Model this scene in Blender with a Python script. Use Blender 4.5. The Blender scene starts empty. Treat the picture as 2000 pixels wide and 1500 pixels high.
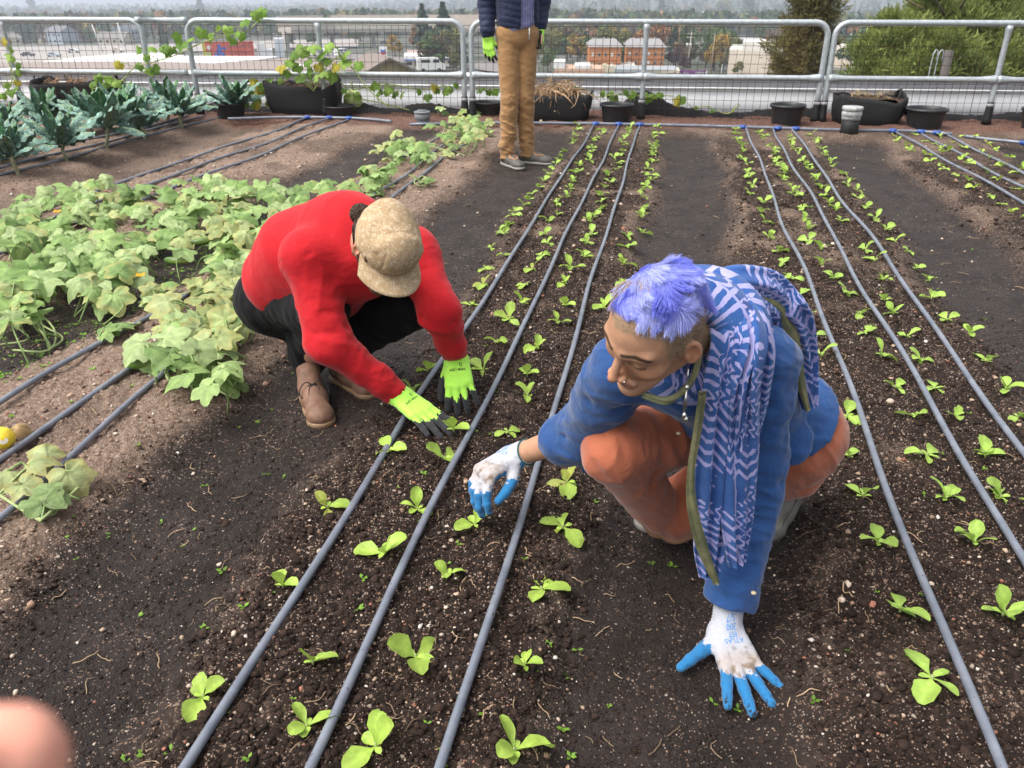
import bpy, math, random
import numpy as np
from mathutils import Vector, Matrix, Euler
random.seed(7); RNG=np.random.default_rng(7)
SC=bpy.context.scene; COL=SC.collection
# ------------------------------------------------------------------ camera geometry
F=1600.;CX=1000.;CY=750.;PT=math.radians(26.2);CZ=1.33
cR=np.array([1,0,0.]);cU=np.array([0,math.sin(PT),math.cos(PT)]);cB=np.array([0,-math.cos(PT),math.sin(PT)]);cC=np.array([0,0,CZ])
def ray(px,py): return cR*(px-CX)/F+cU*(CY-py)/F-cB
def P(px,py,z=0.):
    r=ray(px,py); return cC+r*((z-CZ)/r[2])
def PY(px,py,y):
    r=ray(px,py); return cC+r*(y/r[1])
def PD(px,py,d): return cC+ray(px,py)*d
TH=math.radians(10.9)
RN=np.array([math.cos(TH),-math.sin(TH),0]); RV=np.array([math.sin(TH),math.cos(TH),0])
def UV(u,v,z=0.): return RN*u+RV*v+np.array([0,0,z])
cam=bpy.data.cameras.new("camera"); camo=bpy.data.objects.new("camera",cam); COL.objects.link(camo)
cam.sensor_width=36; cam.lens=36*F/2000; cam.clip_start=.01; cam.clip_end=9000
camo.location=(0,0,CZ); camo.rotation_euler=(math.radians(90)-PT,0,0); SC.camera=camo
cam.dof.use_dof=True; cam.dof.focus_distance=2.0; cam.dof.aperture_fstop=14
# ------------------------------------------------------------------ noise
def _h(ix,iy,iz):
    n=(ix*374761393+iy*668265263+iz*2147483647+1013904223).astype(np.int64)
    n=(n^(n>>13))*1274126177; n=n^(n>>16)
    return (n&0xffff).astype(np.float32)/65535.
def vn(p,s=1.,off=0):
    p=np.asarray(p,np.float32)*s+off; i=np.floor(p).astype(np.int64); f=p-i; f=f*f*(3-2*f); r=0
    for dx in (0,1):
        for dy in (0,1):
            for dz in (0,1):
                w=(f[:,0] if dx else 1-f[:,0])*(f[:,1] if dy else 1-f[:,1])*(f[:,2] if dz else 1-f[:,2])
                r=r+w*_h(i[:,0]+dx,i[:,1]+dy,i[:,2]+dz)
    return r*2-1
def fbm(p,s=1.,o=4,g=.5,off=0):
    a=1.;t=0
    for k in range(o): t=t+a*vn(p,s*2.03**k,off+17.3*k); a*=g
    return t
def sst(a,b,x): t=np.clip((x-a)/(b-a),0,1); return t*t*(3-2*t)
# ------------------------------------------------------------------ materials
MATS={}
class NB:
    def __init__(s,name):
        s.m=bpy.data.materials.new(name); s.m.use_nodes=True; s.t=s.m.node_tree; s.n=s.t.nodes; s.l=s.t.links
        s.b=s.n["Principled BSDF"]; s.out=s.n["Material Output"]; MATS[name]=s.m
    def add(s,t,**kw):
        n=s.n.new(t)
        for k,v in kw.items():
            if hasattr(n,k) and not k[0].isupper(): setattr(n,k,v)
            else: n.inputs[k.replace('_',' ')].default_value=v
        return n
    def set(s,i,v):
        if i in s.b.inputs: s.b.inputs[i].default_value=v
    def link(s,a,b): s.l.new(a,b)
    def coord(s,kind='Object'):
        return s.add('ShaderNodeTexCoord').outputs[kind]
    def noise(s,co,scale,detail=4,rough=.55,dist=0):
        n=s.add('ShaderNodeTexNoise'); n.inputs['Scale'].default_value=scale; n.inputs['Detail'].default_value=detail
        n.inputs['Roughness'].default_value=rough; n.inputs['Distortion'].default_value=dist; s.link(co,n.inputs['Vector']); return n.outputs['Fac']
    def vor(s,co,scale,feat='F1'):
        n=s.add('ShaderNodeTexVoronoi',feature=feat); n.inputs['Scale'].default_value=scale; s.link(co,n.inputs['Vector']); return n
    def ramp(s,fac,*st):
        r=s.add('ShaderNodeValToRGB'); e=r.color_ramp.elements
        while len(e)<len(st): e.new(.5)
        for el,(p,c) in zip(e,st):
            el.position=p; el.color=(*c,1) if hasattr(c,'__len__') else (c,c,c,1)
        s.link(fac,r.inputs['Fac']); return r.outputs['Color']
    def mix(s,f,a,b,mode='MIX'):
        m=s.add('ShaderNodeMix',data_type='RGBA',blend_type=mode)
        for sock,v in ((m.inputs[0],f),(m.inputs[6],a),(m.inputs[7],b)):
            if hasattr(v,'is_linked') or hasattr(v,'links'): s.link(v,sock)
            elif hasattr(v,'__len__'): sock.default_value=(*v,1) if len(v)==3 else v
            else: sock.default_value=v
        return m.outputs[2]
    def math(s,op,a,b=0.):
        m=s.add('ShaderNodeMath',operation=op)
        for i,v in enumerate((a,b)):
            if hasattr(v,'links'): s.link(v,m.inputs[i])
            else: m.inputs[i].default_value=v
        return m.outputs[0]
    def attr(s,name): return s.add('ShaderNodeAttribute',attribute_name=name)
    def bump(s,h,st=.4,d=.01,prev=None):
        b=s.add('ShaderNodeBump'); b.inputs['Strength'].default_value=st; b.inputs['Distance'].default_value=d; s.link(h,b.inputs['Height'])
        if prev is not None: s.link(prev,b.inputs['Normal'])
        s.link(b.outputs[0],s.b.inputs['Normal']); return b.outputs[0]
    def color(s,c): s.link(c,s.b.inputs['Base Color'])
def pmat(name,c1,c2=None,scale=8,rough=.7,bump=0,bscale=80,bd=.004,metal=0,spec=.3,detail=5,lo=.35,hi=.65,sheen=0,coat=0):
    B=NB(name); co=B.coord(); B.set('Roughness',rough); B.set('Metallic',metal); B.set('Specular IOR Level',spec)
    if sheen: B.set('Sheen Weight',sheen); B.set('Sheen Roughness',.5)
    if coat: B.set('Coat Weight',coat)
    if c2 is None: c2=tuple(x*.8 for x in c1)
    B.color(B.ramp(B.noise(co,scale,detail),(lo,c1),(hi,c2)))
    if bump: B.bump(B.noise(co,bscale,3),bump,bd)
    return B.m
def vmat(name,rough=.7,bump=0,bscale=120,bd=.002,spec=.3,trans=0,sheen=0,var=.12,vscale=30,sss=0):
    """colour from the mesh's own Col attribute with a little texture noise"""
    B=NB(name); co=B.coord(); a=B.attr('Col').outputs['Color']
    n=B.ramp(B.noise(co,vscale,4),(.3,1-var),(.7,1+var))
    c=B.mix(1.,a,n,'MULTIPLY'); B.color(c); B.set('Roughness',rough); B.set('Specular IOR Level',spec)
    if sheen: B.set('Sheen Weight',sheen)
    if sss: B.set('Subsurface Weight',sss); B.b.inputs['Subsurface Radius'].default_value=(1,.35,.2); B.set('Subsurface Scale',.006)
    if bump: B.bump(B.noise(co,bscale,3),bump,bd)
    if trans:
        t=B.add('ShaderNodeBsdfTranslucent'); B.link(c,t.inputs['Color']); m=B.add('ShaderNodeMixShader'); m.inputs[0].default_value=trans
        B.link(B.b.outputs[0],m.inputs[1]); B.link(t.outputs[0],m.inputs[2]); B.link(m.outputs[0],B.out.inputs['Surface'])
    return B.m
def srgb(*c): return tuple(((x/255+.055)/1.055)**2.4 if x>10 else x/255/12.92 for x in c)
# ------------------------------------------------------------------ mesh building
class MB:
    def __init__(s): s.v=[];s.f=[];s.c=[];s.n=0;s.uv=None
    def add(s,v,f,col=None):
        v=np.asarray(v,float).reshape(-1,3); s.v.append(v)
        for q in f: s.f.append([i+s.n for i in q])
        s.c.append(np.tile(np.array(col if col is not None else (.5,.5,.5),float),(len(v),1)) if np.ndim(col)<2 else np.asarray(col,float)); s.n+=len(v)
    def box(s,c,d,M=None,col=None,bev=0.):
        d=np.array(d)/2; c=np.array(c,float)
        if bev>0:
            v=[];b=min(bev,*(d*.9))
            for z in (-1,1):
                for (x,y,ix,iy) in ((-1,-1,0,1),(-1,-1,1,0),(1,-1,1,0),(1,-1,0,1),(1,1,0,1),(1,1,1,0),(-1,1,1,0),(-1,1,0,1)):
                    v.append((x*(d[0]-b*ix),y*(d[1]-b*iy),z*d[2]))
            v=np.array(v); f=[list(range(7,-1,-1)),list(range(8,16))]+[[i,(i+1)%8,8+(i+1)%8,8+i] for i in range(8)]
        else:
            v=np.array([(x*d[0],y*d[1],z*d[2]) for z in (-1,1) for y in (-1,1) for x in (-1,1)])
            f=[[0,2,3,1],[4,5,7,6],[0,1,5,4],[2,6,7,3],[0,4,6,2],[1,3,7,5]]
        if M is not None: v=v@np.asarray(M).T
        s.add(v+c,f,col); return s
    def tube(s,pts,r,n=8,cap=True,col=None,closed=False):
        pts=np.asarray(pts,float); m=len(pts); r=np.broadcast_to(np.asarray(r,float),(m,))
        T=np.gradient(pts,axis=0); T/=np.linalg.norm(T,axis=1)[:,None]+1e-12
        a=np.array([0,0,1.]) if abs(T[0][2])<.9 else np.array([1.,0,0]); N=np.cross(T[0],a); N/=np.linalg.norm(N); V=[]
        an=np.arange(n)*2*math.pi/n
        for i in range(m):
            N=N-T[i]*(N@T[i]); N/=np.linalg.norm(N)+1e-12; Bn=np.cross(T[i],N)
            V.append(pts[i]+r[i]*(np.cos(an)[:,None]*N+np.sin(an)[:,None]*Bn))
        f=[[i*n+j,i*n+(j+1)%n,(i+1)*n+(j+1)%n,(i+1)*n+j] for i in range(m-1) for j in range(n)]
        if cap: f+=[list(range(n-1,-1,-1)),list(range((m-1)*n,m*n))]
        s.add(np.concatenate(V),f,col); return s
    def lathe(s,prof,n=24,at=(0,0,0),col=None,cap=True):
        an=np.arange(n)*2*math.pi/n
        V=np.concatenate([np.stack([r*np.cos(an),r*np.sin(an),np.full(n,z)],1) for r,z in prof])+np.array(at)
        m=len(prof); f=[[i*n+j,i*n+(j+1)%n,(i+1)*n+(j+1)%n,(i+1)*n+j] for i in range(m-1) for j in range(n)]
        if cap: f+=[list(range(n-1,-1,-1)),list(range((m-1)*n,m*n))]
        s.add(V,f,col); return s
    def grid(s,V,nu,nv,col=None,wrap=False):
        """V indexed [i*nv+j]"""
        f=[[i*nv+j,(i+1)*nv+j,(i+1)*nv+(j+1)%nv,i*nv+(j+1)%nv] for i in range(nu-1) for j in range(nv if wrap else nv-1)]
        s.add(V,f,col); return s
    def mesh(s,name,mat,smooth=True):
        v=np.concatenate(s.v) if s.v else np.zeros((0,3)); return mk_mesh(name,v,s.f,mat,np.concatenate(s.c),smooth)
    def obj(s,name,mat,parent=None,smooth=True,loc=None):
        return link(name,s.mesh(name,mat,smooth),parent,loc)
def mk_mesh(name,v,f,mat,col=None,smooth=True):
    me=bpy.data.meshes.new(name); v=np.asarray(v,np.float32)
    if isinstance(f,np.ndarray):
        k=f.shape[1]; nf=len(f); li=f.reshape(-1).astype(np.int32); ls=np.arange(nf,dtype=np.int32)*k
    else:
        nf=len(f); ln=np.array([len(q) for q in f],np.int32); li=np.array([i for q in f for i in q],np.int32); ls=np.concatenate([[0],np.cumsum(ln)[:-1]]).astype(np.int32) if nf else np.zeros(0,np.int32)
    me.vertices.add(len(v)); me.vertices.foreach_set('co',v.reshape(-1))
    me.loops.add(len(li)); me.loops.foreach_set('vertex_index',li); me.polygons.add(nf); me.polygons.foreach_set('loop_start',ls)
    me.update(calc_edges=True)
    me.polygons.foreach_set('use_smooth',np.full(nf,bool(smooth)))
    if col is not None:
        a=me.color_attributes.new('Col','FLOAT_COLOR','POINT'); c=np.ones((len(v),4),np.float32); c[:,:3]=col; a.data.foreach_set('color',c.reshape(-1))
    ms=mat if isinstance(mat,(list,tuple)) else [mat]
    for m in ms:
        me.materials.append(MATS[m] if isinstance(m,str) else m)
    return me
def link(name,data,parent=None,loc=None):
    o=bpy.data.objects.new(name,data); COL.objects.link(o)
    if loc is not None: o.location=loc
    if parent is not None: o.parent=parent
    return o
def tag(o,label,cat,group=None,kind=None):
    if label: o['label']=label
    if cat: o['category']=cat
    if group: o['group']=group
    if kind: o['kind']=kind
    return o
def thing(name,label,cat,loc=(0,0,0),group=None,rz=0.):
    o=link(name,None,None,loc); o.rotation_euler=(0,0,rz); o.empty_display_size=.1
    return tag(o,label,cat,group)
def bez(pts,n=24):
    """Catmull-Rom through the points"""
    p=np.asarray(pts,float); p=np.vstack([2*p[0]-p[1],p,2*p[-1]-p[-2]]); out=[]
    m=len(p)-3; per=max(2,n//m)
    for i in range(m):
        t=np.linspace(0,1,per,endpoint=(i==m-1))[:,None]; a,b,c,d=p[i:i+4]
        out.append(.5*((2*b)+(c-a)*t+(2*a-5*b+4*c-d)*t*t+(3*b-a-3*c+d)*t**3))
    return np.concatenate(out)
def norm(a): a=np.asarray(a,float); return a/(np.linalg.norm(a)+1e-12)
ONES="first second third fourth fifth sixth seventh eighth ninth tenth eleventh twelfth thirteenth fourteenth fifteenth sixteenth seventeenth eighteenth nineteenth".split()
def ordw(i):
    if i<=19: return ONES[i-1]
    t={2:'twent',3:'thirt',4:'fort',5:'fift'}[i//10]; return t+'ieth' if i%10==0 else t+'y-'+ONES[i%10-1]
# ------------------------------------------------------------------ SDF modelling (sparse surface nets)
class SDF:
    def __init__(s): s.ops=[]
    def cone(s,a,b,ra,rb=None,k=.02,sub=False): s.ops.append(('c',np.array(a,float),np.array(b,float),ra,ra if rb is None else rb,k,sub)); return s
    def ell(s,c,r,M=None,k=.02,sub=False): s.ops.append(('e',np.array(c,float),np.array(r,float),np.eye(3) if M is None else np.asarray(M,float),0,k,sub)); return s
    def box(s,c,r,M=None,rd=.01,k=.02,sub=False): s.ops.append(('b',np.array(c,float),np.array(r,float),np.eye(3) if M is None else np.asarray(M,float),rd,k,sub)); return s
    def plane(s,c,n): s.ops.append(('p',np.array(c,float),norm(n),0,0,.004,True)); return s   # removes the side that n points to
    def chain(s,pts,rs,k=.02):
        for i in range(len(pts)-1): s.cone(pts[i],pts[i+1],rs[i],rs[i+1],k)
        return s
    @staticmethod
    def prim(o,p):
        t=o[0]
        if t=='c':
            a,b,ra,rb=o[1:5]; ba=b-a; L=ba@ba+1e-12; h=np.clip(((p-a)@ba)/L,0,1)
            q=p-a-h[...,None]*ba; return np.sqrt((q*q).sum(-1))-(ra+(rb-ra)*h)
        if t=='e':
            q=(p-o[1])@o[3]; r=o[2]; k0=np.sqrt(((q/r)**2).sum(-1)); k1=np.sqrt(((q/(r*r))**2).sum(-1))+1e-9; return k0*(k0-1)/k1
        if t=='b':
            q=np.abs((p-o[1])@o[3])-o[2]+o[4]; return np.sqrt((np.maximum(q,0)**2).sum(-1))+np.minimum(q.max(-1),0)-o[4]
        return -((p-o[1])@o[2])
    @staticmethod
    def comb(d,e,k,sub):
        if sub:
            e=-e; h=np.clip(.5-.5*(d-e)/k,0,1); return d+(e-d)*h+k*h*(1-h)
        h=np.clip(.5+.5*(d-e)/k,0,1); return d+(e-d)*h-k*h*(1-h)
    def ev(s,p):
        d=np.full(p.shape[:-1],9.,np.float32)
        for o in s.ops: d=s.comb(d,s.prim(o,p),o[5],o[6])
        return d
    def bounds(s):
        lo=np.full(3,9e9);hi=-lo
        for o in s.ops:
            if o[6]: continue
            if o[0]=='c': r=max(o[3],o[4]); lo=np.minimum(lo,np.minimum(o[1],o[2])-r); hi=np.maximum(hi,np.maximum(o[1],o[2])+r)
            else: r=np.linalg.norm(o[2]) if o[0]=='b' else o[2].max(); lo=np.minimum(lo,o[1]-r); hi=np.maximum(hi,o[1]+r)
        return lo-.03,hi+.03
    def mesh(s,h=.004):
        lo,hi=s.bounds(); n=8; bs=n*h; nb=np.ceil((hi-lo)/bs).astype(int)+1
        ii=np.stack(np.meshgrid(*[np.arange(k) for k in nb],indexing='ij'),-1).reshape(-1,3)
        cen=lo+(ii+.5)*bs; R=bs*.87
        d=s.ev(cen); kp=np.abs(d)<R*1.9+.004
        ii=ii[kp]; cen=cen[kp]; nB=len(ii)
        l=np.arange(n+1)*h; loc=np.stack(np.meshgrid(l,l,l,indexing='ij'),-1).reshape(-1,3)
        D=np.full((nB,(n+1)**3),9.,np.float32)
        for o in s.ops:
            e=s.prim(o,cen); m=np.abs(e)<R*1.3+o[5]*1.6+.01 if o[6] else e<R*1.3+o[5]*1.6+.01
            if o[0]=='p': m=e<R*1.3+.01
            if o[0]=='e' and not o[6]: m=e<R*2+o[5]*1.6+.01
            if o[6] and o[0]!='p': m=e<R*1.5+o[5]*1.6+.01
            if not m.any(): continue
            idx=np.nonzero(m)[0]
            for ch in np.array_split(idx,max(1,len(idx)//1500)):
                pts=((lo+ii[ch]*bs)[:,None,:]+loc[None]).astype(np.float32)
                D[ch]=s.comb(D[ch],s.prim(o,pts).astype(np.float32),o[5],o[6])
        D=D.reshape(nB,n+1,n+1,n+1)
        S=D<0; cnt=np.zeros((nB,n,n,n),np.int16); acc=np.zeros((nB,n,n,n,3),np.float32)
        for ax in range(3):
            oth=[a for a in range(3) if a!=ax]
            for b0 in (0,1):
                for b1 in (0,1):
                    sl0=[slice(None)]*4; sl1=[slice(None)]*4
                    sl0[ax+1]=slice(0,n); sl1[ax+1]=slice(1,n+1)
                    for a,bb in zip(oth,(b0,b1)): sl0[a+1]=slice(bb,n+bb); sl1[a+1]=slice(bb,n+bb)
                    d0=D[tuple(sl0)];d1=D[tuple(sl1)]; c=(d0<0)!=(d1<0); t=np.where(c,d0/(d0-d1+1e-20),0)
                    cnt+=c; acc[...,ax]+=t*c
                    for a,bb in zip(oth,(b0,b1)): acc[...,a]+=bb*c
        act=cnt>0; bi,x,y,z=np.nonzero(act)
        g=ii[bi]*n+np.stack([x,y,z],1); V=lo+(g+acc[act]/cnt[act][:,None])*h
        W=nb*n+2; key=(g[:,0]*W[1]+g[:,1])*W[2]+g[:,2]; od=np.argsort(key); ks=key[od]
        def find(gg):
            k=(gg[:,0]*W[1]+gg[:,1])*W[2]+gg[:,2]; j=np.clip(np.searchsorted(ks,k),0,len(ks)-1); return np.where(ks[j]==k,od[j],-1)
        Fs=[]
        for ax in range(3):
            a1,a2=(ax+1)%3,(ax+2)%3
            sl0=[slice(None)]+[slice(0,n)]*3; sl1=list(sl0); sl1[ax+1]=slice(1,n+1)
            s0=S[tuple(sl0)];s1=S[tuple(sl1)]; c=s0!=s1; bi,x,y,z=np.nonzero(c); gg=ii[bi]*n+np.stack([x,y,z],1); fl=s0[c]
            e1=np.zeros(3,int);e1[a1]=1;e2=np.zeros(3,int);e2[a2]=1
            q=np.stack([find(gg-e1-e2),find(gg-e2),find(gg),find(gg-e1)],1)
            ok=(q>=0).all(1); q=q[ok]; fl=fl[ok]; q[~fl]=q[~fl][:,::-1]; Fs.append(q)
        Fq=np.concatenate(Fs) if Fs else np.zeros((0,4),int)
        return V,Fq
def vnormals(V,Fq):
    n=np.cross(V[Fq[:,2]]-V[Fq[:,0]],V[Fq[:,3]]-V[Fq[:,1]]); N=np.zeros_like(V)
    for k in range(4): np.add.at(N,Fq[:,k],n)
    return N/(np.linalg.norm(N,axis=1)[:,None]+1e-12)
def lap(V,Fq,it=2,w=.5):
    for _ in range(it):
        A=np.zeros_like(V);c=np.zeros(len(V))
        for k in range(4):
            a=Fq[:,k]
            for b in (Fq[:,(k+1)%4],Fq[:,(k-1)%4]): np.add.at(A,a,V[b]); np.add.at(c,a,1)
        V=V+w*(A/np.maximum(c,1)[:,None]-V)
    return V
def segd(p,a,b):
    ba=np.asarray(b)-np.asarray(a); h=np.clip(((p-a)@ba)/(ba@ba+1e-12),0,1); return np.linalg.norm(p-a-h[:,None]*ba,axis=1)
def sdf_obj(name,S,h,mat,parent=None,col=None,disp=None,smooth_it=2,extra=None):
    V,Fq=S.mesh(h); V=lap(V,Fq,smooth_it)
    if disp is not None:
        N=vnormals(V,Fq); V=V+N*disp(V,N)[:,None]
    if extra is not None:
        for (V2,F2) in extra: Fq=np.vstack([Fq,F2+len(V)]); V=np.vstack([V,V2])
    N=vnormals(V,Fq)
    c=None if col is None else (col(V,N) if callable(col) else np.tile(np.array(col,float),(len(V),1)))
    return link(name,mk_mesh(name,V,Fq.astype(np.int32),mat,c),parent)
# ------------------------------------------------------------------ rooftop soil
PATHS=[(-1.2,.2,.055),(.14,.2,.06),(1.6,.21,.06),(3.05,.2,.06),(-2.58,.17,.05),(-4.35,.2,.05)]
def uv_of(x,y): return x*RN[0]+y*RN[1], x*RV[0]+y*RV[1]
def fenceY(px): return 9.7-.9*px/2000.
FA=PY(0,100,9.7); FB=PY(2000,100,8.8); FD=norm([FB[0]-FA[0],FB[1]-FA[1],0]); FNv=np.array([-FD[1],FD[0],0])   # along the fence, and away from us
def fence_s(x,y): return (x-FA[0])*FNv[0]+(y-FA[1])*FNv[1]
def pathness(x,y):
    u,v=uv_of(x,y); w=.07*np.sin(v*1.7+u)+.05*np.sin(v*3.9+1.3*u+2); p=0*u;h=0*u
    for c,hw,d in PATHS:
        a=1-sst(hw*.75,hw+.17,np.abs(u-c+w*.6)); p=np.maximum(p,a); h=h-d*a
    e=1-sst(8.25,8.6,v); return p*e,h*e
def HS(x,y):
    return pathness(np.asarray(x,float),np.asarray(y,float))[1]
def H1(x,y): return float(HS(np.array([x]),np.array([y]))[0])
def H2(x,y):
    x=np.array([float(x)]);y=np.array([float(y)]); p,h=pathness(x,y); q=np.stack([x,y,0*x],1); e=np.clip(4*p*(1-p),0,1)
    return float((h+(1-.58*p)*(.013*fbm(q,7,3)+.010*np.abs(fbm(q,26,3))+.0055*vn(q,85)+.003*vn(q,170))+e*.012*fbm(q,18,3))[0])
def PG(px,py,off=0.):
    z=0.
    for _ in range(3): p=P(px,py,z); z=H1(p[0],p[1])+off
    return P(px,py,z)
def build_soil():
    nr,na=800,940
    r=np.exp(np.linspace(math.log(.35),math.log(13.5),nr)); a=np.radians(np.linspace(-88,88,na))
    rr,aa=np.meshgrid(r,a,indexing='ij'); x=(rr*np.sin(aa)).ravel(); y=(rr*np.cos(aa)).ravel()
    p,h=pathness(x,y); q=np.stack([x,y,0*x],1); rough=1-.58*p
    u,v=uv_of(x,y)
    edge=np.clip(4*p*(1-p),0,1)
    z=h+rough*(.013*fbm(q,7,3)+.010*np.abs(fbm(q,26,3))+.0055*vn(q,85)+.003*vn(q,170))+edge*.012*fbm(q,18,3)
    dry=sst(-1.38,-1.62,u+.09*fbm(q,3,3))*.95
    dry=np.maximum(dry,.62*sst(.15,.7,edge*.9+.6*fbm(q,4,3,off=5))*(.35+.65*sst(2.5,5.5,v))); dry=np.maximum(dry,.5*sst(7.4,8.5,v+.4*fbm(q,3,3)))
    p=p*(1-.72*sst(-3.3,-3.9,u)); dry=dry*(1-.88*p)*(1-.55*sst(.1,.6,fbm(q,2.6,4,off=9))); fs=fence_s(x,y)
    red=sst(-.75,-.5,fs+.06*vn(q,6))
    F_=np.arange(nr*na).reshape(nr,na); quad=np.stack([F_[:-1,:-1],F_[:-1,1:],F_[1:,1:],F_[1:,:-1]],-1).reshape(-1,4)
    keep=(fs[quad].max(1)<.62); quad=quad[keep]
    B=NB('soil'); co=B.coord(); at=B.add('ShaderNodeSeparateColor'); B.link(B.attr('Col').outputs['Color'],at.inputs[0])
    n1=B.noise(co,55,6,.65); n2=B.noise(co,9,4); n3=B.noise(co,220,3,.6)
    dark=B.ramp(n1,(.3,(.011,.0062,.0044)),(.55,(.029,.0172,.0122)),(.75,(.070,.043,.030)))
    dryc=B.ramp(n1,(.28,(.10,.063,.045)),(.5,(.285,.20,.150)),(.72,(.50,.38,.30)))
    wet=B.mix(.55,B.ramp(B.noise(co,30,5),(.3,(.015,.0105,.0088)),(.7,(.046,.034,.029))),B.ramp(B.noise(co,4.5,5,.6),(.35,(.013,.0095,.0083)),(.65,(.054,.041,.037))))
    redc=B.ramp(n1,(.3,(.05,.022,.016)),(.6,(.16,.07,.05)),(.8,(.30,.17,.13)))
    c=B.mix(at.outputs[0],dark,dryc); c=B.mix(B.math('MULTIPLY',at.outputs[1],.85),c,wet); c=B.mix(at.outputs[2],c,redc)
    for sc,th,rad in ((62,.86,.30),(120,.80,.36),(210,.72,.40)):
        vo=B.vor(co,sc); sp=B.add('ShaderNodeSeparateColor'); B.link(vo.outputs['Color'],sp.inputs[0])
        thr=B.math('SUBTRACT',th,B.math('MULTIPLY',at.outputs[0],.32)); thr=B.math('ADD',thr,B.math('ADD',B.math('MULTIPLY',at.outputs[1],.17),B.math('MULTIPLY',B.math('SUBTRACT',B.noise(co,7,6,.7),.5),.75)))
        m=B.math('MULTIPLY',B.math('GREATER_THAN',sp.outputs[0],thr),B.math('LESS_THAN',vo.outputs['Distance'],rad))
        pc=B.ramp(sp.outputs[1],(0,(.17,.10,.07)),(.35,(.33,.235,.17)),(.6,(.26,.14,.095)),(1,(.55,.47,.39)))
        c=B.mix(B.math('MULTIPLY',m,.9),c,pc)
    B.color(c); B.link(B.ramp(at.outputs[1],(0,.92),(1,.58)),B.b.inputs['Roughness']); B.set('Specular IOR Level',.28)
    B.bump(B.math('ADD',B.math('ADD',n1,B.math('MULTIPLY',n3,.7)),B.math('MULTIPLY',B.noise(co,110,4,.6),.8)),.95,.009)
    o=link('soil_ground',mk_mesh('soil_ground',np.stack([x,y,z],1),quad.astype(np.int32),'soil',np.stack([dry,p,red],1))); tag(o,None,None,kind='structure')
    return o
def ico():
    t=(1+5**.5)/2; v=np.array([(-1,t,0),(1,t,0),(-1,-t,0),(1,-t,0),(0,-1,t),(0,1,t),(0,-1,-t),(0,1,-t),(t,0,-1),(t,0,1),(-t,0,-1),(-t,0,1)],float)
    f=np.array([(0,11,5),(0,5,1),(0,1,7),(0,7,10),(0,10,11),(1,5,9),(5,11,4),(11,10,2),(10,7,6),(7,1,8),(3,9,4),(3,4,2),(3,2,6),(3,6,8),(3,8,9),(4,9,5),(2,4,11),(6,2,10),(8,6,7),(9,8,1)])
    return v/np.linalg.norm(v[0]),f
def ico2():
    v,f=ico(); v=list(map(tuple,v)); c={};g=[]
    def mid(a,b):
        k=(min(a,b),max(a,b))
        if k not in c: m=np.array(v[a])+np.array(v[b]); v.append(tuple(m/np.linalg.norm(m))); c[k]=len(v)-1
        return c[k]
    for a,b,d in f:
        x,y,z=mid(a,b),mid(b,d),mid(d,a); g+=[(a,x,z),(b,y,x),(d,z,y),(x,y,z)]
    return np.array(v),np.array(g)
def scatter(name,n,rmin,rmax,size,colfn,mat,keepfn,flat=.75,sub=False,sink=.25):
    v0,f0=ico2() if sub else ico()
    r=np.exp(RNG.uniform(math.log(rmin),math.log(rmax),n)); a=np.radians(RNG.uniform(-41,41,n)); x=r*np.sin(a); y=r*np.cos(a)
    p,h=pathness(x,y); u,v=uv_of(x,y); k=keepfn(u,v,p)&(fence_s(x,y)<.2); x,y,p,h,u,v,r=[q[k] for q in (x,y,p,h,u,v,r)]; n=len(x)
    q=np.stack([x,y,0*x],1); z=h+(1-.58*p)*(.013*fbm(q,7,3)+.010*np.abs(fbm(q,26,3)))
    s=size(r,n); V=v0[None]*(1+RNG.uniform(-.42,.42,(n,len(v0),1)))*s[:,None,None]*np.stack([RNG.uniform(.75,1.3,n),RNG.uniform(.75,1.3,n),np.full(n,flat)],1)[:,None,:]
    th=RNG.uniform(0,6.28,n); c_,s_=np.cos(th)[:,None],np.sin(th)[:,None]
    X=V[...,0]*c_-V[...,1]*s_; Y=V[...,0]*s_+V[...,1]*c_; V=np.stack([X+x[:,None],Y+y[:,None],V[...,2]+(z+s*flat*sink)[:,None]],-1)
    Fx=(f0[None]+(np.arange(n)*len(v0))[:,None,None]).reshape(-1,3)
    C=np.repeat(colfn(u,v,p,n),len(v0),0)
    o=link(name,mk_mesh(name,V.reshape(-1,3),Fx.astype(np.int32),mat,C)); tag(o,None,None,kind='stuff'); return o
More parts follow.
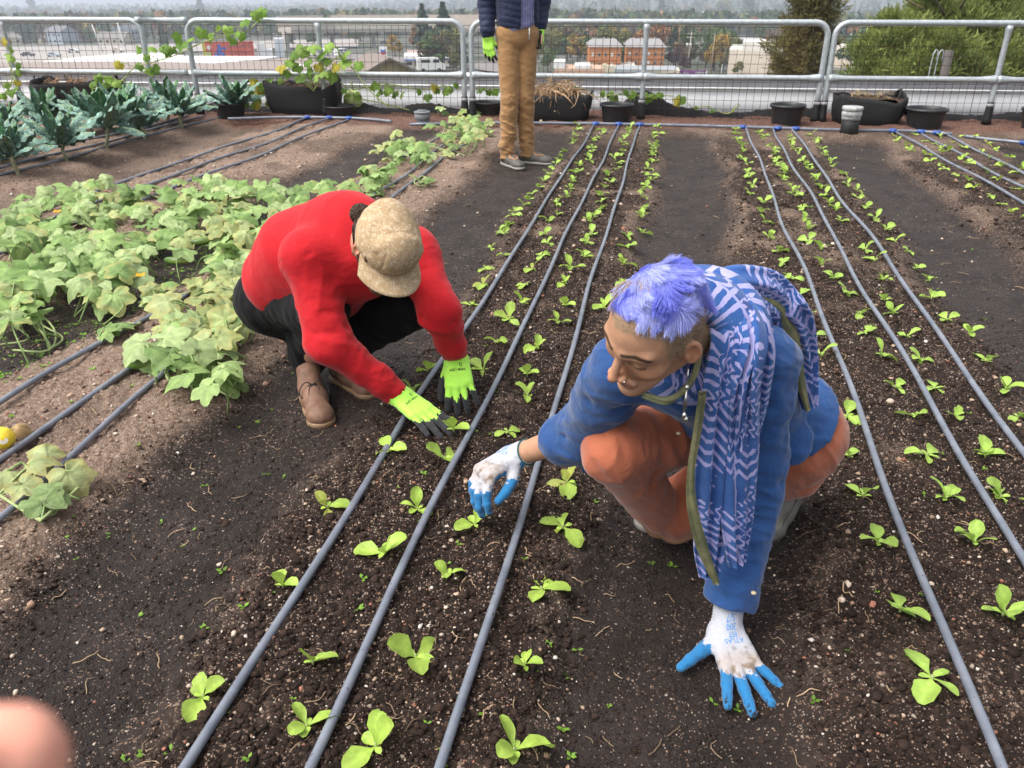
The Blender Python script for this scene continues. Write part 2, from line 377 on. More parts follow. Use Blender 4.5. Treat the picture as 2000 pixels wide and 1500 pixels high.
def build_scatter():
    vmat('clod',.93,.5,500,.002,.2,var=.35,vscale=300)
    vmat('pebble',.75,.3,600,.001,.3,var=.2,vscale=300)
    def dk(u,v,p,n):
        b=RNG.uniform(.5,1.5,(n,1))*np.array([[.028,.0172,.0128]]); d=(sst(-1.42,-1.65,u)*(1-p))[:,None]; return b*(1-d)+d*RNG.uniform(.6,1.4,(n,1))*np.array([[.24,.17,.125]])
    scatter('soil_clods',52000,.75,7.5,lambda r,n:np.clip(RNG.lognormal(math.log(.0042),.45,n),.002,.013)*np.clip(.85+.10*r,.85,1.5),dk,'clod',lambda u,v,p:(RNG.random(len(u))>p*.97)&(RNG.random(len(u))<np.where(u<-1.5,.45,1)),.62,False,.05)
    scatter('soil_crumbs',46000,.85,4.2,lambda r,n:np.clip(RNG.lognormal(math.log(.0021),.4,n),.001,.005)*(.8+.15*r),lambda u,v,p,n:RNG.uniform(.55,1.45,(n,1))*np.array([[.031,.0215,.018]]),'clod',lambda u,v,p:p>.15,.7,False,.15)
    def pk(u,v,p,n):
        k=RNG.choice(5,n,p=[.3,.24,.2,.16,.1]); c=np.array([(.42,.30,.215),(.30,.19,.13),(.56,.45,.36),(.30,.13,.085),(.64,.58,.51)])[k]; return c*RNG.uniform(.65,1.1,(n,1))
    scatter('pebbles',11000,.75,8.5,lambda r,n:np.clip(RNG.lognormal(math.log(.0026),.4,n),.0012,.0085)*np.clip(.7+.28*r,.85,2.4),pk,'pebble',lambda u,v,p:(RNG.random(len(u))>p*.82)&(RNG.random(len(u))<np.where(u<-1.45,1,.50)),.8,False,.45)
    # thread-like dry roots and bits of straw
    m=MB()
    for _ in range(420):
        r=math.exp(RNG.uniform(math.log(.9),math.log(6))); a=math.radians(RNG.uniform(-36,36)); x,y=r*math.sin(a),r*math.cos(a)
        L=RNG.uniform(.012,.05)*(1+.15*r); t=RNG.uniform(0,6.28); pts=[]
        for k in range(5): pts.append((x,y,H2(x,y)+.003+RNG.uniform(0,.005))); t+=RNG.normal(0,.5); x+=L/4*math.cos(t); y+=L/4*math.sin(t)
        m.tube(bez(pts,10),RNG.uniform(.0006,.0014)*(1+.1*r),4,col=np.array([.30,.21,.13])*RNG.uniform(.5,1.5))
    tag(m.obj('dry_root_litter','pebble'),None,None,kind='stuff')
    m=MB()
    def sprout(x,y,s):
        z=H2(x,y)+.002
        for k in range(RNG.integers(2,5)):
            a=RNG.uniform(0,6.28); d=np.array([math.cos(a),math.sin(a),.35]); w=np.array([-math.sin(a),math.cos(a),0])*s*.3; o=np.array([x,y,z])
            m.add([o,o+d*s*.55+w,o+d*s,o+d*s*.55-w],[[0,1,2,3]],col=np.array([.16,.30,.035])*RNG.uniform(.7,1.3))
    for _ in range(520):
        u=RNG.normal(-2.5,.16); v=RNG.uniform(1.6,4.6); p=UV(u,v); sprout(p[0],p[1],RNG.uniform(.008,.02))
    for _ in range(170):
        r=math.exp(RNG.uniform(0,math.log(8))); a=math.radians(RNG.uniform(-36,36)); sprout(r*math.sin(a),r*math.cos(a),RNG.uniform(.007,.018))
    vmat('sprout',.6,var=.15,trans=.3); tag(m.obj('weed_sprouts','sprout'),None,None,kind='stuff')
# ------------------------------------------------------------------ irrigation
def build_hoses():
    B=NB('hose'); co=B.coord(); n=B.noise(co,260,2); c=B.ramp(B.noise(co,14,5),(.3,(.115,.13,.165)),(.7,(.20,.215,.255)))
    sp=B.ramp(B.noise(co,75,3,.7),(.66,0.),(.70,1.)); c=B.mix(B.math('MULTIPLY',sp,.85),c,(.022,.015,.012)); B.color(c); B.set('Roughness',.27); B.set('Specular IOR Level',.7); B.bump(n,.08,.001)
    pmat('blue_plastic',(.02,.06,.26),(.03,.09,.34),20,.35,spec=.5)
    def hose(name,u0,u1,v0,v1,label,r=.0105,ws=.006,sd=0,sag=None,group=None):
        vs=np.arange(v0,v1,.09); t=(vs-v0)/(v1-v0); us=u0+(u1-u0)*t
        wob=ws*(np.sin(vs*1.9+sd)+.6*np.sin(vs*4.3+sd*2.1)); us=us+wob
        p=RN[None]*us[:,None]+RV[None]*vs[:,None]; p[:,2]=HS(p[:,0],p[:,1])*.75+r*1.0+.010+.005*np.sin(vs*3.1+sd)
        if sag: sag(p,vs)
        m=MB().tube(p,r,10); o=m.obj(name,'hose'); tag(o,label,'hose',group); 
        return p[-1]
    g='drip irrigation hoses'
    ends={}
    bed1=[('hose nearest the man in red',-.80,-.81),('middle of three hoses, passing under the gloves',-.57,-.56),('hose passing beside the reaching white glove',-.32,-.36)]
    for i,(t,u0,u1) in enumerate((("grey drip hose of the middle bed, on the side of the man in red",-.797,-.805),("grey drip hose along the centre line of the middle bed",-.57,-.56),("grey drip hose of the middle bed, crossed by the reaching glove",-.32,-.36))):
        ends['L%d'%i]=hose('drip_hose',u0,u1,.55,8.74,t,sd=i*1.7,group=g)
    for i,(t,u0,u1) in enumerate((("grey drip hose running just behind the blue-haired person",.695,.69),("grey drip hose, central one of the bed behind the blue-haired person",.945,.94),("grey drip hose on the far side of the bed behind the blue-haired person",1.155,1.13))):
        ends['R%d'%i]=hose('drip_hose',u0,u1,.2,8.83,t,sd=i*2.3+1,group=g,ws=.010)
    for i,(t,u0,u1) in enumerate((("thin grey hose, first after the second wet path, in the far seedling bed",2.40,2.10),("thin grey hose in the middle of the far seedling bed",2.62,2.30),("thin grey hose at the outer side of the far seedling bed",2.84,2.50))):
        ends['Q%d'%i]=hose('drip_hose',u0+.19,u1,.6,8.92,t,sd=i*1.1+2,group=g,ws=.016)
    for i,(t,u0,u1) in enumerate((("dark drip hose lying farthest from the man on his dry bed",-2.18,-2.2),("dark drip hose in the middle of the dry cucumber bed",-1.94,-2.0),("dark drip hose of the cucumber bed, passing close behind the man",-1.70,-1.88))):
        hose('drip_hose',u0,u1,.1,7.9,t,sd=i*2.9+.5,group=g,ws=.02)
    for i,(t,u0,u1) in enumerate((("dark hose beside the kale side of the bare brown bed",-3.96,-3.84),("dark hose along the middle of the bare brown bed",-3.75,-3.6),("dark hose of the bare brown bed nearest the cucumbers",-3.53,-3.37))):
        ends['k%d'%i]=hose('drip_hose',u0-.04,u1,.6,8.63,t,sd=i*1.3,group=g,ws=.02)
    for i,(t,u0,u1) in enumerate((("dark hose behind the kale row, closest to the fence",-5.5,-5.17),("dark hose running between the kale stems",-5.2,-4.98),("dark hose in front of the kale row",-4.95,-4.8))):
        hose('drip_hose',u0-.25,u1,.6,8.5,t,sd=i*1.9,group=g,ws=.02)
    def header(label,px,fit):
        root=thing('header_pipe',label,'pipe',group='blue-grey header pipes')
        pts=bez([P(a,b,.03) for a,b in px],40); MB().tube(pts,.015,10).obj('pipe','hose',root)
        for e in fit:
            e=np.array(e); j=np.argmin(np.linalg.norm(pts[:,:2]-e[:2],axis=1)); c=pts[j]; d=norm(pts[min(j+1,len(pts)-1)]-pts[max(j-1,0)])
            m=MB().tube([c-d*.035,c-d*.03,c+d*.03,c+d*.035],[.016,.021,.021,.016],10); f=norm(np.array([e[0],e[1],.02])-c) if np.linalg.norm(e[:2]-c[:2])>.005 else -RV
            m.tube([c,c-RV*.05],.014,8); m.obj('tee_fitting','blue_plastic',root)
    header('blue-grey header pipe behind the bare brown bed and kale',[(445,232),(560,229),(690,231),(765,237)],[ends['k0'],ends['k1'],ends['k2']])
    header('long blue-grey header pipe across the far ends of the seedling beds',[(800,243),(985,240),(1250,243),(1450,248),(1650,254),(1780,256),(1860,262)],[ends[k] for k in ('L0','L1','L2','R0','R1','R2','Q0','Q1','Q2')])
    header('short blue-grey pipe end at the fence corner of the far bed',[(1885,266),(1940,273),(1990,278),(2060,290)],[P(1992,281,.03)])
# ------------------------------------------------------------------ lettuce seedlings
def lleaf(m,o,az,e0,L,W,bend,col,cup=.25,roll=0.,nu=9,nv=5,ser=.0,rng=RNG):
    d=np.array([math.cos(az),math.sin(az),0]); s=np.array([-math.sin(az),math.cos(az),0]); up=np.array([0,0,1.]); p=np.array(o,float); V=[];C=[]
    ph=rng.uniform(0,6)
    for i in range(nu):
        t=i/(nu-1); e=e0-bend*t**1.4; td=d*math.cos(e)+up*math.sin(e); nrm=-d*math.sin(e)+up*math.cos(e)
        if i: p=p+td*L/(nu-1)
        w=W*(.16+.84*sst(.12,.55,t))*math.sqrt(max(0,1-max(0,(t-.55)/.46)**2.3)) if t>.12 else W*.16
        for j in range(nv):
            q=(j/(nv-1)-.5)*2; wob=1+ser*math.sin(9*t*3.1+ph+j*2.)
            sw=s*math.cos(roll)+nrm*math.sin(roll)
            V.append(p+sw*q*w*wob*.5+nrm*(cup*w*q*q*.5+.04*W*math.sin(8*t+ph+q*2)))
            C.append(np.array(col)*(1.12-.16*t if abs(q)>.3 else 1.3-.2*t)*(1+.06*math.sin(ph+5*t)))
    m.grid(np.array(V),nu,nv,np.array(C))
def seedling_mesh(i,near):
    rng=np.random.default_rng(100+i); m=MB(); n=[3,4,4,5,3,4][i%6]; a=rng.uniform(0,6.28)
    base=np.array([.41,.585,.10]) if near else np.array([.36,.53,.10])
    for k in range(n):
        az=a+k*2.4+rng.uniform(-.4,.4); lay=rng.random()<(.65 if near else .35)
        L=rng.uniform(.062,.095)*(1 if k<3 else .55); W=L*rng.uniform(.48,.68); c=base*rng.uniform(.82,1.12)
        if near and rng.random()<.12: c=c*np.array([1.05,.82,1.0])
        lleaf(m,(0,0,-.004),az,rng.uniform(.12,.5) if lay else rng.uniform(.7,1.25),L,W,rng.uniform(.2,1.2),c,rng.uniform(.1,.5),rng.uniform(-.5,.5),ser=.05,rng=rng)
    for k in range(2): lleaf(m,(0,0,-.003),a+1+k*2.6,.5,.028,.016,.6,base*1.1,.2,rng=rng,nu=6,nv=3)
    m.tube([(0,0,-.012),(.001,.001,.006)],[.004,.003],6,col=(.5,.55,.25))
    return m.mesh('lettuce_seedling','lettuce')
def build_seedlings():
    B=NB('lettuce'); co=B.coord(); a=B.attr('Col').outputs['Color']; c=B.mix(1.,a,B.ramp(B.noise(co,70,4),(.3,.86),(.7,1.12)),'MULTIPLY')
    sp=B.ramp(B.noise(co,420,2),(.69,0.),(.72,1.)); c=B.mix(B.math('MULTIPLY',sp,.8),c,(.03,.02,.012)); B.color(c); B.set('Roughness',.5); B.set('Specular IOR Level',.35); B.bump(B.noise(co,160,3),.25,.003)
    t=B.add('ShaderNodeBsdfTranslucent'); B.link(c,t.inputs['Color']); mx=B.add('ShaderNodeMixShader'); mx.inputs[0].default_value=.35
    B.link(B.b.outputs[0],mx.inputs[1]); B.link(t.outputs[0],mx.inputs[2]); B.link(mx.outputs[0],B.out.inputs['Surface'])
    NM=[seedling_mesh(i,True) for i in range(10)]; FM=[seedling_mesh(50+i,False) for i in range(10)]
    rows={
     'A':("row beside the man's path",-.95,[(397,1362),(552,1140),(640,997),(760,888),(805,763),(835,724),(920,595),(945,558),(948,530),(988,500)],8.6,.205),
     'B':("row left of the centre hose",-.70,[(600,1420),(612,1300),(752,1085),(815,995),(868,897),(943,722),(973,670),(995,630),(1020,597),(1025,560),(1040,525),(1057,500),(1070,478)],8.6,.205),
     'C':("row right of the centre hose",-.45,[(735,1462),(812,1290),(875,1127),(928,1030),(990,855),(1030,778),(1030,733),(1050,684),(1090,633),(1105,596),(1103,554),(1115,530),(1140,505),(1148,480),(1156,458)],8.6,.205),
     'D':("row in front of the kneeling person",-.17,[(1005,1475),(1025,1310),(1058,1148),(1100,1037),(1108,950),(1150,878),(1178,600),(1215,555),(1217,520),(1226,487),(1224,463)],8.6,.205),
     'E':("first row behind the kneeling person",.57,[(1815,1337),(1757,1196),(1712,1075),(1685,972),(1657,890),(1655,808),(1604,695),(1588,660),(1578,615),(1563,580),(1546,548),(1528,519),(1521,492),(1501,467),(1494,435)],8.6,.23),
     'F':("second row behind the kneeling person",.83,[(1958,1206),(1900,1068),(1848,972),(1810,890),(1786,812),(1748,757),(1720,705),(1690,657),(1680,618),(1655,578),(1628,545),(1605,515),(1604,490),(1580,470)],8.6,.23),
     'G':("third row behind the kneeling person",1.05,[(2012,1000),(1955,968),(1925,888),(1868,815),(1825,760),(1797,710),(1772,660),(1744,615),(1727,588),(1725,545),(1708,512),(1690,490),(1641,433)],8.6,.23),
     'H':("fourth row behind the kneeling person",1.28,[(1990,812),(1962,765),(1925,710),(1890,663),(1851,622),(1818,585),(1815,550),(1790,525),(1773,497),(1748,472),(1731,450),(1711,427),(1694,405)],8.6,.25),
     'I':("first row of the far pale bed",1.98,[],8.7,.23),'J':("second row of the far pale bed",2.24,[],8.8,.23),'K':("third row of the far pale bed",2.46,[],8.85,.25),'M':("last row of the far pale bed",2.72,[],8.9,.25)}
    tot=0
    for key,(txt,u0,px,vend,step) in rows.items():
        pts=[PG(a,b,.004) for a,b in px]
        rng=np.random.default_rng(hash(key)%1000 if False else ord(key))
        v=max([uv_of(p[0],p[1])[1] for p in pts])+step if pts else {'I':5.0,'J':5.4,'K':5.9,'M':6.2}[key]
        ul=uv_of(pts[-1][0],pts[-1][1])[0] if pts else u0+ .0
        while v<vend:
            drift=(u0-ul)*min(1,(v-(uv_of(pts[-1][0],pts[-1][1])[1]))/2) if pts and px else 0
            uu=(u0+rng.normal(0,.018)) if not px else u0+rng.normal(0,.016)
            if not px: uu+=.30*(8.9-v)/4.7
            q=UV(uu,v); q[2]=H1(q[0],q[1])+.006; pts.append(q); v+=step*rng.uniform(.75,1.3)
        pts=sorted(pts,key=lambda p:uv_of(p[0],p[1])[1]); n=0
        for i,p in enumerate(pts):
            p=np.array([p[0],p[1],max(H2(p[0]+a,p[1]+b) for a,b in ((0,0),(.012,0),(-.012,0),(0,.012),(0,-.012)))+.006]); ax=(p[0])/(p[1]); n+=1; tot+=1
            v=uv_of(p[0],p[1])[1]; near=(key in 'ABCD' and v<4.2) or key in 'IJKM'
            mesh=(NM if near else FM)[rng.integers(10)]
            o=link('lettuce_seedling',mesh,None,p); o.rotation_euler=(rng.uniform(-.12,.12),rng.uniform(-.12,.12),rng.uniform(0,6.28)); s=rng.uniform(.68,1.02)*(.97 if v<2.2 else .88)*(.86 if key in 'IJKM' else 1); o.scale=(s,s,s*rng.uniform(.9,1.15))
            nm='limp lime' if near else 'upright green'
            tag(o,f"{nm} seedling, {ordw(n)} from the camera end, {txt}",'seedling','lettuce seedlings in rows')
            w=len(o['label'].split())
    # the plug the man is setting between his gloves
    o=link('lettuce_seedling',NM[1],None,P(886,838,.03)); o.scale=(.8,)*3; tag(o,'small lettuce seedling held between the two neon gloves of the man in red','seedling','lettuce seedlings in rows')
    print('seedlings',tot)
# ------------------------------------------------------------------ cucumbers, squash, kale
def pleaf(m,o,nrm,fwd,R,col,rng,lob=.28,edge=None,cup=.18,nth=40):
    """palmate leaf; o = where the petiole joins, fwd = tip direction"""
    n=norm(nrm); f=norm(np.asarray(fwd)-n*(np.dot(fwd,n))); s=np.cross(n,f); V=[np.array(o,float)+n*.0];C=[np.array(col)*1.25]; rings=(.3,.58,.82,1.)
    th=np.arange(nth)/nth*2*math.pi-math.pi; ph=rng.uniform(0,6); ser=rng.uniform(-.075,.075,nth)
    lobe=np.zeros(nth)
    for c,wt in ((0,1.),(1.15,.9),(-1.15,.9),(2.15,.75),(-2.15,.75)): lobe=np.maximum(lobe,wt*np.maximum(0,1-np.abs(th-c)/.66)**.85)
    ro=R*(1-lob+lob*lobe)*(1-.55*np.exp(-((np.abs(th)-math.pi)/.22)**2))*(1+ser)*(1+.08*np.cos(th))
    vein=np.zeros(nth)
    for c in (0,1.15,-1.15,2.15,-2.15): vein=np.maximum(vein,np.exp(-((th-c)/.16)**2))
    for k,rg in enumerate(rings):
        for j in range(nth):
            r=ro[j]*rg; h=-cup*r*r/R*1.4+.10*R*rg*math.sin(2.5*th[j]+ph)+.05*R*rg*rg*math.sin(7*th[j]+ph*2)-.05*R*vein[j]*rg+rng.normal(0,.010*R)
            V.append(np.array(o)+f*(r*math.cos(th[j])+.12*R)+s*(r*math.sin(th[j]))+n*h)
            c=np.array(col)*(1+.28*vein[j]*(1-.4*rg))*rng.uniform(.94,1.06)
            if edge is not None and rg>.8: c=c*.45+np.array(edge)*.55
            C.append(c)
    Fc=[[0,1+j,1+(j+1)%nth] for j in range(nth)]
    for k in range(len(rings)-1): Fc+=[[1+k*nth+j,1+(k+1)*nth+j,1+(k+1)*nth+(j+1)%nth,1+k*nth+(j+1)%nth] for j in range(nth)]
    m.add(np.array(V),Fc,np.array(C))
def inpoly(x,y,pg):
    c=False; j=len(pg)-1
    for i in range(len(pg)):
        if (pg[i][1]>y)!=(pg[j][1]>y) and x<(pg[j][0]-pg[i][0])*(y-pg[i][1])/(pg[j][1]-pg[i][1])+pg[i][0]: c=not c
        j=i
    return c
def leaf_mat(name,tr=.22,mild=.26):
    B=NB(name); co=B.coord(); a=B.attr('Col').outputs['Color']; c=B.mix(1.,a,B.ramp(B.noise(co,34,5),(.3,.78),(.7,1.18)),'MULTIPLY')
    w=B.ramp(B.noise(co,19,6,.7),(.52,0.),(.70,1.)); c=B.mix(B.math('MULTIPLY',w,mild),c,(.42,.47,.33))
    vo=B.vor(co,85,'DISTANCE_TO_EDGE'); ve=B.ramp(vo.outputs['Distance'],(.0,1.),(.07,0.)); c=B.mix(B.math('MULTIPLY',ve,.22),c,(.36,.46,.20))
    B.color(c); B.set('Roughness',.62); B.set('Specular IOR Level',.3); B.bump(B.math('ADD',vo.outputs['Distance'],B.noise(co,90,4)),.4,.004)
    t=B.add('ShaderNodeBsdfTranslucent'); B.link(c,t.inputs['Color']); mx=B.add('ShaderNodeMixShader'); mx.inputs[0].default_value=tr
    B.link(B.b.outputs[0],mx.inputs[1]); B.link(t.outputs[0],mx.inputs[2]); B.link(mx.outputs[0],B.out.inputs['Surface'])
def fruit(parent,p,d,L,r,col=(.07,.15,.025),name='cucumber',tip=(.30,.36,.08)):
    d=norm(d); a=np.array([0,0,1.]) if abs(d[2])<.9 else np.array([1.,0,0]); pts=[];rs=[];m=MB()
    for k in range(15):
        t=k/14; pts.append(np.array(p)+d*L*(t-.5)+np.cross(d,a)*.10*L*math.sin(math.pi*t)); rs.append(max(.002,r*math.sqrt(max(0,1-abs(2*t-1)**2.6))*(.9+.1*math.sin(3*t))))
    C=np.concatenate([np.tile(np.array(col)*(1-t)+np.array(tip)*t*t+np.array(col)*(t-t*t),(14,1))*(1+.22*np.cos(np.arange(14)*5))[:,None] for t in np.linspace(0,1,15)])
    m.tube(pts,rs,14); m.c=[C]; return m.obj(name,'fruit_skin',parent)
CUC_GREENS=[(.19,.30,.085),(.24,.36,.11),(.30,.42,.15),(.16,.26,.075),(.34,.44,.19)]
def cuke_plant(label,cen,leaves,rng,greens=CUC_GREENS,R=(.056,.100),hz=(.035,.13),pale=0.,tilt=.5,group='cucumber plants',vines=5,cat='cucumber plant'):
    """leaves: list of pixel positions"""
    c0=PG(*cen); root=thing('cucumber_plant',label,cat,(c0[0],c0[1],H1(c0[0],c0[1])),group); off=np.array(root.location)
    m=MB(); st=MB(); nodes=[]
    for (px,py) in leaves:
        z=rng.uniform(*hz); q=P(px,py,z); g=H1(q[0],q[1]); R_=rng.uniform(*R)
        to=norm(np.array([-q[0],-q[1],0.])); nr=norm(np.array([rng.normal(0,tilt*.6),rng.normal(0,tilt*.6),1.])+to*rng.uniform(.0,.75)); a=rng.uniform(0,6.28)
        f=norm(np.array([math.cos(a),math.sin(a),-.15])+to*.5)
        old=rng.random()<pale; col=np.array(greens[rng.integers(len(greens))])*rng.uniform(.85,1.15)
        if old: col=col*.45+np.array([.40,.42,.19])*.55*rng.uniform(.8,1.15)
        ed=(.45,.40,.14) if old or rng.random()<.15 else None
        pleaf(m,q-off,nr,f,R_,col,rng,edge=ed,cup=rng.uniform(.0,.45),lob=rng.uniform(.36,.50))
        b=np.array([q[0]+rng.normal(0,.05),q[1]+rng.normal(0,.05),g+.02]); nodes.append(b)
        st.tube(bez([b-off,(b+q)/2-off+np.array([rng.normal(0,.02),rng.normal(0,.02),.01]),q-off],7),[.0035]*7 if False else .0032,5,col=(.25,.36,.13))
    nodes=np.array(nodes)
    for k in range(min(vines,len(nodes)//3+1)):
        i=rng.integers(len(nodes)); path=[c0+np.array([0,0,.02]),(c0+nodes[i])/2+np.array([rng.normal(0,.06),rng.normal(0,.06),.02]),nodes[i]]
        dd=np.linalg.norm(nodes-nodes[i],axis=1); j=np.argsort(dd)[min(3,len(dd)-1)]; path.append(nodes[j]); path=np.array(path); path[:,2]=np.array([H1(a,b)+.025 for a,b,_ in path])
        st.tube(bez(path-off,16),.0045,5,col=(.33,.40,.17))
    m.obj('foliage','cuke_leaf',root); st.obj('vine','cuke_stem',root); return root,off
def build_cucumbers():
    leaf_mat('cuke_leaf'); vmat('cuke_stem',.6,var=.15); vmat('fruit_skin',.35,.5,130,.003,.45,var=.2,vscale=60)
    vmat('petal',.5,var=.1,trans=.3)
    rng=np.random.default_rng(21)
    big=[(0,395),(110,372),(200,350),(300,352),(420,343),(520,352),(600,362),(588,400),(560,470),(500,520),(430,520),(330,480),(300,470),(280,520),(225,585),(190,575),(150,545),(90,560),(0,560)]
    side=[(0,515),(60,520),(95,560),(135,615),(100,628),(60,625),(0,640)]
    pts=[]
    def fill(poly,n,out):
        xs=[p[0] for p in poly]; ys=[p[1] for p in poly]; k=0
        while k<n:
            a,b=rng.uniform(min(xs),max(xs)),rng.uniform(min(ys),max(ys))
            if inpoly(a,b,poly): out.append((a,b)); k+=1
    fill(big,300,pts)
    cents=[((70,450),"sprawling cucumber plant at the picture's edge with a yellow blossom"),((210,470),"green cucumber plant with one fruit hanging over the weedy path"),((330,400),"bushy cucumber plant in the middle of the dry bed, below bare hoses"),((450,440),"cucumber plant with yellowing leaves near the man's back"),((545,400),"leafy cucumber plant directly behind the red sweater")]
    grp={i:[] for i in range(5)}
    for p in pts: grp[int(np.argmin([((p[0]-c[0][0])**2+2*(p[1]-c[0][1])**2) for c in cents]))].append(p)
    fr={1:[((148,540),(0.1,.05,-1),.16,.022)],3:[((345,508),(1,-.3,.05),.15,.02),((395,470),(.8,.4,.1),.13,.02)],0:[((72,560),(1,.2,0),.12,.02)],2:[((262,395),(1,.2,.1),.12,.02)]}
    for i,(c,l) in enumerate(cents):
        root,off=cuke_plant(l,c,grp[i],rng,pale=[.1,.06,.12,.3,.1][i])
        for (px,d,L,r) in fr.get(i,[]): fruit(root,P(*px,.06)-off,d,L,r)
        if i in (0,3):
            for q in ([(112,415)] if i==0 else [(245,527),(275,540)]):
                m=MB(); o=P(*q,.12)-off
                for k in range(5): a=k*1.257; d=np.array([math.cos(a),math.sin(a),.4]); w=np.array([-math.sin(a),math.cos(a),0])*.012; m.add([o,o+d*.015+w,o+d*.03,o+d*.015-w],[[0,1,2,3]],col=(.75,.42,.02))
                m.obj('blossom','petal',root)
    o=[];fill(side,20,o); root,off=cuke_plant("low cucumber plant spilling into the weedy path at the picture's edge",(40,590),o,rng,hz=(.04,.15)); fruit(root,P(78,575,.04)-off,(1,.1,0),.15,.022)
    p2=[(290,565),(330,545),(395,545),(440,520),(480,545),(485,630),(440,665),(395,668),(300,640)]
    o=[];fill(p2,54,o); root,off=cuke_plant("mildewed pale yellow cucumber plant touching the man's trousers",(400,600),o,rng,pale=.75,R=(.055,.09),hz=(.03,.14))
    p3=[(255,665),(330,660),(400,660),(455,690),(440,735),(400,765),(370,740),(350,710),(290,700)]
    o=[];fill(p3,24,o); root,off=cuke_plant("green cucumber plant with a fat cucumber resting on a hose",(330,690),o,rng,hz=(.04,.14)); fruit(root,P(288,703,.04)-off,(1,.25,.05),.17,.031)
    cuke_plant("single cucumber shoot with one broad leaf beside a hose",(218,645),[(205,640),(222,636),(214,648)],rng,R=(.05,.07),hz=(.03,.07))
    cuke_plant("small hole-eaten cucumber plant alone near the lower picture edge",(70,950),[(40,945),(60,905),(110,960),(130,920),(15,920),(95,890),(85,985)],rng,R=(.05,.075),hz=(.03,.075),greens=[(.19,.27,.10),(.23,.30,.13)],pale=.35,tilt=.3)
    cuke_plant("round tuft of cucumber leaves between two hoses behind the man",(735,335),[(rng.uniform(708,765),rng.uniform(312,348)) for _ in range(16)],rng,R=(.05,.07),hz=(.04,.16))
    cuke_plant("low cucumber patch beneath the grey pipe cap",(820,285),[(rng.normal(815,32),rng.normal(287,12)) for _ in range(36)],rng,R=(.055,.08),hz=(.04,.16),pale=.15)
    cuke_plant("cucumber mound beside the standing person's shins",(910,245),[(rng.normal(912,30),rng.normal(243,13)) for _ in range(46)],rng,R=(.055,.085),hz=(.04,.2),pale=.2)
    cuke_plant("flat cucumber runner just behind the man's back",(680,365),[(rng.uniform(630,745),rng.uniform(348,388)) for _ in range(14)],rng,R=(.06,.085),hz=(.04,.14))
    cuke_plant("little yellow-green cucumber seedling on the hose behind the bun",(825,350),[(815,349),(832,346),(828,355),(838,352)],rng,R=(.045,.06),hz=(.03,.08),pale=.5)
    # yellow melon with a sticker and a dead leaf
    c=P(5,856,.05); root=thing('yellow_melon',"round yellow fruit with a white patch lying by the picture edge",'melon',c)
    m=MB().lathe([(.002,-.034),(.019,-.030),(.033,-.015),(.037,0),(.032,.017),(.019,.031),(.002,.035)],20,col=(.78,.58,.04)); m.obj('rind','fruit_skin',root)
    m=MB(); d=norm(cC-c); s=norm(np.cross(d,[0,0,1])); t=np.cross(s,d); m.add([d*.0345+s*.013*math.cos(a)+t*.011*math.sin(a)-t*.008 for a in np.arange(12)*.5236],[list(range(12))],col=(.75,.72,.66)); m.obj('sticker','petal',root)
    m=MB(); pleaf(m,P(30,835,.05),(.2,-.5,1),(1,.3,0),.035,(.30,.20,.09),rng,cup=.6); tag(m.obj('dead_leaf','cuke_stem'),"curled brown dead leaf behind the yellow fruit",'leaf')
def kale_leaf(m,o,az,e0,L,W,bend,col,rng):
    d=np.array([math.cos(az),math.sin(az),0]); s0=np.array([-math.sin(az),math.cos(az),0]); up=np.array([0,0,1.]); p=np.array(o,float); nu,nv=15,7; V=[];C=[]; ph=rng.uniform(0,9)
    for i in range(nu):
        t=i/(nu-1); e=e0-bend*t**1.6; td=d*math.cos(e)+up*math.sin(e); nr=-d*math.sin(e)+up*math.cos(e)
        if i: p=p+td*L/(nu-1)
        w=W*(.10+.90*sst(.08,.35,t))*math.sqrt(max(0.02,1-max(0,(t-.6)/.41)**2))
        for j in range(nv):
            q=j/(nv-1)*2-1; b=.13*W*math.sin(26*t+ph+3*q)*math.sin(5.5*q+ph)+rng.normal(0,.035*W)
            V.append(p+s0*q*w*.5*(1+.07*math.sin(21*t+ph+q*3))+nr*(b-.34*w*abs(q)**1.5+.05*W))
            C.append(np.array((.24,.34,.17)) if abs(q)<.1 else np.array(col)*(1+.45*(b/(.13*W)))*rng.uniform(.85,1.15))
    m.grid(np.array(V),nu,nv,np.clip(np.array(C),.01,1))
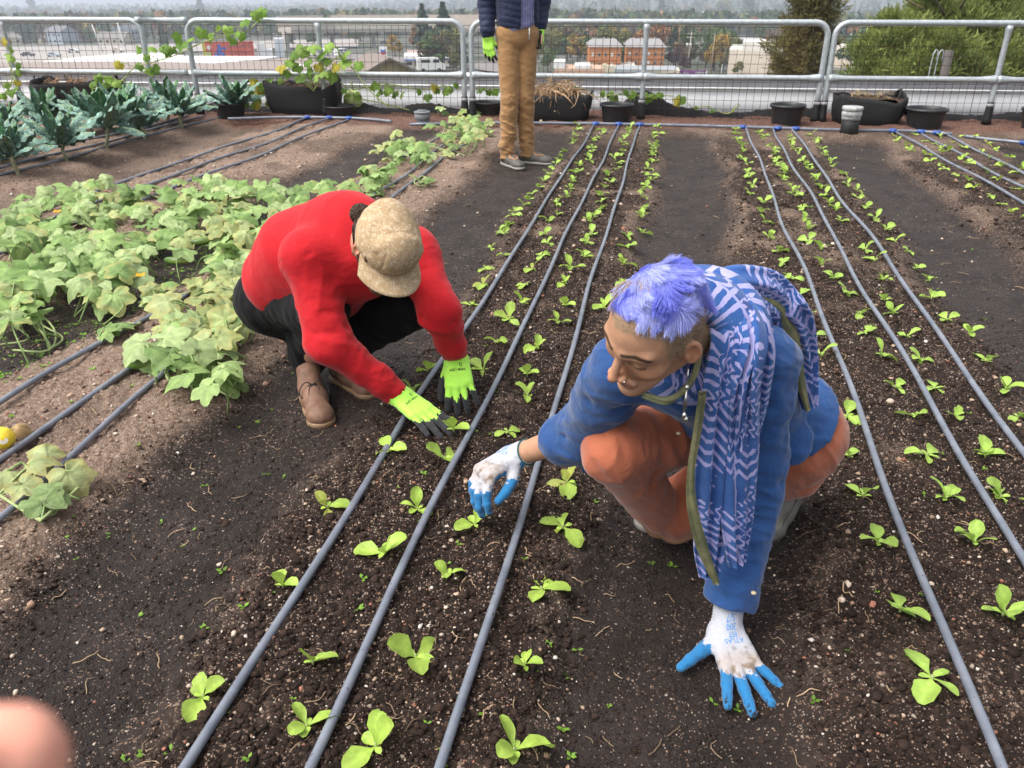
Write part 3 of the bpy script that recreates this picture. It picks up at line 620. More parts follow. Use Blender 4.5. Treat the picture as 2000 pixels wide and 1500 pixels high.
def build_kale():
    B=NB('kale'); co=B.coord(); a=B.attr('Col').outputs['Color']; c=B.mix(1.,a,B.ramp(B.noise(co,45,4),(.3,.65),(.7,1.3)),'MULTIPLY'); B.color(c); B.set('Roughness',.55); B.set('Specular IOR Level',.4)
    vo=B.vor(co,75); B.bump(vo.outputs['Distance'],.7,.012)
    vmat('kale_stem',.8,.6,60,.006,var=.3)
    spots=[((36,343),.92,"kale at the very picture edge, its stem by the front hose"),((131,315),.98,"broad kale with drooping leaves, second along the front of the kale row"),((211,291),1.1,"tall kale with one leaf upright, third along the front of the kale row"),((283,274),1.0,"kale fourth along the front row, stem bare below its spreading leaves"),((356,253),1.0,"kale fifth along the front row, in front of a fence post"),((462,236),.95,"lone kale in a black pot at the end of its row"),((14,285),.95,"kale half out of frame in the back row of kale"),((95,262),.9,"kale in front of the grow bag, second in the back row"),((180,262),.9,"kale behind the tall kale, in the back row"),((248,250),1.0,"kale in the back row between two fence posts"),((330,240),.95,"kale in the back row near the pale squash vine"),((0,320),.9,"kale mostly cut off by the picture edge")]
    for i,(px,s,l) in enumerate(spots):
        rng=np.random.default_rng(300+i); s*=1.17; p=PG(*px); root=thing('kale_plant','blue-green '+l,'kale',p,'kale plants in the back bed'); 
        H=rng.uniform(.10,.16)*s; m=MB(); w=rng.normal(0,.015,(4,2)); pts=[(w[k][0]*k/3,w[k][1]*k/3,-.02+(H+.02)*k/3) for k in range(4)]; m.tube(bez(pts,14),np.interp(np.linspace(0,1,len(bez(pts,14))),[0,1],[.013,.017])*(1+.15*np.sin(np.arange(len(bez(pts,14)))*2.1)),8,col=(.30,.31,.19)); m.obj('stem','kale_stem',root)
        m=MB(); top=np.array(pts[-1]); n=19; a=rng.uniform(0,6)
        for k in range(n):
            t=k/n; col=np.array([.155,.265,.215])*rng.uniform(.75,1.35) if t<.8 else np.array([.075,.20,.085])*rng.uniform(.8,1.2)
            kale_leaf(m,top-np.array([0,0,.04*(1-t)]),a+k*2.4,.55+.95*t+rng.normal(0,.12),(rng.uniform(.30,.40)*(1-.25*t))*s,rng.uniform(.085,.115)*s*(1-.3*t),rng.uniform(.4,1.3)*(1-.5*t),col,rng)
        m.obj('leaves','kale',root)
# ------------------------------------------------------------------ guard rail, mesh, parapet, pots
RZ=.955;MZ=.43
def fp(px,z,off=0.):
    """point over the fence line that shows at picture column px"""
    r=ray(px,100 if z>.7 else 190); d=np.array([r[0],r[1]]); a=FA[:2]+FNv[:2]*off; M=np.array([[d[0],-FD[0]],[d[1],-FD[1]]]); t=np.linalg.solve(M,a)[0]; return np.array([d[0]*t,d[1]*t,z])
def build_fence():
    B=NB('galvanised'); co=B.coord(); vo=B.vor(co,28); c=B.ramp(B.noise(co,30,5),(.3,(.33,.37,.39)),(.7,(.50,.54,.56))); c=B.mix(.22,c,B.ramp(vo.outputs['Color'],(0,(.3,.34,.37)),(1,(.62,.66,.68)))); B.color(c); B.set('Metallic',.35); B.set('Roughness',.48)
    pmat('rusty_wire',(.055,.028,.02),(.10,.055,.04),30,.8,metal=.3); pmat('black_tape',(.012,.012,.013),(.02,.02,.021),30,.55,.5,40,.006,spec=.4); pmat('grey_tape',(.25,.25,.26),(.38,.38,.39),40,.5)
    g='galvanised guard rail sections'
    def section(x0,x1,posts,label,le=True,re=True):
        a=fp(x0,RZ);b=fp(x1,RZ); root=thing('guard_rail',label,'railing',(a[0],a[1],0),g); o=np.array([a[0],a[1],0]); R=.13; r=.029
        def at(s,z): return np.array([a[0],a[1],z])+FD*s-o
        L=np.linalg.norm((b-a)[:2]); pts=[]
        if le: pts+=[at(0,.02),at(0,.3)]+[at(R-R*math.cos(t),RZ-R+R*math.sin(t)) for t in np.linspace(0,math.pi/2,9)]
        else: pts+=[at(0,RZ)]
        pts+=[at(R+(L-2*R)*k/6,RZ) for k in range(1,6)]
        if re: pts+=[at(L-R+R*math.sin(t),RZ-R+R*math.cos(t)) for t in np.linspace(0,math.pi/2,9)]+[at(L,.3),at(L,.02)]
        else: pts+=[at(L,RZ)]
        MB().tube(pts,r,14).obj('top_rail','galvanised',root)
        ps=[np.dot(fp(p,.5)-a,FD) for p in posts]
        for s in ps: MB().tube([at(s,.02),at(s,.25),at(s,RZ-.14),at(s,RZ-.06),at(s,RZ-.02)],[r*.9,r*.9,r*.9,r*1.15,r*1.35],12).obj('post','galvanised',root)
        cut=sorted(ps+([0] if le else [])+([L] if re else [])+([] if le else [-.01])+([] if re else [L+.01]))
        for c0,c1 in zip(cut,cut[1:]):
            MB().tube([at(c0+.0,MZ),at(c0+.03,MZ),at(c0+.08,MZ),at(c0+.16,MZ),at(c1-.16,MZ),at(c1-.08,MZ),at(c1-.03,MZ),at(c1,MZ)],[r*1.55,r*1.5,r*1.25,r*.95,r*.95,r*1.25,r*1.5,r*1.55],12).obj('mid_rail','galvanised',root)
        for s in ps+([0] if le else [])+([L] if re else []):
            m=MB(); m.tube([at(s,.0),at(s,.05),at(s,.11),at(s,.17),at(s,.215)],[.05,.043,.039,.036,.033],12); sl=m.obj('post_sleeve','black_tape',root)
            MB().tube([at(s,.17),at(s,.20)],[.0375,.036],12).obj('tape_band','grey_tape',sl)
    section(-190,284,[40],"galvanised guard rail section in front of the kale",le=True)
    section(372,905,[634],"long galvanised guard rail section entwined by squash vine")
    section(921,1612,[1254],"galvanised guard rail section behind the standing person")
    section(1626,2230,[1938],"galvanised guard rail section in front of the dark conifer")
    for z,l in ((RZ,"short grey coupling tube joining two guard rail tops"),(MZ,"short grey coupling tube joining two mid rails")):
        a=fp(276,z); b=fp(374,z); m=MB().tube([a,a+(b-a)*.1,a+(b-a)*.101,b-(b-a)*.101,b-(b-a)*.1,b],[.033,.033,.027,.027,.033,.033],12); tag(m.obj('coupling_tube','galvanised'),l,'tube')
    # welded wire panels between the posts
    def panel(x0,x1,label,top=.93):
        a=fp(x0,0,.045); b=fp(x1,0,.045); L=np.linalg.norm((b-a)[:2]); m=MB(); z=0.; rng=np.random.default_rng(int(x0)+900)
        zs=np.arange(.02,top+.03,.089)
        for z in zs: m.tube([a+FD*s+np.array([0,0,z+.004*math.sin(s*3+z*9)]) for s in np.linspace(0,L,14)],.0021,4,cap=False)
        s=0.
        while s<L: m.tube([a+FD*(s+.004*math.sin(z*6+s))+FNv*.003+np.array([0,0,z]) for z in np.linspace(0,zs[-1],5)],.0021 if rng.random()>.06 else .0035,4,cap=False); s+=.0765
        tag(m.obj('wire_mesh','rusty_wire'),label,'wire mesh','rusty wire mesh panels')
    panel(-200,280,"rusty wire mesh panel behind the kale")
    panel(282,372,"narrow rusty wire mesh panel under the coupling tubes"); panel(374,907,"rusty wire mesh panel with squash leaves poking through"); panel(909,1616,"rusty wire mesh panel behind the standing person and dry stalks"); panel(1618,2240,"rusty wire mesh panel in front of the dark conifer")
    # parapet
    pmat('white_metal',(.80,.81,.83),(.86,.87,.88),3,.45); pmat('grey_metal',(.36,.36,.385),(.42,.42,.44),3,.5)
    def wall(name,off,th,z0,z1,mat,par=None,x0=-400,x1=2400,bev=.004):
        a=fp(x0,0,off);b=fp(x1,0,off); c=(a+b)/2; L=np.linalg.norm((b-a)[:2]); M=np.stack([FD,FNv,[0,0,1]],1)
        return MB().box((c[0],c[1],(z0+z1)/2),(L,th,z1-z0),M,bev=bev).obj(name,mat,par)
    root=thing('parapet_wall',"low white metal parapet with a grey cap behind the fence",'parapet',fp(1000,0,.8))
    iv=Matrix.Translation(-root.location)
    for nm,off,th,z0,z1,mt in (('wall_panel',.72,.12,-.1,.245,'white_metal'),('drip_edge',.70,.15,.246,.262,'white_metal'),('fascia',.73,.16,.263,.345,'grey_metal'),('coping',.76,.26,.346,.372,'white_metal')):
        o=wall(nm,off,th,z0,z1,mt,root); o.matrix_parent_inverse=iv
    # black liner slumping along the wall base
    pmat('black_liner',(.006,.006,.007),(.013,.013,.014),6,.8,.5,12,.03,spec=.2)
    for k,(x0,x1,l,hh) in enumerate(((380,700,"black liner fabric bunched behind the bag with the squash vine",.07),(700,905,"black liner fabric strip below the pale melon",.10),(905,1045,"black liner scrap behind the standing person's legs",.10),(1215,1600,"black liner fabric heap sagging below the white parapet",.17),(1770,2200,"black liner fabric along the fence foot near the corner",.10))):
        V=[]; nu,nv=40,9; rng=np.random.default_rng(k)
        for i in range(nu):
            t=i/(nu-1); c=fp(x0+(x1-x0)*t,0,.42); h=hh*(.65+.35*math.sin(t*9+k*2))*(1.0 if k!=3 else (.6+1.2*math.exp(-((t-.08)/.12)**2)))
            for j in range(nv):
                s=j/(nv-1); V.append(c+FNv*(-.22+.44*s+.02*math.sin(9*t+4*s))+np.array([0,0,h*math.sin(math.pi*min(1,s*1.15))**.7+.015*rng.normal()*.5-.01]))
        tag(MB().grid(np.array(V),nu,nv).obj('black_liner','black_liner'),l,'liner')
def pot(px,py,dia,h,label,mat='black_plastic',off=0):
    c=PG(px,py); root=thing('black_pot',label,'plant pot',(c[0],c[1],-.01),'black nursery pots along the fence'); r=dia/2
    MB().lathe([(.001,0),(r*.80,0),(r*.82,.01),(r*.96,h*.86),(r*.97,h*.88)],28,cap=False).obj('body',mat,root)
    MB().lathe([(r*.97,h*.88),(r*1.06,h*.885),(r*1.06,h),(r*.99,h),(r*.95,h*.9),(r*.80,h*.25)],28,cap=False).obj('rim',mat,root)
    MB().lathe([(.001,h*.62),(r*.5,h*.63),(r*.86,h*.60)],20,cap=False).obj('soil_fill','bag_soil',root)
def grow_bag(px,py,w,d,h,label,fill,rz=None,slump=.0,seed=0,handles=((-.9,0),(.9,0))):
    rng=np.random.default_rng(seed+40); c=PG(px,py); c=c+np.array([0,d*.5,0]); c[2]=-.01; root=thing('grow_bag',label,'grow bag',c,'black fabric grow bags along the fence',math.atan2(FD[1],FD[0]))
    n=56; V=[]; an=np.arange(n)*2*math.pi/n; prof=[(0,.90,0.),(.06,.97,0),(.3,1.03,0),(.6,1.04,0),(.85,1.02,0),(1.,1.0,0),(1.005,.965,0),(.9,.95,0),(.7,.95,0)]
    sq=np.sign(np.cos(an))*np.abs(np.cos(an))**.42; sr=np.sign(np.sin(an))*np.abs(np.sin(an))**.42
    rim=1+.07*np.sin(2*an+seed)+.06*np.sin(3*an+seed*2)+.03*np.sin(7*an+seed)-slump*np.exp(-((an-4.71)/.7)**2)
    for t,k,_ in prof:
        z=h*t*(rim if t>.5 else 1+(rim-1)*t*2); fold=(1+.022*np.sin(9*an+seed+t*5)+.014*np.sin(17*an+4*t))*(.93+.10*t+.03*np.sin(3*an+seed+3*t))
        V.append(np.stack([sq*w/2*k*fold,sr*d/2*k*fold,z+0*an],1))
    MB().grid(np.concatenate(V),len(prof),n,wrap=True).obj('fabric','bag_fabric',root)
    V=[];
    for k in (0.02,.4,.75,.955): V.append(np.stack([sq*w/2*k,sr*d/2*k,h*(.84+.10*(1-k))+.018*np.sin(5*an+k*9)*k+RNG.normal(0,.006,n)],1))
    MB().grid(np.concatenate(V),4,n,wrap=True).obj('soil_fill','bag_soil',root)
    for sx,_ in handles:
        pts=bez([(sx*w/2*1.02,-d*.15,h*.85),(sx*w/2*1.08,-d*.1,h*1.08),(sx*w/2*1.1,0,h*1.17),(sx*w/2*1.08,d*.1,h*1.08),(sx*w/2*1.02,d*.15,h*.85)],16); m=MB()
        V=np.concatenate([[p+np.array([0,0,.0])-np.array([.004,0,0]),p+np.array([.022*np.sign(sx),0,.012])] for p in pts]); m.grid(V,len(pts),2); o=m.obj('handle','bag_fabric',root); so=o.modifiers.new('thick','SOLIDIFY'); so.thickness=.004
    return root,c
def stalks(root,n,box,rng,col,L,r,hang=.4,name='dry_stalks',curl=.6):
    m=MB()
    for _ in range(n):
        p=np.array([rng.uniform(-box[0],box[0]),rng.uniform(-box[1],box[1]),box[2]+rng.uniform(-.01,.05)]); a=rng.uniform(0,6.28); d=np.array([math.cos(a),math.sin(a)*.7-.25,rng.uniform(-.2,.55)]); pts=[p]; l=rng.uniform(*L)
        for k in range(5): d=norm(d+rng.normal(0,curl*.4,3)+np.array([0,-.05,-hang*.25])); p=p+d*l/5; pts.append(p)
        m.tube(bez(pts,9),rng.uniform(*r)*np.linspace(1,.5,len(bez(pts,9))),4,col=np.array(col)*rng.uniform(.6,1.35))
    return m.obj(name,'straw',root)
def build_rooftop_items():
    pmat('black_plastic',(.016,.017,.019),(.028,.029,.031),20,.42,.15,90,.001,spec=.45); pmat('grey_pvc',(.15,.165,.18),(.21,.225,.24),20,.45); pmat('white_pvc',(.24,.26,.26),(.50,.50,.48),22,.6)
    B=NB('bag_fabric'); co=B.coord(); B.color(B.ramp(B.noise(co,11,6,.6),(.3,(.007,.007,.008)),(.62,(.013,.013,.014)),(.8,(.04,.035,.03)))); B.set('Roughness',.72); B.bump(B.math('ADD',B.noise(co,8,4),B.noise(co,160,2)),.55,.012)
    pmat('bag_soil',(.028,.018,.013),(.10,.065,.042),30,.95,.8,60,.01); vmat('straw',.85,.4,200,.002,var=.25)
    rng=np.random.default_rng(77)
    for px,py,dia,h,l in ((665,228,.33,.13,"shallow black pot in front of the grow bag with the squash vine"),(1203,237,.34,.19,"black pot right of the bag heaped with dry stalks"),(1534,243,.34,.21,"black pot left of two taped fence posts"),(1803,249,.38,.20,"black pot beside the sagging grow bag near the corner"),(952,224,.33,.15,"black pot half hidden behind the standing person"),(452,230,.33,.17,"black pot holding the lone kale at the row end"),(186,213,.34,.2,"black pot behind the kale, before the first rail"),(2025,250,.34,.2,"brown-black pot cut off at the picture edge")): pot(px,py,dia,h,l)
    root,c=grow_bag(590,226,.78,.42,.33,"black fabric grow bag from which the climbing squash vine grows",1,seed=1,handles=((.9,0),)); stalks(root,26,(.25,.14,.32),rng,(.30,.20,.12),(.05,.12),(.003,.006))
    root,c=grow_bag(1090,238,.70,.42,.26,"black fabric grow bag heaped with dry pulled-out stalks",1,seed=4,handles=((.93,0),))
    stalks(root,230,(.24,.17,.29),rng,(.36,.24,.14),(.10,.30),(.003,.007),hang=1.0); stalks(root,60,(.12,.10,.34),rng,(.40,.28,.17),(.10,.22),(.003,.007),hang=.5)
    m=MB(); 
    for a,b,z in ((.12,-.1,.32),(.20,-.06,.31),(-.02,-.2,.12),(-.16,-.22,.02)): m.lathe([(.001,-.012),(.012,-.01),(.017,0),(.012,.01),(.001,.012)],10,(a,b,z),col=(.55,.42,.26))
    m.obj('bulb','straw',root)
    root,c=grow_bag(1703,246,.66,.40,.29,"sagging black grow bag with a few straw bits, near the corner",1,seed=7,slump=.08,handles=((.8,0),)); stalks(root,40,(.2,.1,.27),rng,(.40,.30,.17),(.05,.14),(.0025,.005))
    root,c=grow_bag(142,214,.95,.45,.30,"wide black grow bag behind the kale, topped with brown litter",1,seed=9); stalks(root,80,(.3,.14,.29),rng,(.34,.21,.12),(.05,.16),(.003,.006),hang=.8)
    for px,py,s,l,mt,H,r in ((826,250,.9,"grey plastic pipe cap standing in the bare brown bed",'grey_pvc',.15,.078),(1655,272,1.0,"white-topped taped pipe standing in front of the sagging grow bag",'white_pvc',.29,.088)):
        c=PG(px,py); root=thing('pipe_cap',l,'pipe',(c[0],c[1],-.03))
        q=.42 if mt=='grey_pvc' else .66; MB().tube([(0,0,0),(.003,0,H*.3),(0,.002,H*q)],[r*.95,r*.93,r*.97],20).obj('riser','black_tape' if mt=='white_pvc' else 'grey_pvc',root)
        if mt=='white_pvc': MB().tube([(0,0,H*.56),(0,.002,H*.70)],r*.985,20).obj('tape_band','grey_tape',root)
        MB().lathe([(r*1.0,H*(q+.02)),(r*1.06,H*(q+.05)),(r*1.06,H*.82),(r*1.0,H*.84),(r*1.0,H*.86),(r*1.10,H*.87),(r*1.10,H*.965),(r*1.02,H*.985),(.001,H*.985)],22,cap=False).obj('cap',mt,root)
        if mt=='grey_pvc': MB().box((0,0,H*1.02),(r*1.2,r*.5,H*.12),bev=.004).obj('plug','grey_pvc',root)
    # squash vines on the fence
    leaf_mat('squash_leaf',.35,.12); G=[(.17,.31,.04),(.22,.37,.055),(.27,.42,.08),(.14,.26,.04)]
    def vine(label,pathpx,leaves,R,off=-.07,z=None,yel=.1):
        root=thing('squash_vine',label,'squash vine',(0,0,0)); m=MB(); st=MB(); r2=np.random.default_rng(len(leaves)*7+len(label))
        def q(px,py,o): 
            y=(FA+FD*0)[1]; r=ray(px,py); d=np.array([r[0],r[1]]); a=FA[:2]+FNv[:2]*o; t=np.linalg.solve(np.array([[d[0],-FD[0]],[d[1],-FD[1]]]),a)[0]; return cC+r*t
        for pp in (pathpx if isinstance(pathpx[0][0],(tuple,list)) else [pathpx]): st.tube(bez([q(a,b,off) for a,b in pp],30),.0065,6,col=(.36,.42,.15))
        allp=[q(a,b,off) for pp in (pathpx if isinstance(pathpx[0][0],(tuple,list)) else [pathpx]) for a,b in pp]
        for (a,b) in leaves:
            o=q(a,b,off+r2.uniform(-.10,.02)); R_=R*r2.uniform(.75,1.2); nr=np.array([r2.normal(0,.5),-.75+r2.normal(0,.35),.55+r2.normal(0,.3)]); f=np.array([r2.normal(0,.6),-.2,-1.])
            col=np.array(G[r2.integers(4)])*r2.uniform(.8,1.15)
            if r2.random()<yel: col=np.array([.50,.42,.05])
            pleaf(m,o,nr,f,R_,col,r2,lob=r2.uniform(.26,.4),cup=r2.uniform(.1,.4),nth=24)
            nb=min(allp,key=lambda s:np.linalg.norm(s-o)); st.tube(bez([nb,(nb+o)/2+np.array([0,-.02,.03]),o],7),.003,5,col=(.33,.42,.14))
        m.obj('foliage','squash_leaf',root); st.obj('vine','cuke_stem',root); return root
    rr=np.random.default_rng(5)
    vine("squash vine climbing over the guard rail from the grow bag",[(612,178),(640,128),(665,112),(690,135),(720,175),(760,210)],[(560,138),(585,150),(600,120),(628,105),(640,88),(612,88),(655,128),(672,105),(548,130),(582,130),(565,120),(700,125),(600,140),(615,150),(650,145),(575,105),(640,115),(622,128),(676,120),(592,95),(660,95),(630,140)],.085)
    vine("long squash runner tied across two fence posts above the kale",[[(180,180),(235,160),(262,132),(310,118),(350,105),(390,85),(430,72),(480,62),(505,40)],[(262,132),(300,150)]],[(212,152),(235,125),(275,128),(292,135),(300,95),(318,92),(335,95),(355,85),(372,75),(395,60),(430,55),(470,65),(475,42),(500,25),(512,20),(455,75),(270,95),(205,165),(225,160),(250,165),(180,160),(195,175),(190,150),(300,132),(410,70),(445,55),(350,70),(328,100),(285,110)],.065,yel=.06)
    vine("squash leaves at the picture's far edge beside the first post",[[(10,185),(25,150),(15,115),(22,100)]],[(5,80),(20,95),(22,112),(12,105),(35,125),(30,140),(12,165),(28,172),(5,185),(20,178),(35,160)],.052,yel=.1)
    vine("squash leaves along the parapet behind the lone kale",[[(470,170),(510,165),(545,175),(575,190)]],[(rr.uniform(455,560),rr.uniform(155,205)) for _ in range(34)],.06,off=.12)
    vine("squash runner with a melon under the second rail section",[[(665,160),(700,190),(740,200),(800,215)],[(690,175),(760,165),(820,175),(870,168)]],[(728,170),(745,175),(755,180),(770,182),(785,182),(672,175),(680,185),(850,170),(855,175),(835,186),(820,178),(760,172),(738,182),(890,165),(880,172),(735,165),(700,185),(868,178)],.055,off=.1)
    vine("sparse squash leaves beyond the mesh beside the dry stalks",[[(930,175),(980,178)],[(1165,190),(1210,185),(1280,190)]],[(942,172),(955,178),(968,176),(1175,180),(1190,182),(1200,190),(1222,178),(1230,185),(1240,180),(1275,185),(1290,182),(1265,188),(1130,172),(1120,174),(1325,195),(1330,192)],.06,off=.15)
    vine("thin squash tendril on the white parapet with small leaves",[[(1355,212),(1380,208),(1420,222),(1445,205)]],[(1360,210),(1390,218),(1325,200),(1432,212)],.035,off=.3)
    c=fp(689,0,.35); c[2]=.115
    root=thing('pale_melon',"pale green oval melon resting behind the wire mesh",'melon',c); MB().lathe([(.002,-.125),(.05,-.118),(.09,-.08),(.108,-.02),(.105,.04),(.08,.09),(.04,.12),(.002,.127)],24,col=(.47,.55,.22)).obj('rind','fruit_skin',root); MB().tube([(0,0,.12),(.01,-.01,.16),(-.01,-.02,.2)],.008,6,col=(.3,.38,.12)).obj('stalk','cuke_stem',root)
# ------------------------------------------------------------------ the town below the roof
TAU=math.tan(math.radians(1.7)); DROP=14.
def ridge(x,y):
    D=np.hypot(x,y); az=np.degrees(np.arctan2(x,y)); q=np.stack([x,y,0*x],1)
    h=sst(900,3200,D)*D*(.0085+.034*sst(-12,10,az)+.004*vn(q,.0011)+.002*vn(q,.004)); return h*(1-.4*sst(3300,4200,D))
def TZ(x,y):
    x=np.atleast_1d(np.asarray(x,float));y=np.atleast_1d(np.asarray(y,float)); return CZ-DROP-np.hypot(x,y)*TAU+ridge(x,y)
def T(px,py,h=0.):
    r=ray(px,py); n=math.hypot(r[0],r[1]); t=-(DROP-h)/(r[2]+n*TAU); p=cC+r*t
    if np.hypot(p[0],p[1])>880 or t<0:
        for t in np.exp(np.linspace(math.log(300),math.log(4200),260)):
            p=cC+r*t
            if p[2]<TZ(p[0],p[1])[0]+h: break
    return p
def mppx(p): return (-(p-cC)@cB*-1 if False else float((np.asarray(p)-cC)@(-cB)))/F
def build_terrain():
    na,nr=120,170; a=np.radians(np.linspace(-62,62,na)); r=np.exp(np.linspace(math.log(10.9),math.log(4300),nr)); rr,aa=np.meshgrid(r,a,indexing='ij'); x=(rr*np.sin(aa)).ravel();y=(rr*np.cos(aa)).ravel()
    B=NB('town_ground'); co=B.coord(); c=B.ramp(B.noise(co,.035,6,.65),(.3,(.025,.04,.016)),(.48,(.045,.055,.028)),(.58,(.13,.12,.105)),(.66,(.05,.06,.03)),(.75,(.025,.04,.016))); B.color(c); B.set('Roughness',.9)
    I=np.arange(na*nr).reshape(nr,na); q=np.stack([I[:-1,:-1],I[:-1,1:],I[1:,1:],I[1:,:-1]],-1).reshape(-1,4)
    o=link('terrain',mk_mesh('terrain',np.stack([x,y,TZ(x,y)],1),q.astype(np.int32),'town_ground')); tag(o,None,None,kind='structure')
def crown_mesh(kind,seed,nq,quad,spr=1.):
    """unit-height tree made of many small leaf cards; returns MB"""
    rng=np.random.default_rng(seed); pal={'conifer':[(.030,.052,.026),(.045,.07,.032),(.022,.040,.024)],'round':[(.05,.085,.025),(.075,.115,.032),(.035,.06,.02)],'olive':[(.10,.105,.03),(.14,.13,.04),(.07,.08,.025)],'gold':[(.22,.17,.035),(.28,.15,.03),(.15,.13,.03)],'rust':[(.20,.085,.035),(.16,.10,.04),(.24,.13,.05)],'plum':[(.060,.030,.036),(.085,.045,.045),(.04,.022,.026)],'cypress':[(.026,.046,.024),(.038,.06,.03)],'brown':[(.11,.085,.055),(.14,.10,.06),(.08,.065,.04)]}[kind]
    n=nq; 
    if kind in('conifer',):
        t=rng.uniform(0,1,n)**.8; z=.10+.9*t; lev=np.floor(t*11); rad=(1-t)**.8*.27*(.62+.38*np.abs(np.sin(lev*2.1+1)))*(.75+.5*(1-(t*11-lev))); a=rng.uniform(0,6.283,n); arm=.75+.35*np.cos(a*5+lev*1.7); rr=rad*arm*rng.uniform(.25,1,n)**.5
        P_=np.stack([rr*np.cos(a),rr*np.sin(a),z-.06*rr],1)
    elif kind=='cypress':
        t=rng.uniform(0,1,n); z=.04+.96*t; rad=.115*np.sin(np.pi*np.clip(t*.82+.14,0,1))**.7*(1+.25*np.sin(t*23)); a=rng.uniform(0,6.283,n); rr=rad*rng.uniform(.3,1,n)**.5*(1+.2*np.sin(3*a+t*9)); P_=np.stack([rr*np.cos(a),rr*np.sin(a),z],1)
    else:
        K=rng.integers(11,16); ce=[];
        for k in range(K):
            a=rng.uniform(0,6.28); h=rng.uniform(.34,.86); R=.34*math.sqrt(max(.05,1-((h-.55)/.45)**2)); ce.append((R*rng.uniform(.3,1)*math.cos(a),R*rng.uniform(.3,1)*math.sin(a),h,rng.uniform(.11,.19)))
        ce=np.array(ce); k=rng.integers(0,K,n); d=rng.normal(0,1,(n,3)); d/=np.linalg.norm(d,axis=1)[:,None]; P_=ce[k,:3]+d*(ce[k,3]*rng.uniform(.55,1.05,n)**.5)[:,None]*np.array([1,1,.8]); P_=P_[P_[:,2]>.14]; n=len(P_)
    u=rng.normal(0,1,(n,3)); u/=np.linalg.norm(u,axis=1)[:,None]; w=np.cross(u,rng.normal(0,1,(n,3))); w/=np.linalg.norm(w,axis=1)[:,None]; s=quad*rng.uniform(.6,1.3,n)[:,None]*spr
    pal=[tuple(min(.9,x*1.55) for x in c) for c in pal]; V=np.stack([P_-u*s,P_+w*s*.7,P_+u*s,P_-w*s*.7],1).reshape(-1,3); C=np.repeat(np.array(pal)[rng.integers(0,len(pal),n)]*rng.uniform(.7,1.3,(n,1)),4,0)
    m=MB(); m.add(V,np.arange(n*4).reshape(n,4).tolist(),C); return m
def tree_proto(kind,seed,nq=950,quad=.046):
    m=crown_mesh(kind,seed,nq,quad); k=.045 if kind!='cypress' else .03
    b=MB(); b.tube([(0,0,-.05),(.004,0,.2),(0,.004,.55)],[k*.7,k*.5,k*.2],7,col=(.07,.05,.038))
    if kind not in('conifer','cypress'):
        for a in range(5): b.tube([(0,0,.25),(.12*math.cos(a*1.26),.12*math.sin(a*1.26),.45),(.2*math.cos(a*1.26+.3),.2*math.sin(a*1.26+.3),.62)],[k*.35,k*.22,k*.08],5,col=(.07,.05,.038))
    return m.mesh(kind+'_crown','crown_leaf',False),b.mesh(kind+'_trunk','bark')
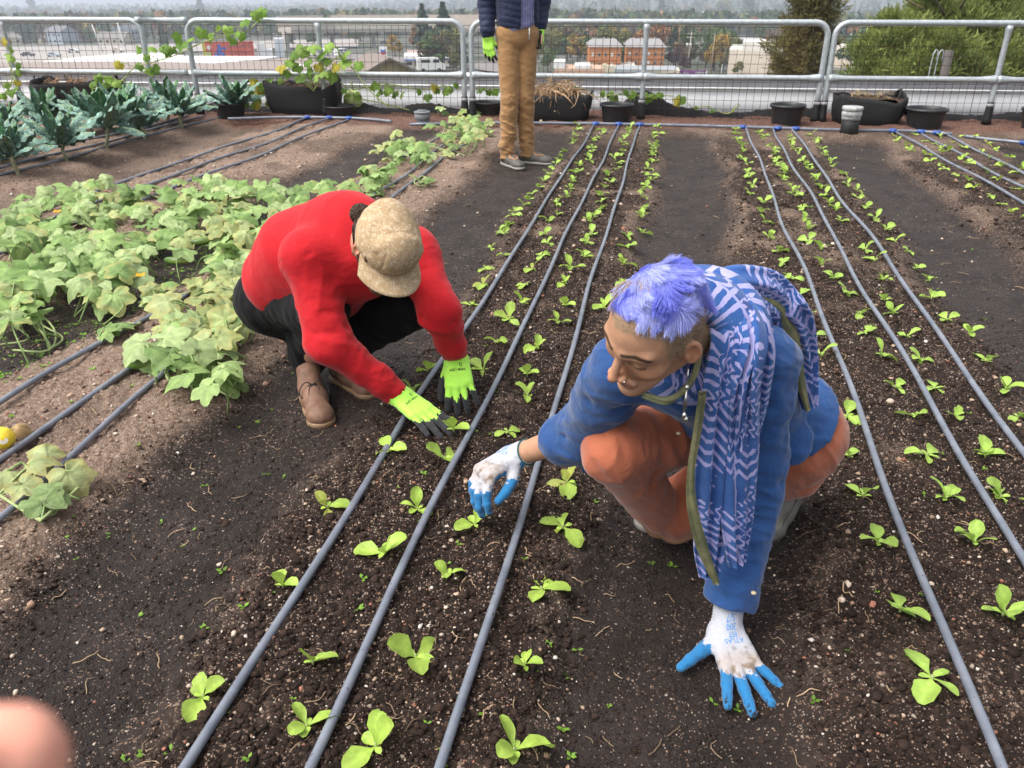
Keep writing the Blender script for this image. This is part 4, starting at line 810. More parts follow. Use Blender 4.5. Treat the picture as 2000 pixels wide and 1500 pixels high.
def build_town():
    B=NB('crown_leaf'); B.color(B.attr('Col').outputs['Color']); B.set('Roughness',.7); B.set('Specular IOR Level',.2)
    t=B.add('ShaderNodeBsdfTranslucent'); B.link(B.attr('Col').outputs['Color'],t.inputs['Color']); mx=B.add('ShaderNodeMixShader'); mx.inputs[0].default_value=.25; B.link(B.b.outputs[0],mx.inputs[1]); B.link(t.outputs[0],mx.inputs[2]); B.link(mx.outputs[0],B.out.inputs['Surface'])
    vmat('bark',.9,.5,8,.05,var=.3,vscale=4); vmat('painted',.7,0,var=.10,vscale=.6,spec=.25); vmat('car_paint',.3,0,var=.02,spec=.5)
    rng=np.random.default_rng(11)
    kinds=['conifer','round','olive','gold','rust','plum','cypress','brown']; PR={k:[tree_proto(k,10*i+j) for j in range(3 if k in('conifer','round','olive') else 2)] for i,k in enumerate(kinds)}
    nm={'conifer':'conifer_tree','round':'broadleaf_tree','olive':'broadleaf_tree','gold':'autumn_tree','rust':'autumn_tree','plum':'plum_tree','cypress':'cypress_tree','brown':'bare_tree'}
    def tree(kind,px,pb,hpx,label,group=None,wide=1.):
        p=T(px,pb); s=hpx*mppx(p); c,b=PR[kind][rng.integers(len(PR[kind]))]
        root=thing(nm[kind],label,'tree',p,group,rng.uniform(0,6.28)); root.location.z-=.02*s
        for n_,me in (('crown',c),('trunk',b)): o=link(n_,me,root); 
        root.scale=(s*wide,s*wide,s); return root
    for a in [('cypress',68,36,48,"tall narrow dark cypress breaking the misty skyline",None,1.1),('conifer',395,40,48,"broad dark conifer just above the second guard rail, near the squash tip",None,1.15),('brown',352,48,28,"bare brownish tree above the coupling tube"),('conifer',322,96,52,"dark conifer behind the coupling tubes"),('round',178,84,32,"round dark green tree behind the two light poles"),('olive',150,82,20,"low olive bush tree beside the round dark tree"),('gold',15,98,26,"yellowing tree at the freeway's outer end"),('round',70,86,22,"dense tree between pale houses beyond the freeway"),('olive',560,92,34,"olive tree behind the white rooftop boxes"),('round',610,90,30,"dark shrubby tree beside the squash top"),('gold',772,112,44,"orange and yellow tree behind the fuel station sign"),('conifer',828,108,92,"tall dark conifer, first of the pair beside the standing person",None,1.1),('conifer',868,118,104,"very tall dark conifer near the standing person's jacket",None,1.15),('round',845,112,50,"dark bushy tree at the foot of the tall conifers"),('olive',886,140,36,"yellow-green tree beside the rail bend"),('round',1070,142,46,"round green tree just behind the standing person's thigh"),('gold',1128,124,60,"golden tree between the dark blue house and orange apartments"),('round',1100,100,36,"dark tree behind the dark blue house"),('round',1216,122,20,"clipped round tree in front of the orange apartments"),('plum',1278,130,32,"purple-leaved tree at the corner of the orange apartments"),('plum',1315,132,42,"larger purple-leaved tree beside the wooden pole"),('plum',1335,140,34,"purple-leaved tree under the transformer pole"),('plum',1378,132,40,"purple-leaved tree left of the cream warehouse"),('olive',1440,148,28,"yellow-green shrub tree in front of the cream warehouse"),('olive',1412,138,24,"small olive tree beside the cream warehouse corner"),('round',1422,105,18,"small dark tree at the white house gable"),('round',1180,92,44,"green tree behind the orange apartment roof"),('brown',1235,78,34,"bare brown tree above the orange roofs"),('conifer',1290,44,52,"dark tall conifer on the near hillside"),('conifer',1460,40,62,"large blue-green conifer right of the green road sign",None,1.2),('olive',1410,42,40,"broad olive tree beside the green road sign"),('round',1075,40,30,"rounded bluish tree just right of the standing person"),('olive',1690,142,40,"light green leafy tree at the foot of the big conifer"),('round',1655,128,30,"green tree between the two rail ends"),('gold',1700,40,12,"small orange tree on the hillside above the rail")]: tree(*a)
    regs=[(0,330,34,66,36),(360,900,30,74,74),(1040,1520,28,84,84),(1480,1700,24,96,26),(560,900,18,44,24),(1045,1420,62,138,66),(1385,1440,100,146,8),(815,905,92,140,12),(1645,1700,72,140,12),(0,330,60,86,14),(560,720,66,92,12)]
    for x0,x1,y0,y1,n in regs:
        for _ in range(n):
            px=rng.uniform(x0,x1);py=rng.uniform(y0,y1)
            if px<330 and 84<py<130: continue
            k=rng.choice(['conifer','round','olive','gold','rust','brown','round','olive'],p=[.22,.24,.2,.05,.06,.07,.1,.06]); tree(k,px,py,rng.uniform(.30,.55)*(py-8)+9,{'conifer':"dark conifer among the hazy rooftops of the town",'round':"green leafy tree among the hazy rooftops of the town",'olive':"olive green tree among the hazy rooftops of the town",'gold':"golden autumn tree among the hazy rooftops of the town",'rust':"rust-coloured tree among the hazy rooftops of the town",'brown':"bare brown tree among the hazy rooftops of the town"}[k],{'conifer':'conifers among the town roofs','round':'green trees among the town roofs','olive':'olive trees among the town roofs','gold':'golden trees among the town roofs','rust':'rust trees among the town roofs','brown':'bare trees among the town roofs'}[k],rng.uniform(.9,1.3))
    # hedge in front of the freeway far side
    m=MB()
    # far woods on the slopes, one mass
    V=[];C=[];rg=np.random.default_rng(3); N=7000
    D=np.exp(rg.uniform(math.log(520),math.log(4000),N)); az=np.radians(rg.uniform(-38,38,N)); x=D*np.sin(az);y=D*np.cos(az); z=TZ(x,y); H=rg.uniform(6,15,N)*(1+.25*(D>1500)); con=rg.random(N)<.35
    pal=1.4*np.array([(.035,.06,.03),(.05,.08,.03),(.08,.10,.035),(.11,.115,.045),(.17,.10,.045),(.19,.15,.05),(.09,.07,.05)]); kc=rg.choice(7,N,p=[.3,.27,.2,.1,.05,.03,.05]); nq=34
    for k in range(nq):
        t=rg.random(N); R=np.where(con,.22*(1-t)*H,.40*np.sqrt(np.clip(1-(2*t-1.05)**2,.02,1))*H*.9); a=rg.uniform(0,6.28,N); c=np.stack([x+R*np.cos(a)*.8,y+R*np.sin(a)*.8,z+H*(.12+.88*t)],1)
        u=rg.normal(0,1,(N,3));u/=np.linalg.norm(u,axis=1)[:,None];w=np.cross(u,rg.normal(0,1,(N,3)));w/=np.linalg.norm(w,axis=1)[:,None]; s=(H*.13)[:,None]*rg.uniform(.7,1.3,(N,1))
        V.append(np.stack([c-u*s,c+w*s,c+u*s,c-w*s],1)); C.append(np.repeat((pal[kc]*rg.uniform(.75,1.25,(N,1)))[:,None],4,1))
    V=np.concatenate(V).reshape(-1,3);C=np.concatenate(C).reshape(-1,3); o=link('distant_woods',mk_mesh('distant_woods',V,np.arange(len(V)).reshape(-1,4).astype(np.int32),'crown_leaf',C,False)); tag(o,None,None,kind='stuff')
    # houses: six kinds, copied
    def house_mesh(w,d,h,rh,wall,roof,hip=False,trim=(.6,.6,.58)):
        m=MB(); m.box((0,0,h/2-1),(w,d,h+2),col=wall); e=.4
        if hip: rv=[(-w/2-e,-d/2-e,h),(w/2+e,-d/2-e,h),(w/2+e,d/2+e,h),(-w/2-e,d/2+e,h),(-w/2+d/2,0,h+rh),(w/2-d/2,0,h+rh)]; rf=[[0,1,5,4],[1,2,5],[2,3,4,5],[3,0,4],[3,2,1,0]]
        else: rv=[(-w/2-e,-d/2-e,h-.2),(w/2+e,-d/2-e,h-.2),(w/2+e,d/2+e,h-.2),(-w/2-e,d/2+e,h-.2),(-w/2-e,0,h+rh),(w/2+e,0,h+rh)]; rf=[[0,1,5,4],[2,3,4,5],[3,2,1,0]]; m.add([(-w/2,-d/2,h),(-w/2,d/2,h),(-w/2,0,h+rh*.93)],[[0,1,2]],col=wall); m.add([(w/2,-d/2,h),(w/2,d/2,h),(w/2,0,h+rh*.93)],[[0,1,2]],col=wall)
        m.add(rv,rf,col=roof); n=max(2,int(w//3))
        for i in range(n):
            for lv in range(max(1,int(h//2.8))): m.box((-w/2+(i+.5)*w/n,-d/2-.03,1.5+lv*2.8),(1.1,.08,1.2),col=(.05,.06,.07)); m.box((-w/2+(i+.5)*w/n,-d/2-.02,.85+lv*2.8),(1.3,.14,.1),col=trim)
        m.box((w*.2,d*.1,h+rh*.8),(.7,.7,1.6),col=(.25,.12,.09)); return m.mesh('house','painted',False)
    HM=[house_mesh(13,9,3.2,2.2,(.55,.50,.40),(.19,.17,.16)),house_mesh(11,9,5.6,2.2,(.62,.60,.57),(.28,.15,.11)),house_mesh(14,10,3.4,2.4,(.42,.33,.26),(.31,.16,.11),True),house_mesh(12,8,3.2,2.0,(.66,.64,.60),(.24,.24,.25)),house_mesh(10,10,6,2.4,(.33,.37,.42),(.14,.14,.15)),house_mesh(16,10,3.5,1.6,(.60,.52,.34),(.40,.36,.30),True)]
    hn=['cream house with grey roof','white house with red-brown roof','tan house with terracotta hip roof','white house with slate roof','blue-grey two-storey house','yellow house with pale roof']
    for x0,x1,y0,y1,n in [(0,320,56,88,46),(420,760,40,68,22),(660,900,26,56,14),(1050,1250,26,56,12),(1250,1500,20,60,12),(560,900,14,30,14),(0,400,30,46,16)]:
        for _ in range(n):
            px=rng.uniform(x0,x1);py=rng.uniform(y0,y1); k=rng.integers(6); p=T(px,py); o=link('house',HM[k],None,p); o.rotation_euler=(0,0,rng.choice([0,1.57,.4,-.5])+rng.normal(0,.1)); s=rng.uniform(.9,1.15); o.scale=(s,s,s); tag(o,hn[k]+' among the hazy trees of the town','house',hn[k]+'s in the town')
    def local(p,rz=0.): return Matrix.Translation(Vector(p))@Matrix.Rotation(rz,4,'Z')
    def face(p): return math.atan2(-p[0],p[1])     # turn a front (-y) towards the roof garden
    def slab(name,pxs,h,col,label,cat,kind=None,depth=8.):
        top=[T(a,b,h) for a,b in pxs]; n=len(top); v=np.array(top+[t-np.array([0,0,depth]) for t in top]); f=[list(range(n))]+[[(i+1)%n,i,n+i,n+(i+1)%n] for i in range(n)]
        m=MB(); m.add(v,f,np.vstack([np.tile(col,(2*n,1))])); o=m.obj(name,'painted',smooth=False); tag(o,label,cat,kind=kind); return o
    # freeway, overpass
    def strip(name,near,far,col,h):
        V=[];
        for (a,b),(c,d) in zip(near,far): V+= [T(a,b,h),T(c,d,h)]
        o=MB().grid(np.array(V),len(near),2,col=col).obj(name,'painted'); tag(o,None,None,kind='structure')
    strip('freeway',[(-120,132),(60,124),(180,114),(300,106),(430,98),(560,93),(700,92)],[(-120,93),(60,91),(180,89),(300,87),(430,84),(560,78),(700,76)],(.33,.30,.275),.4)
    strip('street',[(600,112),(700,116),(800,124),(900,132),(1050,150)],[(600,103),(700,106),(800,112),(900,118),(1050,126)],(.20,.18,.17),.3)
    slab('white_flat_roof',[(83,120),(150,112),(255,104),(330,104),(360,109),(545,110),(500,117),(420,123),(330,120),(240,119)],5.,(.80,.79,.77),"big white flat roof in front of the freeway",'roof')
    slab('gravel_flat_roof',[(-150,160),(-150,124),(80,121),(330,121),(420,124),(560,113),(700,118),(720,158)],5.2,(.27,.22,.195),"wide brown gravel flat roof below the white one",'roof')
    root=thing('overpass',"beige concrete freeway overpass beyond the fuel station",'bridge',T(730,92)); pv=T(730,92); m=MB(); m2=MB(); m3=MB()
    pts=[T(a,b)+np.array([0,0,7.]) for a,b in ((560,97),(650,94),(730,93),(820,92),(1000,92))]
    for a,b in zip(pts,pts[1:]):
        d=norm(b-a); M=np.stack([d,norm(np.cross([0,0,1],d)),[0,0,1]],1); L=np.linalg.norm(b-a)+.2
        m.box((a+b)/2-pv+np.array([0,0,.2]),(L,14,1.6),M,col=(.36,.32,.28)); n_=-norm(np.cross([0,0,1],d)); m2.box((a+b)/2-pv+n_*7.1+np.array([0,0,1.5]),(L,.3,2.0),M,col=(.50,.45,.39)); m2.box((a+b)/2-pv-n_*7.1+np.array([0,0,3.3]),(L,.3,4.),M,col=(.46,.40,.34)); m3.box(a-pv-np.array([0,0,4]),(1.6,3,8),M,col=(.36,.33,.30))
    m.obj('deck','painted',root,False); m2.obj('barrier','painted',root,False); m3.obj('pier','painted',root,False)
    # vehicles
    def car(px,py,rz,col,label,kind='car',s=1.):
        p=T(px,py,.45) if py>72 or px<600 else T(px,py); root=thing('parked_van' if kind=='van' else 'car',label,kind,p,None,rz); root.scale=(s,s,s)
        if kind=='van': prof=[(-2.5,.4),(-2.5,2.2),(-2.3,2.4),(1.2,2.4),(1.9,1.5),(2.5,1.3),(2.6,.4)]
        else: prof=[(-2.2,.35),(-2.25,.9),(-1.9,1.0),(-1.4,1.45),(.3,1.5),(1.1,1.0),(2.1,.85),(2.25,.4)]
        n=len(prof); v=np.array([(x,-.88,z) for x,z in prof]+[(x,.88,z) for x,z in prof]); m=MB(); m.add(v,[list(range(n)),list(range(2*n-1,n-1,-1))]+[[i,n+i,n+(i+1)%n,(i+1)%n] for i in range(n)],col); m.obj('body','car_paint',root,False)
        m=MB(); 
        if kind=='van': m.box((.9,0,1.85),(1.1,1.80,.55),col=(.02,.025,.03)); m.box((-1,0,1.85),(1.6,1.79,.5),col=(.03,.035,.04))
        else: m.box((-.55,0,1.22),(1.7,1.80,.34),col=(.02,.025,.03))
        m.obj('windows','car_paint',root,False)
        for wx in (-1.45,1.4):
            for wy in (-.86,.86): MB().tube([(wx,wy-.1,.34),(wx,wy+.1,.34)],.34,12,col=(.015,.015,.016)).obj('wheel','painted',root)
        return root
    car(145,103,.1,(.62,.64,.65),"white estate car in the far lane of the freeway"); car(107,111,.05,(.42,.46,.50),"silver blue car on the freeway, nearer than the white one"); car(56,110,.05,(.06,.065,.075),"dark grey car on the freeway beside the rail post"); car(232,102,.0,(.66,.62,.55),"pale pickup-like car on the freeway under the light pole"); car(752,86,.1,(.10,.12,.16),"dark blue car on the overpass")
    for i,(a,b) in enumerate(((598,108),(622,109),(645,108),(668,110))): car(a,b,.3+.2*i,(.78,.78,.77),"white van parked beyond the gravel roof, %s from the rail post's far side"%("fourth","third","second","first")[i],'van')
    car(842,140,.2,(.74,.74,.72),"white van parked beside the yellow gabled house",'van',1.35)
    # advertising hoarding
    def board(p,w,h,z0,rz): return None
    p=T(449,116); k=mppx(p); w,h=95*k,27*k; root=thing('billboard',"red advertising billboard with a blue figure and dark lettering",'billboard',p,None,face(p)); z=5.2*k
    MB().box((0,0,z+h/2),(w,.5,h),col=(.62,.10,.06)).obj('panel','painted',root,False)
    m=MB(); m.box((-w/2+2.5*k,-.28,z+h/2),(5*k,.06,h),col=(.70,.62,.08)); m.box((-w/2+10*k,-.29,z+4.5*k),(10*k,.06,9*k),col=(.42,.55,.14)); m.lathe([(.01,-.05),(4*k,-.05),(4*k,.05),(.01,.05)],14); m.c[-1][:]=(.72,.66,.60); v=m.v[-1]; m.v[-1]=np.stack([v[:,0]-w/2+12*k,v[:,2]-.32,v[:,1]+z+17*k],1)
    m.obj('picture','painted',root,False)
    m=MB(); bl=(.05,.13,.50); 
    for c,d in (((-w/2+30*k,z+9*k),(9*k,12*k)),((-w/2+31*k,z+19*k),(6*k,6*k)),((-w/2+38*k,z+15*k),(13*k,3.5*k)),((-w/2+25*k,z+4*k),(9*k,7*k)),((-w/2+37*k,z+4*k),(5*k,8*k))): m.box((c[0],-.33,c[1]),(d[0],.08,d[1]),col=bl,bev=.6*k)
    m.obj('figure','painted',root,False)
    def text(s,size,loc,rot,col,parent,name='lettering',ext=.01,mat=None,align='CENTER'):
        cu=bpy.data.curves.new(name,'FONT'); cu.body=s; cu.size=size; cu.extrude=ext; cu.align_x=align; cu.align_y='CENTER'; o=bpy.data.objects.new(name,cu); COL.objects.link(o); dg=bpy.context.evaluated_depsgraph_get(); me=bpy.data.meshes.new_from_object(o.evaluated_get(dg)); bpy.data.objects.remove(o); me.materials.clear(); me.materials.append(MATS[mat or 'painted']); a=me.color_attributes.new('Col','FLOAT_COLOR','POINT')
        for d in a.data: d.color=(*col,1)
        o=link(name,me,parent,loc); o.rotation_euler=rot; return o
    globals()['text']=text
    text("UNiDAYS",10.5*k,(20*k,-.36,z+19*k),(math.pi/2,0,0),(.10,.03,.05),root); text("STUDENT DISCOUNTS",4*k,(20*k,-.36,z+6*k),(math.pi/2,0,0),(.10,.03,.05),root)
    m=MB()
    for sx in (-.35,.35): m.box((sx*w,.3,z/2-1),(.6,.4,z+2),col=(.2,.19,.18))
    m.obj('post','painted',root,False)
    def blocks(name,label,cat,px,py,bs,extra=None,rz=None):
        """bs: (part, dx_px, z_px, w_px, h_px, depth_m, colour)"""
        p=T(px,py); k=mppx(p); root=thing(name,label,cat,p,None,face(p) if rz is None else rz)
        for (n,dx,z,w,h,d,c) in bs: MB().box((dx*k,d/2,(z+h/2)*k),(w*k,d,h*k),col=c).obj(n,'painted',root,False)
        return root,k
    blocks('rooftop_unit',"white boxy rooftop unit beside the red billboard",'rooftop unit',512,114,[('housing',0,0,15,27,4,(.72,.74,.76)),('side_box',14,2,14,14,4,(.66,.69,.72))]); blocks('rooftop_unit',"taller pale grey rooftop unit next to the white one",'rooftop unit',548,112,[('housing',0,0,17,32,4,(.56,.60,.65)),('cap',0,32,18,2,4.4,(.66,.68,.7))])
    for i in range(6):
        p=T(540+10.5*i,136-1.4*i,5.3); k=mppx(p); d=np.array([.55,.8,.22]); m=MB().tube([p,p+d*6*k*1.6],2.6*k,12,col=(.76,.75,.72)); tag(m.obj('skylight_tube','painted'),f"white rounded skylight on the gravel roof, {ordw(i+1)} in its row",'skylight','white skylights in a row')
    # fuel station
    root,k=blocks('fuel_sign',"white fuel station sign with blue and red chevrons",'sign',750,126,[('pole',0,-3,3,20,.4,(.5,.5,.5)),('panel',0,16,15,16,.8,(.78,.79,.80))])
    m=MB()
    for zc,c in ((26,(.03,.12,.42)),(21.5,(.60,.05,.06))): m.add([(-5*k,-.06,(zc+1.8)*k),(0,-.06,(zc-.4)*k),(5*k,-.06,(zc+1.8)*k),(5*k,-.06,(zc-2)*k),(0,-.06,(zc-4.2)*k),(-5*k,-.06,(zc-2)*k)],[[0,1,4,5],[1,2,3,4]],col=c)
    m.obj('chevron','painted',root,False)
    blocks('fuel_canopy',"white and blue canopy of the fuel station",'canopy',834,127,[('roof',0,10.5,88,6,14,(.78,.78,.77)),('stripe',0,7.5,88,3,13.8,(.05,.13,.42)),('column',-26,-2,5,10,2,(.40,.34,.28)),('column',-10,-2,5,10,2,(.40,.34,.28)),('column',38,-2,5,10,2,(.42,.36,.30)),('shop',8,-2,40,9,1,(.10,.11,.12))])
    blocks('shop_building',"long low building with a reddish roof behind the fuel canopy",'building',840,115,[('wall',0,0,90,5,10,(.5,.45,.40)),('roof',0,5,92,7,11,(.36,.26,.22))])
    # yellow gabled house
    p=T(760,158,4); k=mppx(p); root=thing('gabled_house',"brown-roofed yellow house with a broad gable in front of the fuel station",'house',p,None,face(p)+.25); W=132*k; Hh=13*k
    m=MB(); m.add([(-W/2*.9,0,-4),(W/2*.9,0,-4),(W/2*.9,0,Hh),(0,0,Hh+28*k),(-W/2*.9,0,Hh)],[[0,1,2,3,4]],col=(.42,.34,.17)); m.box((0,5.2,Hh/2-2),(W*.9,10,Hh+4),col=(.42,.34,.17)); m.obj('wall','painted',root,False)
    m=MB(); 
    for sx in (-1,1): a=np.array([0,0,Hh+31*k]); b=np.array([sx*W/2,0,Hh-1*k]); d=norm(b-a); n=norm(np.cross(d,[0,1,0]))*sx; m.add([a+[0,-1.2,0],b+[0,-1.2,0],b+[0,12,0],a+[0,12,0],a+[0,-1.2,-.35],b+[0,-1.2,-.35],b+[0,12,-.35],a+[0,12,-.35]],[[0,1,2,3],[4,7,6,5],[0,4,5,1],[2,6,7,3],[1,5,6,2]],col=(.20,.165,.14))
    m.obj('roof','painted',root,False); MB().box((W*.27,-.05,Hh-3*k),(11*k,.12,9*k),col=(.30,.19,.13)).obj('window','painted',root,False)
    # orange apartments
    def flats(px,py,w,h,roofh,label,nwin):
        p=T(px,py); k=mppx(p); root=thing('apartment_building',label,'building',p,None,face(p)+.06)
        MB().box((0,6,h*k/2-2),(w*k,12,h*k+4),col=(.52,.21,.07)).obj('wall','painted',root,False); W=w*k; e=3*k; z=h*k; m=MB(); m.add([(-W/2-e,-e,z),(W/2+e,-e,z),(W/2+e,12+e,z),(-W/2-e,12+e,z),(-W/2+8*k,4,z+roofh*k),(W/2-8*k,4,z+roofh*k),(W/2-8*k,8,z+roofh*k),(-W/2+8*k,8,z+roofh*k)],[[0,1,5,4],[1,2,6,5],[2,3,7,6],[3,0,4,7],[4,5,6,7],[3,2,1,0]],col=(.27,.26,.26)); m.box((0,-e*1.02,z-.7*k),(W+2*e,.2,1.6*k),col=(.48,.46,.44)); r=m.obj('roof','painted',root,False)
        for i in range(3): MB().box((-W*.3+W*.28*i,5,z+(roofh+1.2)*k),(.9*k*(1.5 if i==1 else .8),1,4*k),col=(.62,.62,.62)).obj('vent','painted',r,False)
        for lv in (.30,.68):
            for i in range(nwin):
                c=(.60,.62,.62) if (i+int(lv*10))%3==0 else (.07,.08,.09); o=MB().box((-W/2+(i+.6)*W/nwin,-.05,z*lv),(4.6*k,.12,6.5*k),col=(.5,.47,.42)).obj('window','painted',root,False); MB().box((-W/2+(i+.6)*W/nwin,-.13,z*lv),(3.8*k,.06,5.6*k),col=c).obj('pane','painted',o,False)
        m=MB(); m.box((0,-.08,z*.47),(W*1.002,.18,1.2*k),col=(.34,.13,.05)); m.obj('band','painted',root,False)
    flats(1180,142,62,48,10,"orange two-storey apartment block beside the golden tree",5); flats(1258,136,74,42,11,"orange apartment block behind the rail post, with pale roof vents",6)
    blocks('blue_house',"narrow dark blue house with white trim among trees",'house',1093,108,[('wall',0,0,20,24,8,(.07,.085,.12)),('trim',0,22,22,2,8.4,(.6,.62,.64)),('gable',0,24,13,7,8,(.07,.085,.12)),('window',2,8,5,10,.1,(.55,.6,.62))])
    blocks('low_building',"low peach building with white roof peaks behind the rail",'building',1132,150,[('wall',0,0,98,15,10,(.52,.34,.24)),('roof_peak',-40,15,22,12,8,(.70,.70,.70)),('roof_peak',5,15,30,6,8,(.72,.71,.70)),('wall_pier',48,15,8,8,3,(.55,.5,.35))])
    blocks('cream_building',"small cream building in front of the orange apartments",'building',1210,143,[('wall',0,0,56,11,8,(.60,.55,.42)),('parapet',0,11,58,3,8.3,(.70,.67,.58))])
    blocks('grey_roof_building',"grey sloping roof building below the apartments",'building',1265,154,[('wall',30,0,60,16,8,(.52,.47,.36)),('roof',-5,8,120,9,10,(.30,.32,.33))])
    root,k=blocks('purple_banner',"purple banner with white lettering on a low wall",'banner',1340,152,[('panel',0,2,74,12,.6,(.155,.045,.17)),('badge',28,3.5,22,8,.9,(.72,.72,.75))]); text("Nina Buy Arts",7*k,(-14*k,-.05,8*k),(math.pi/2,0,0),(.75,.72,.78),root)
    # warehouse, houses on the right
    blocks('warehouse',"large cream flat-roofed warehouse beside the columnar conifer",'building',1490,148,[('wall',-5,0,128,44,16,(.66,.57,.47)),('coping',-5,44,129,3,16.3,(.72,.66,.58)),('canopy',30,0,50,5,1,(.6,.62,.63)),('upper_wall',10,47,110,14,10,(.72,.68,.62))])
    blocks('white_house',"white house with two square windows above the warehouse",'house',1445,108,[('wall',0,0,52,20,9,(.70,.70,.69)),('roof',8,20,62,9,10,(.33,.34,.34)),('window',0,4,9,10,.15,(.2,.24,.25)),('window',14,4,9,10,.15,(.2,.24,.25))])
    blocks('red_house',"barn red house on the slope above the warehouse",'house',1508,92,[('wall',0,0,30,20,8,(.30,.075,.05)),('roof',4,20,26,6,8.4,(.24,.08,.06)),('window',-2,4,5,6,.15,(.6,.6,.6))])
    blocks('cream_warehouse_wing',"cream warehouse wing seen between the two rail ends",'building',1652,132,[('wall',0,0,62,34,14,(.68,.58,.47)),('coping',0,34,63,3,14.2,(.74,.68,.60))]); blocks('blue_trim_house',"pale house with a blue roof edge beside the big conifer",'house',1655,84,[('wall',0,0,22,18,6,(.62,.66,.70)),('roof',0,18,26,6,7,(.22,.36,.60)),('window',0,5,9,9,.15,(.12,.16,.2))])
    blocks('purple_sign',"narrow upright purple sign on the warehouse corner",'sign',1520,138,[('panel',0,0,9,32,.5,(.15,.05,.17))]); blocks('road_sign',"green road sign above the rail on the hillside",'sign',1361,44,[('panel',0,8,18,12,.4,(.03,.26,.17)),('edge',10,7,3,14,.5,(.75,.76,.7)),('post',0,-6,2,14,.3,(.3,.3,.3))]); blocks('hillside_building',"white building glimpsed on the wooded slope, behind the mesh",'building',1405,60,[('wall',0,0,28,9,6,(.72,.72,.72)),('wall_wing',-18,-1,16,7,6,(.6,.54,.45)),('roof',0,9,29,2,6.3,(.6,.6,.6))])
    def pole(px,pb,pt,r,col,label,arms=0,lean=0,kind='utility_pole',lamp=False):
        p=T(px,pb); k=mppx(p); H=(pb-pt)*k*1.02; root=thing(kind,label,'pole',p,None,face(p)); MB().tube([(0,0,-1),(lean*k,0,H)],[r*k,r*k*.7],8,col=col).obj('pole','painted',root)
        for i in range(arms): MB().box((lean*k,0,H*(.96-.10*i)),(15*k,.2,1.2*k),col=col).obj('crossarm','painted',root,False)
        if 'transformer' in label:
            for dx in (-3.2,3.2): MB().lathe([(.01,-3*k),(2.1*k,-3*k),(2.1*k,3*k),(.01,3*k)],10,at=(dx*k,0,H*.68),col=(.55,.57,.58)).obj('transformer','painted',root)
        if lamp: MB().tube([(0,0,H),(6*k,0,H+1*k),(11*k,0,H)],.5*k,6,col=(.6,.6,.6)).obj('lamp_arm','painted',root)
    pole(203,104,52,1.5,(.60,.60,.58),"pale light pole rising from the freeway edge beside the dark tree",lean=-11,kind='light_pole'); pole(244,92,42,1.9,(.64,.63,.60),"thicker pale light pole near the rail bend",lean=-6,kind='light_pole')
    pole(1318,132,48,1.4,(.26,.17,.11),"bare wooden pole beside the purple trees",lean=4); pole(1341,140,70,1.3,(.36,.33,.30),"utility pole with two transformers",2,lean=3); pole(1388,140,72,1.2,(.30,.22,.16),"thin wooden pole before the cream warehouse",lean=1); pole(1499,150,106,2.2,(.28,.21,.16),"stout utility pole in front of the warehouse",1,lean=2); pole(1300,100,66,.8,(.32,.27,.22),"short thin pole above the orange roofs",lean=1); pole(1222,76,50,.8,(.40,.36,.33),"thin pole behind the orange apartments"); pole(1408,150,128,.7,(.5,.52,.52),"street lamp beside the green shrub",lamp=True,kind='street_lamp')
    # big conifers close beyond the parapet
    def big(name,label,bases,ncl,seed,pal,spray,trunk,top,cam_d):
        rng=np.random.default_rng(seed); V=[];C=[]
        for (cx,cy,cz,rx,rz,w) in bases:
            n=int(ncl*w); u=rng.normal(0,1,(n,3)); u/=np.linalg.norm(u,axis=1)[:,None]; rad=rng.uniform(.45,1.03,n)**.6; lum=1+.34*np.sin(u[:,0]*5+cz)*np.sin(u[:,2]*6)+.16*np.sin(u[:,0]*13+u[:,1]*11)
            c=np.stack([cx+u[:,0]*rx*rad*lum,cy+u[:,1]*rx*rad*lum,cz+u[:,2]*rz*rad*lum],1)
            for k in range(17):
                d=u*.7+rng.normal(0,.55,(n,3))+np.array([0,0,.45]); d/=np.linalg.norm(d,axis=1)[:,None]; s=np.cross(d,rng.normal(0,1,(n,3))); s/=np.linalg.norm(s,axis=1)[:,None]; L=spray*rng.uniform(.5,1.2,(n,1)); o=c+rng.normal(0,spray*.35,(n,3))
                V.append(np.stack([o,o+d*L*.5+s*L*.085,o+d*L,o+d*L*.5-s*L*.085],1)); ci=np.clip(((vn(c,1.9,seed)*1.5+vn(c,4.5,seed+3)+rng.normal(0,.35,n))*.8+len(pal)/2),0,len(pal)-1).astype(int); od=np.argsort([sum(q_) for q_ in pal]); C.append(np.repeat((np.array(pal)[od][ci]*rng.uniform(.75,1.25,(n,1)))[:,None],4,1))
        V=np.concatenate(V).reshape(-1,3);C=np.concatenate(C).reshape(-1,3); b=np.array(trunk); root=thing(name,label,'tree',b); o=link('crown',mk_mesh('crown',V-b,np.arange(len(V)).reshape(-1,4).astype(np.int32),'crown_leaf',C,False),root)
        m=MB(); m.tube([(0,0,0),(.05,0,top*.4),(0,.05,top)],[.3,.2,.06],9,col=(.09,.06,.045))
        for k in range(26): z=top*rng.uniform(.3,.95); a=rng.uniform(0,6.28); l=rng.uniform(.6,1.3)*(1.2 if name=='conifer_tree' else 1); m.tube([(0,0,z),(l*.5*math.cos(a),l*.5*math.sin(a),z+.15),(l*math.cos(a),l*math.sin(a),z+.45)],[.05,.035,.012],5,col=(.10,.068,.05))
        m.obj('trunk','bark',root)
    q=PD(1572,75,26.); bs=[]
    for k in range(11): z=q[2]+(-5.+k*.75); w=1.15-.045*k+.12*math.sin(k*2.3); bs.append((q[0]+.25*math.sin(k*1.9),q[1]+.2*math.cos(k*2.7),z,w*.85,.85,1.))
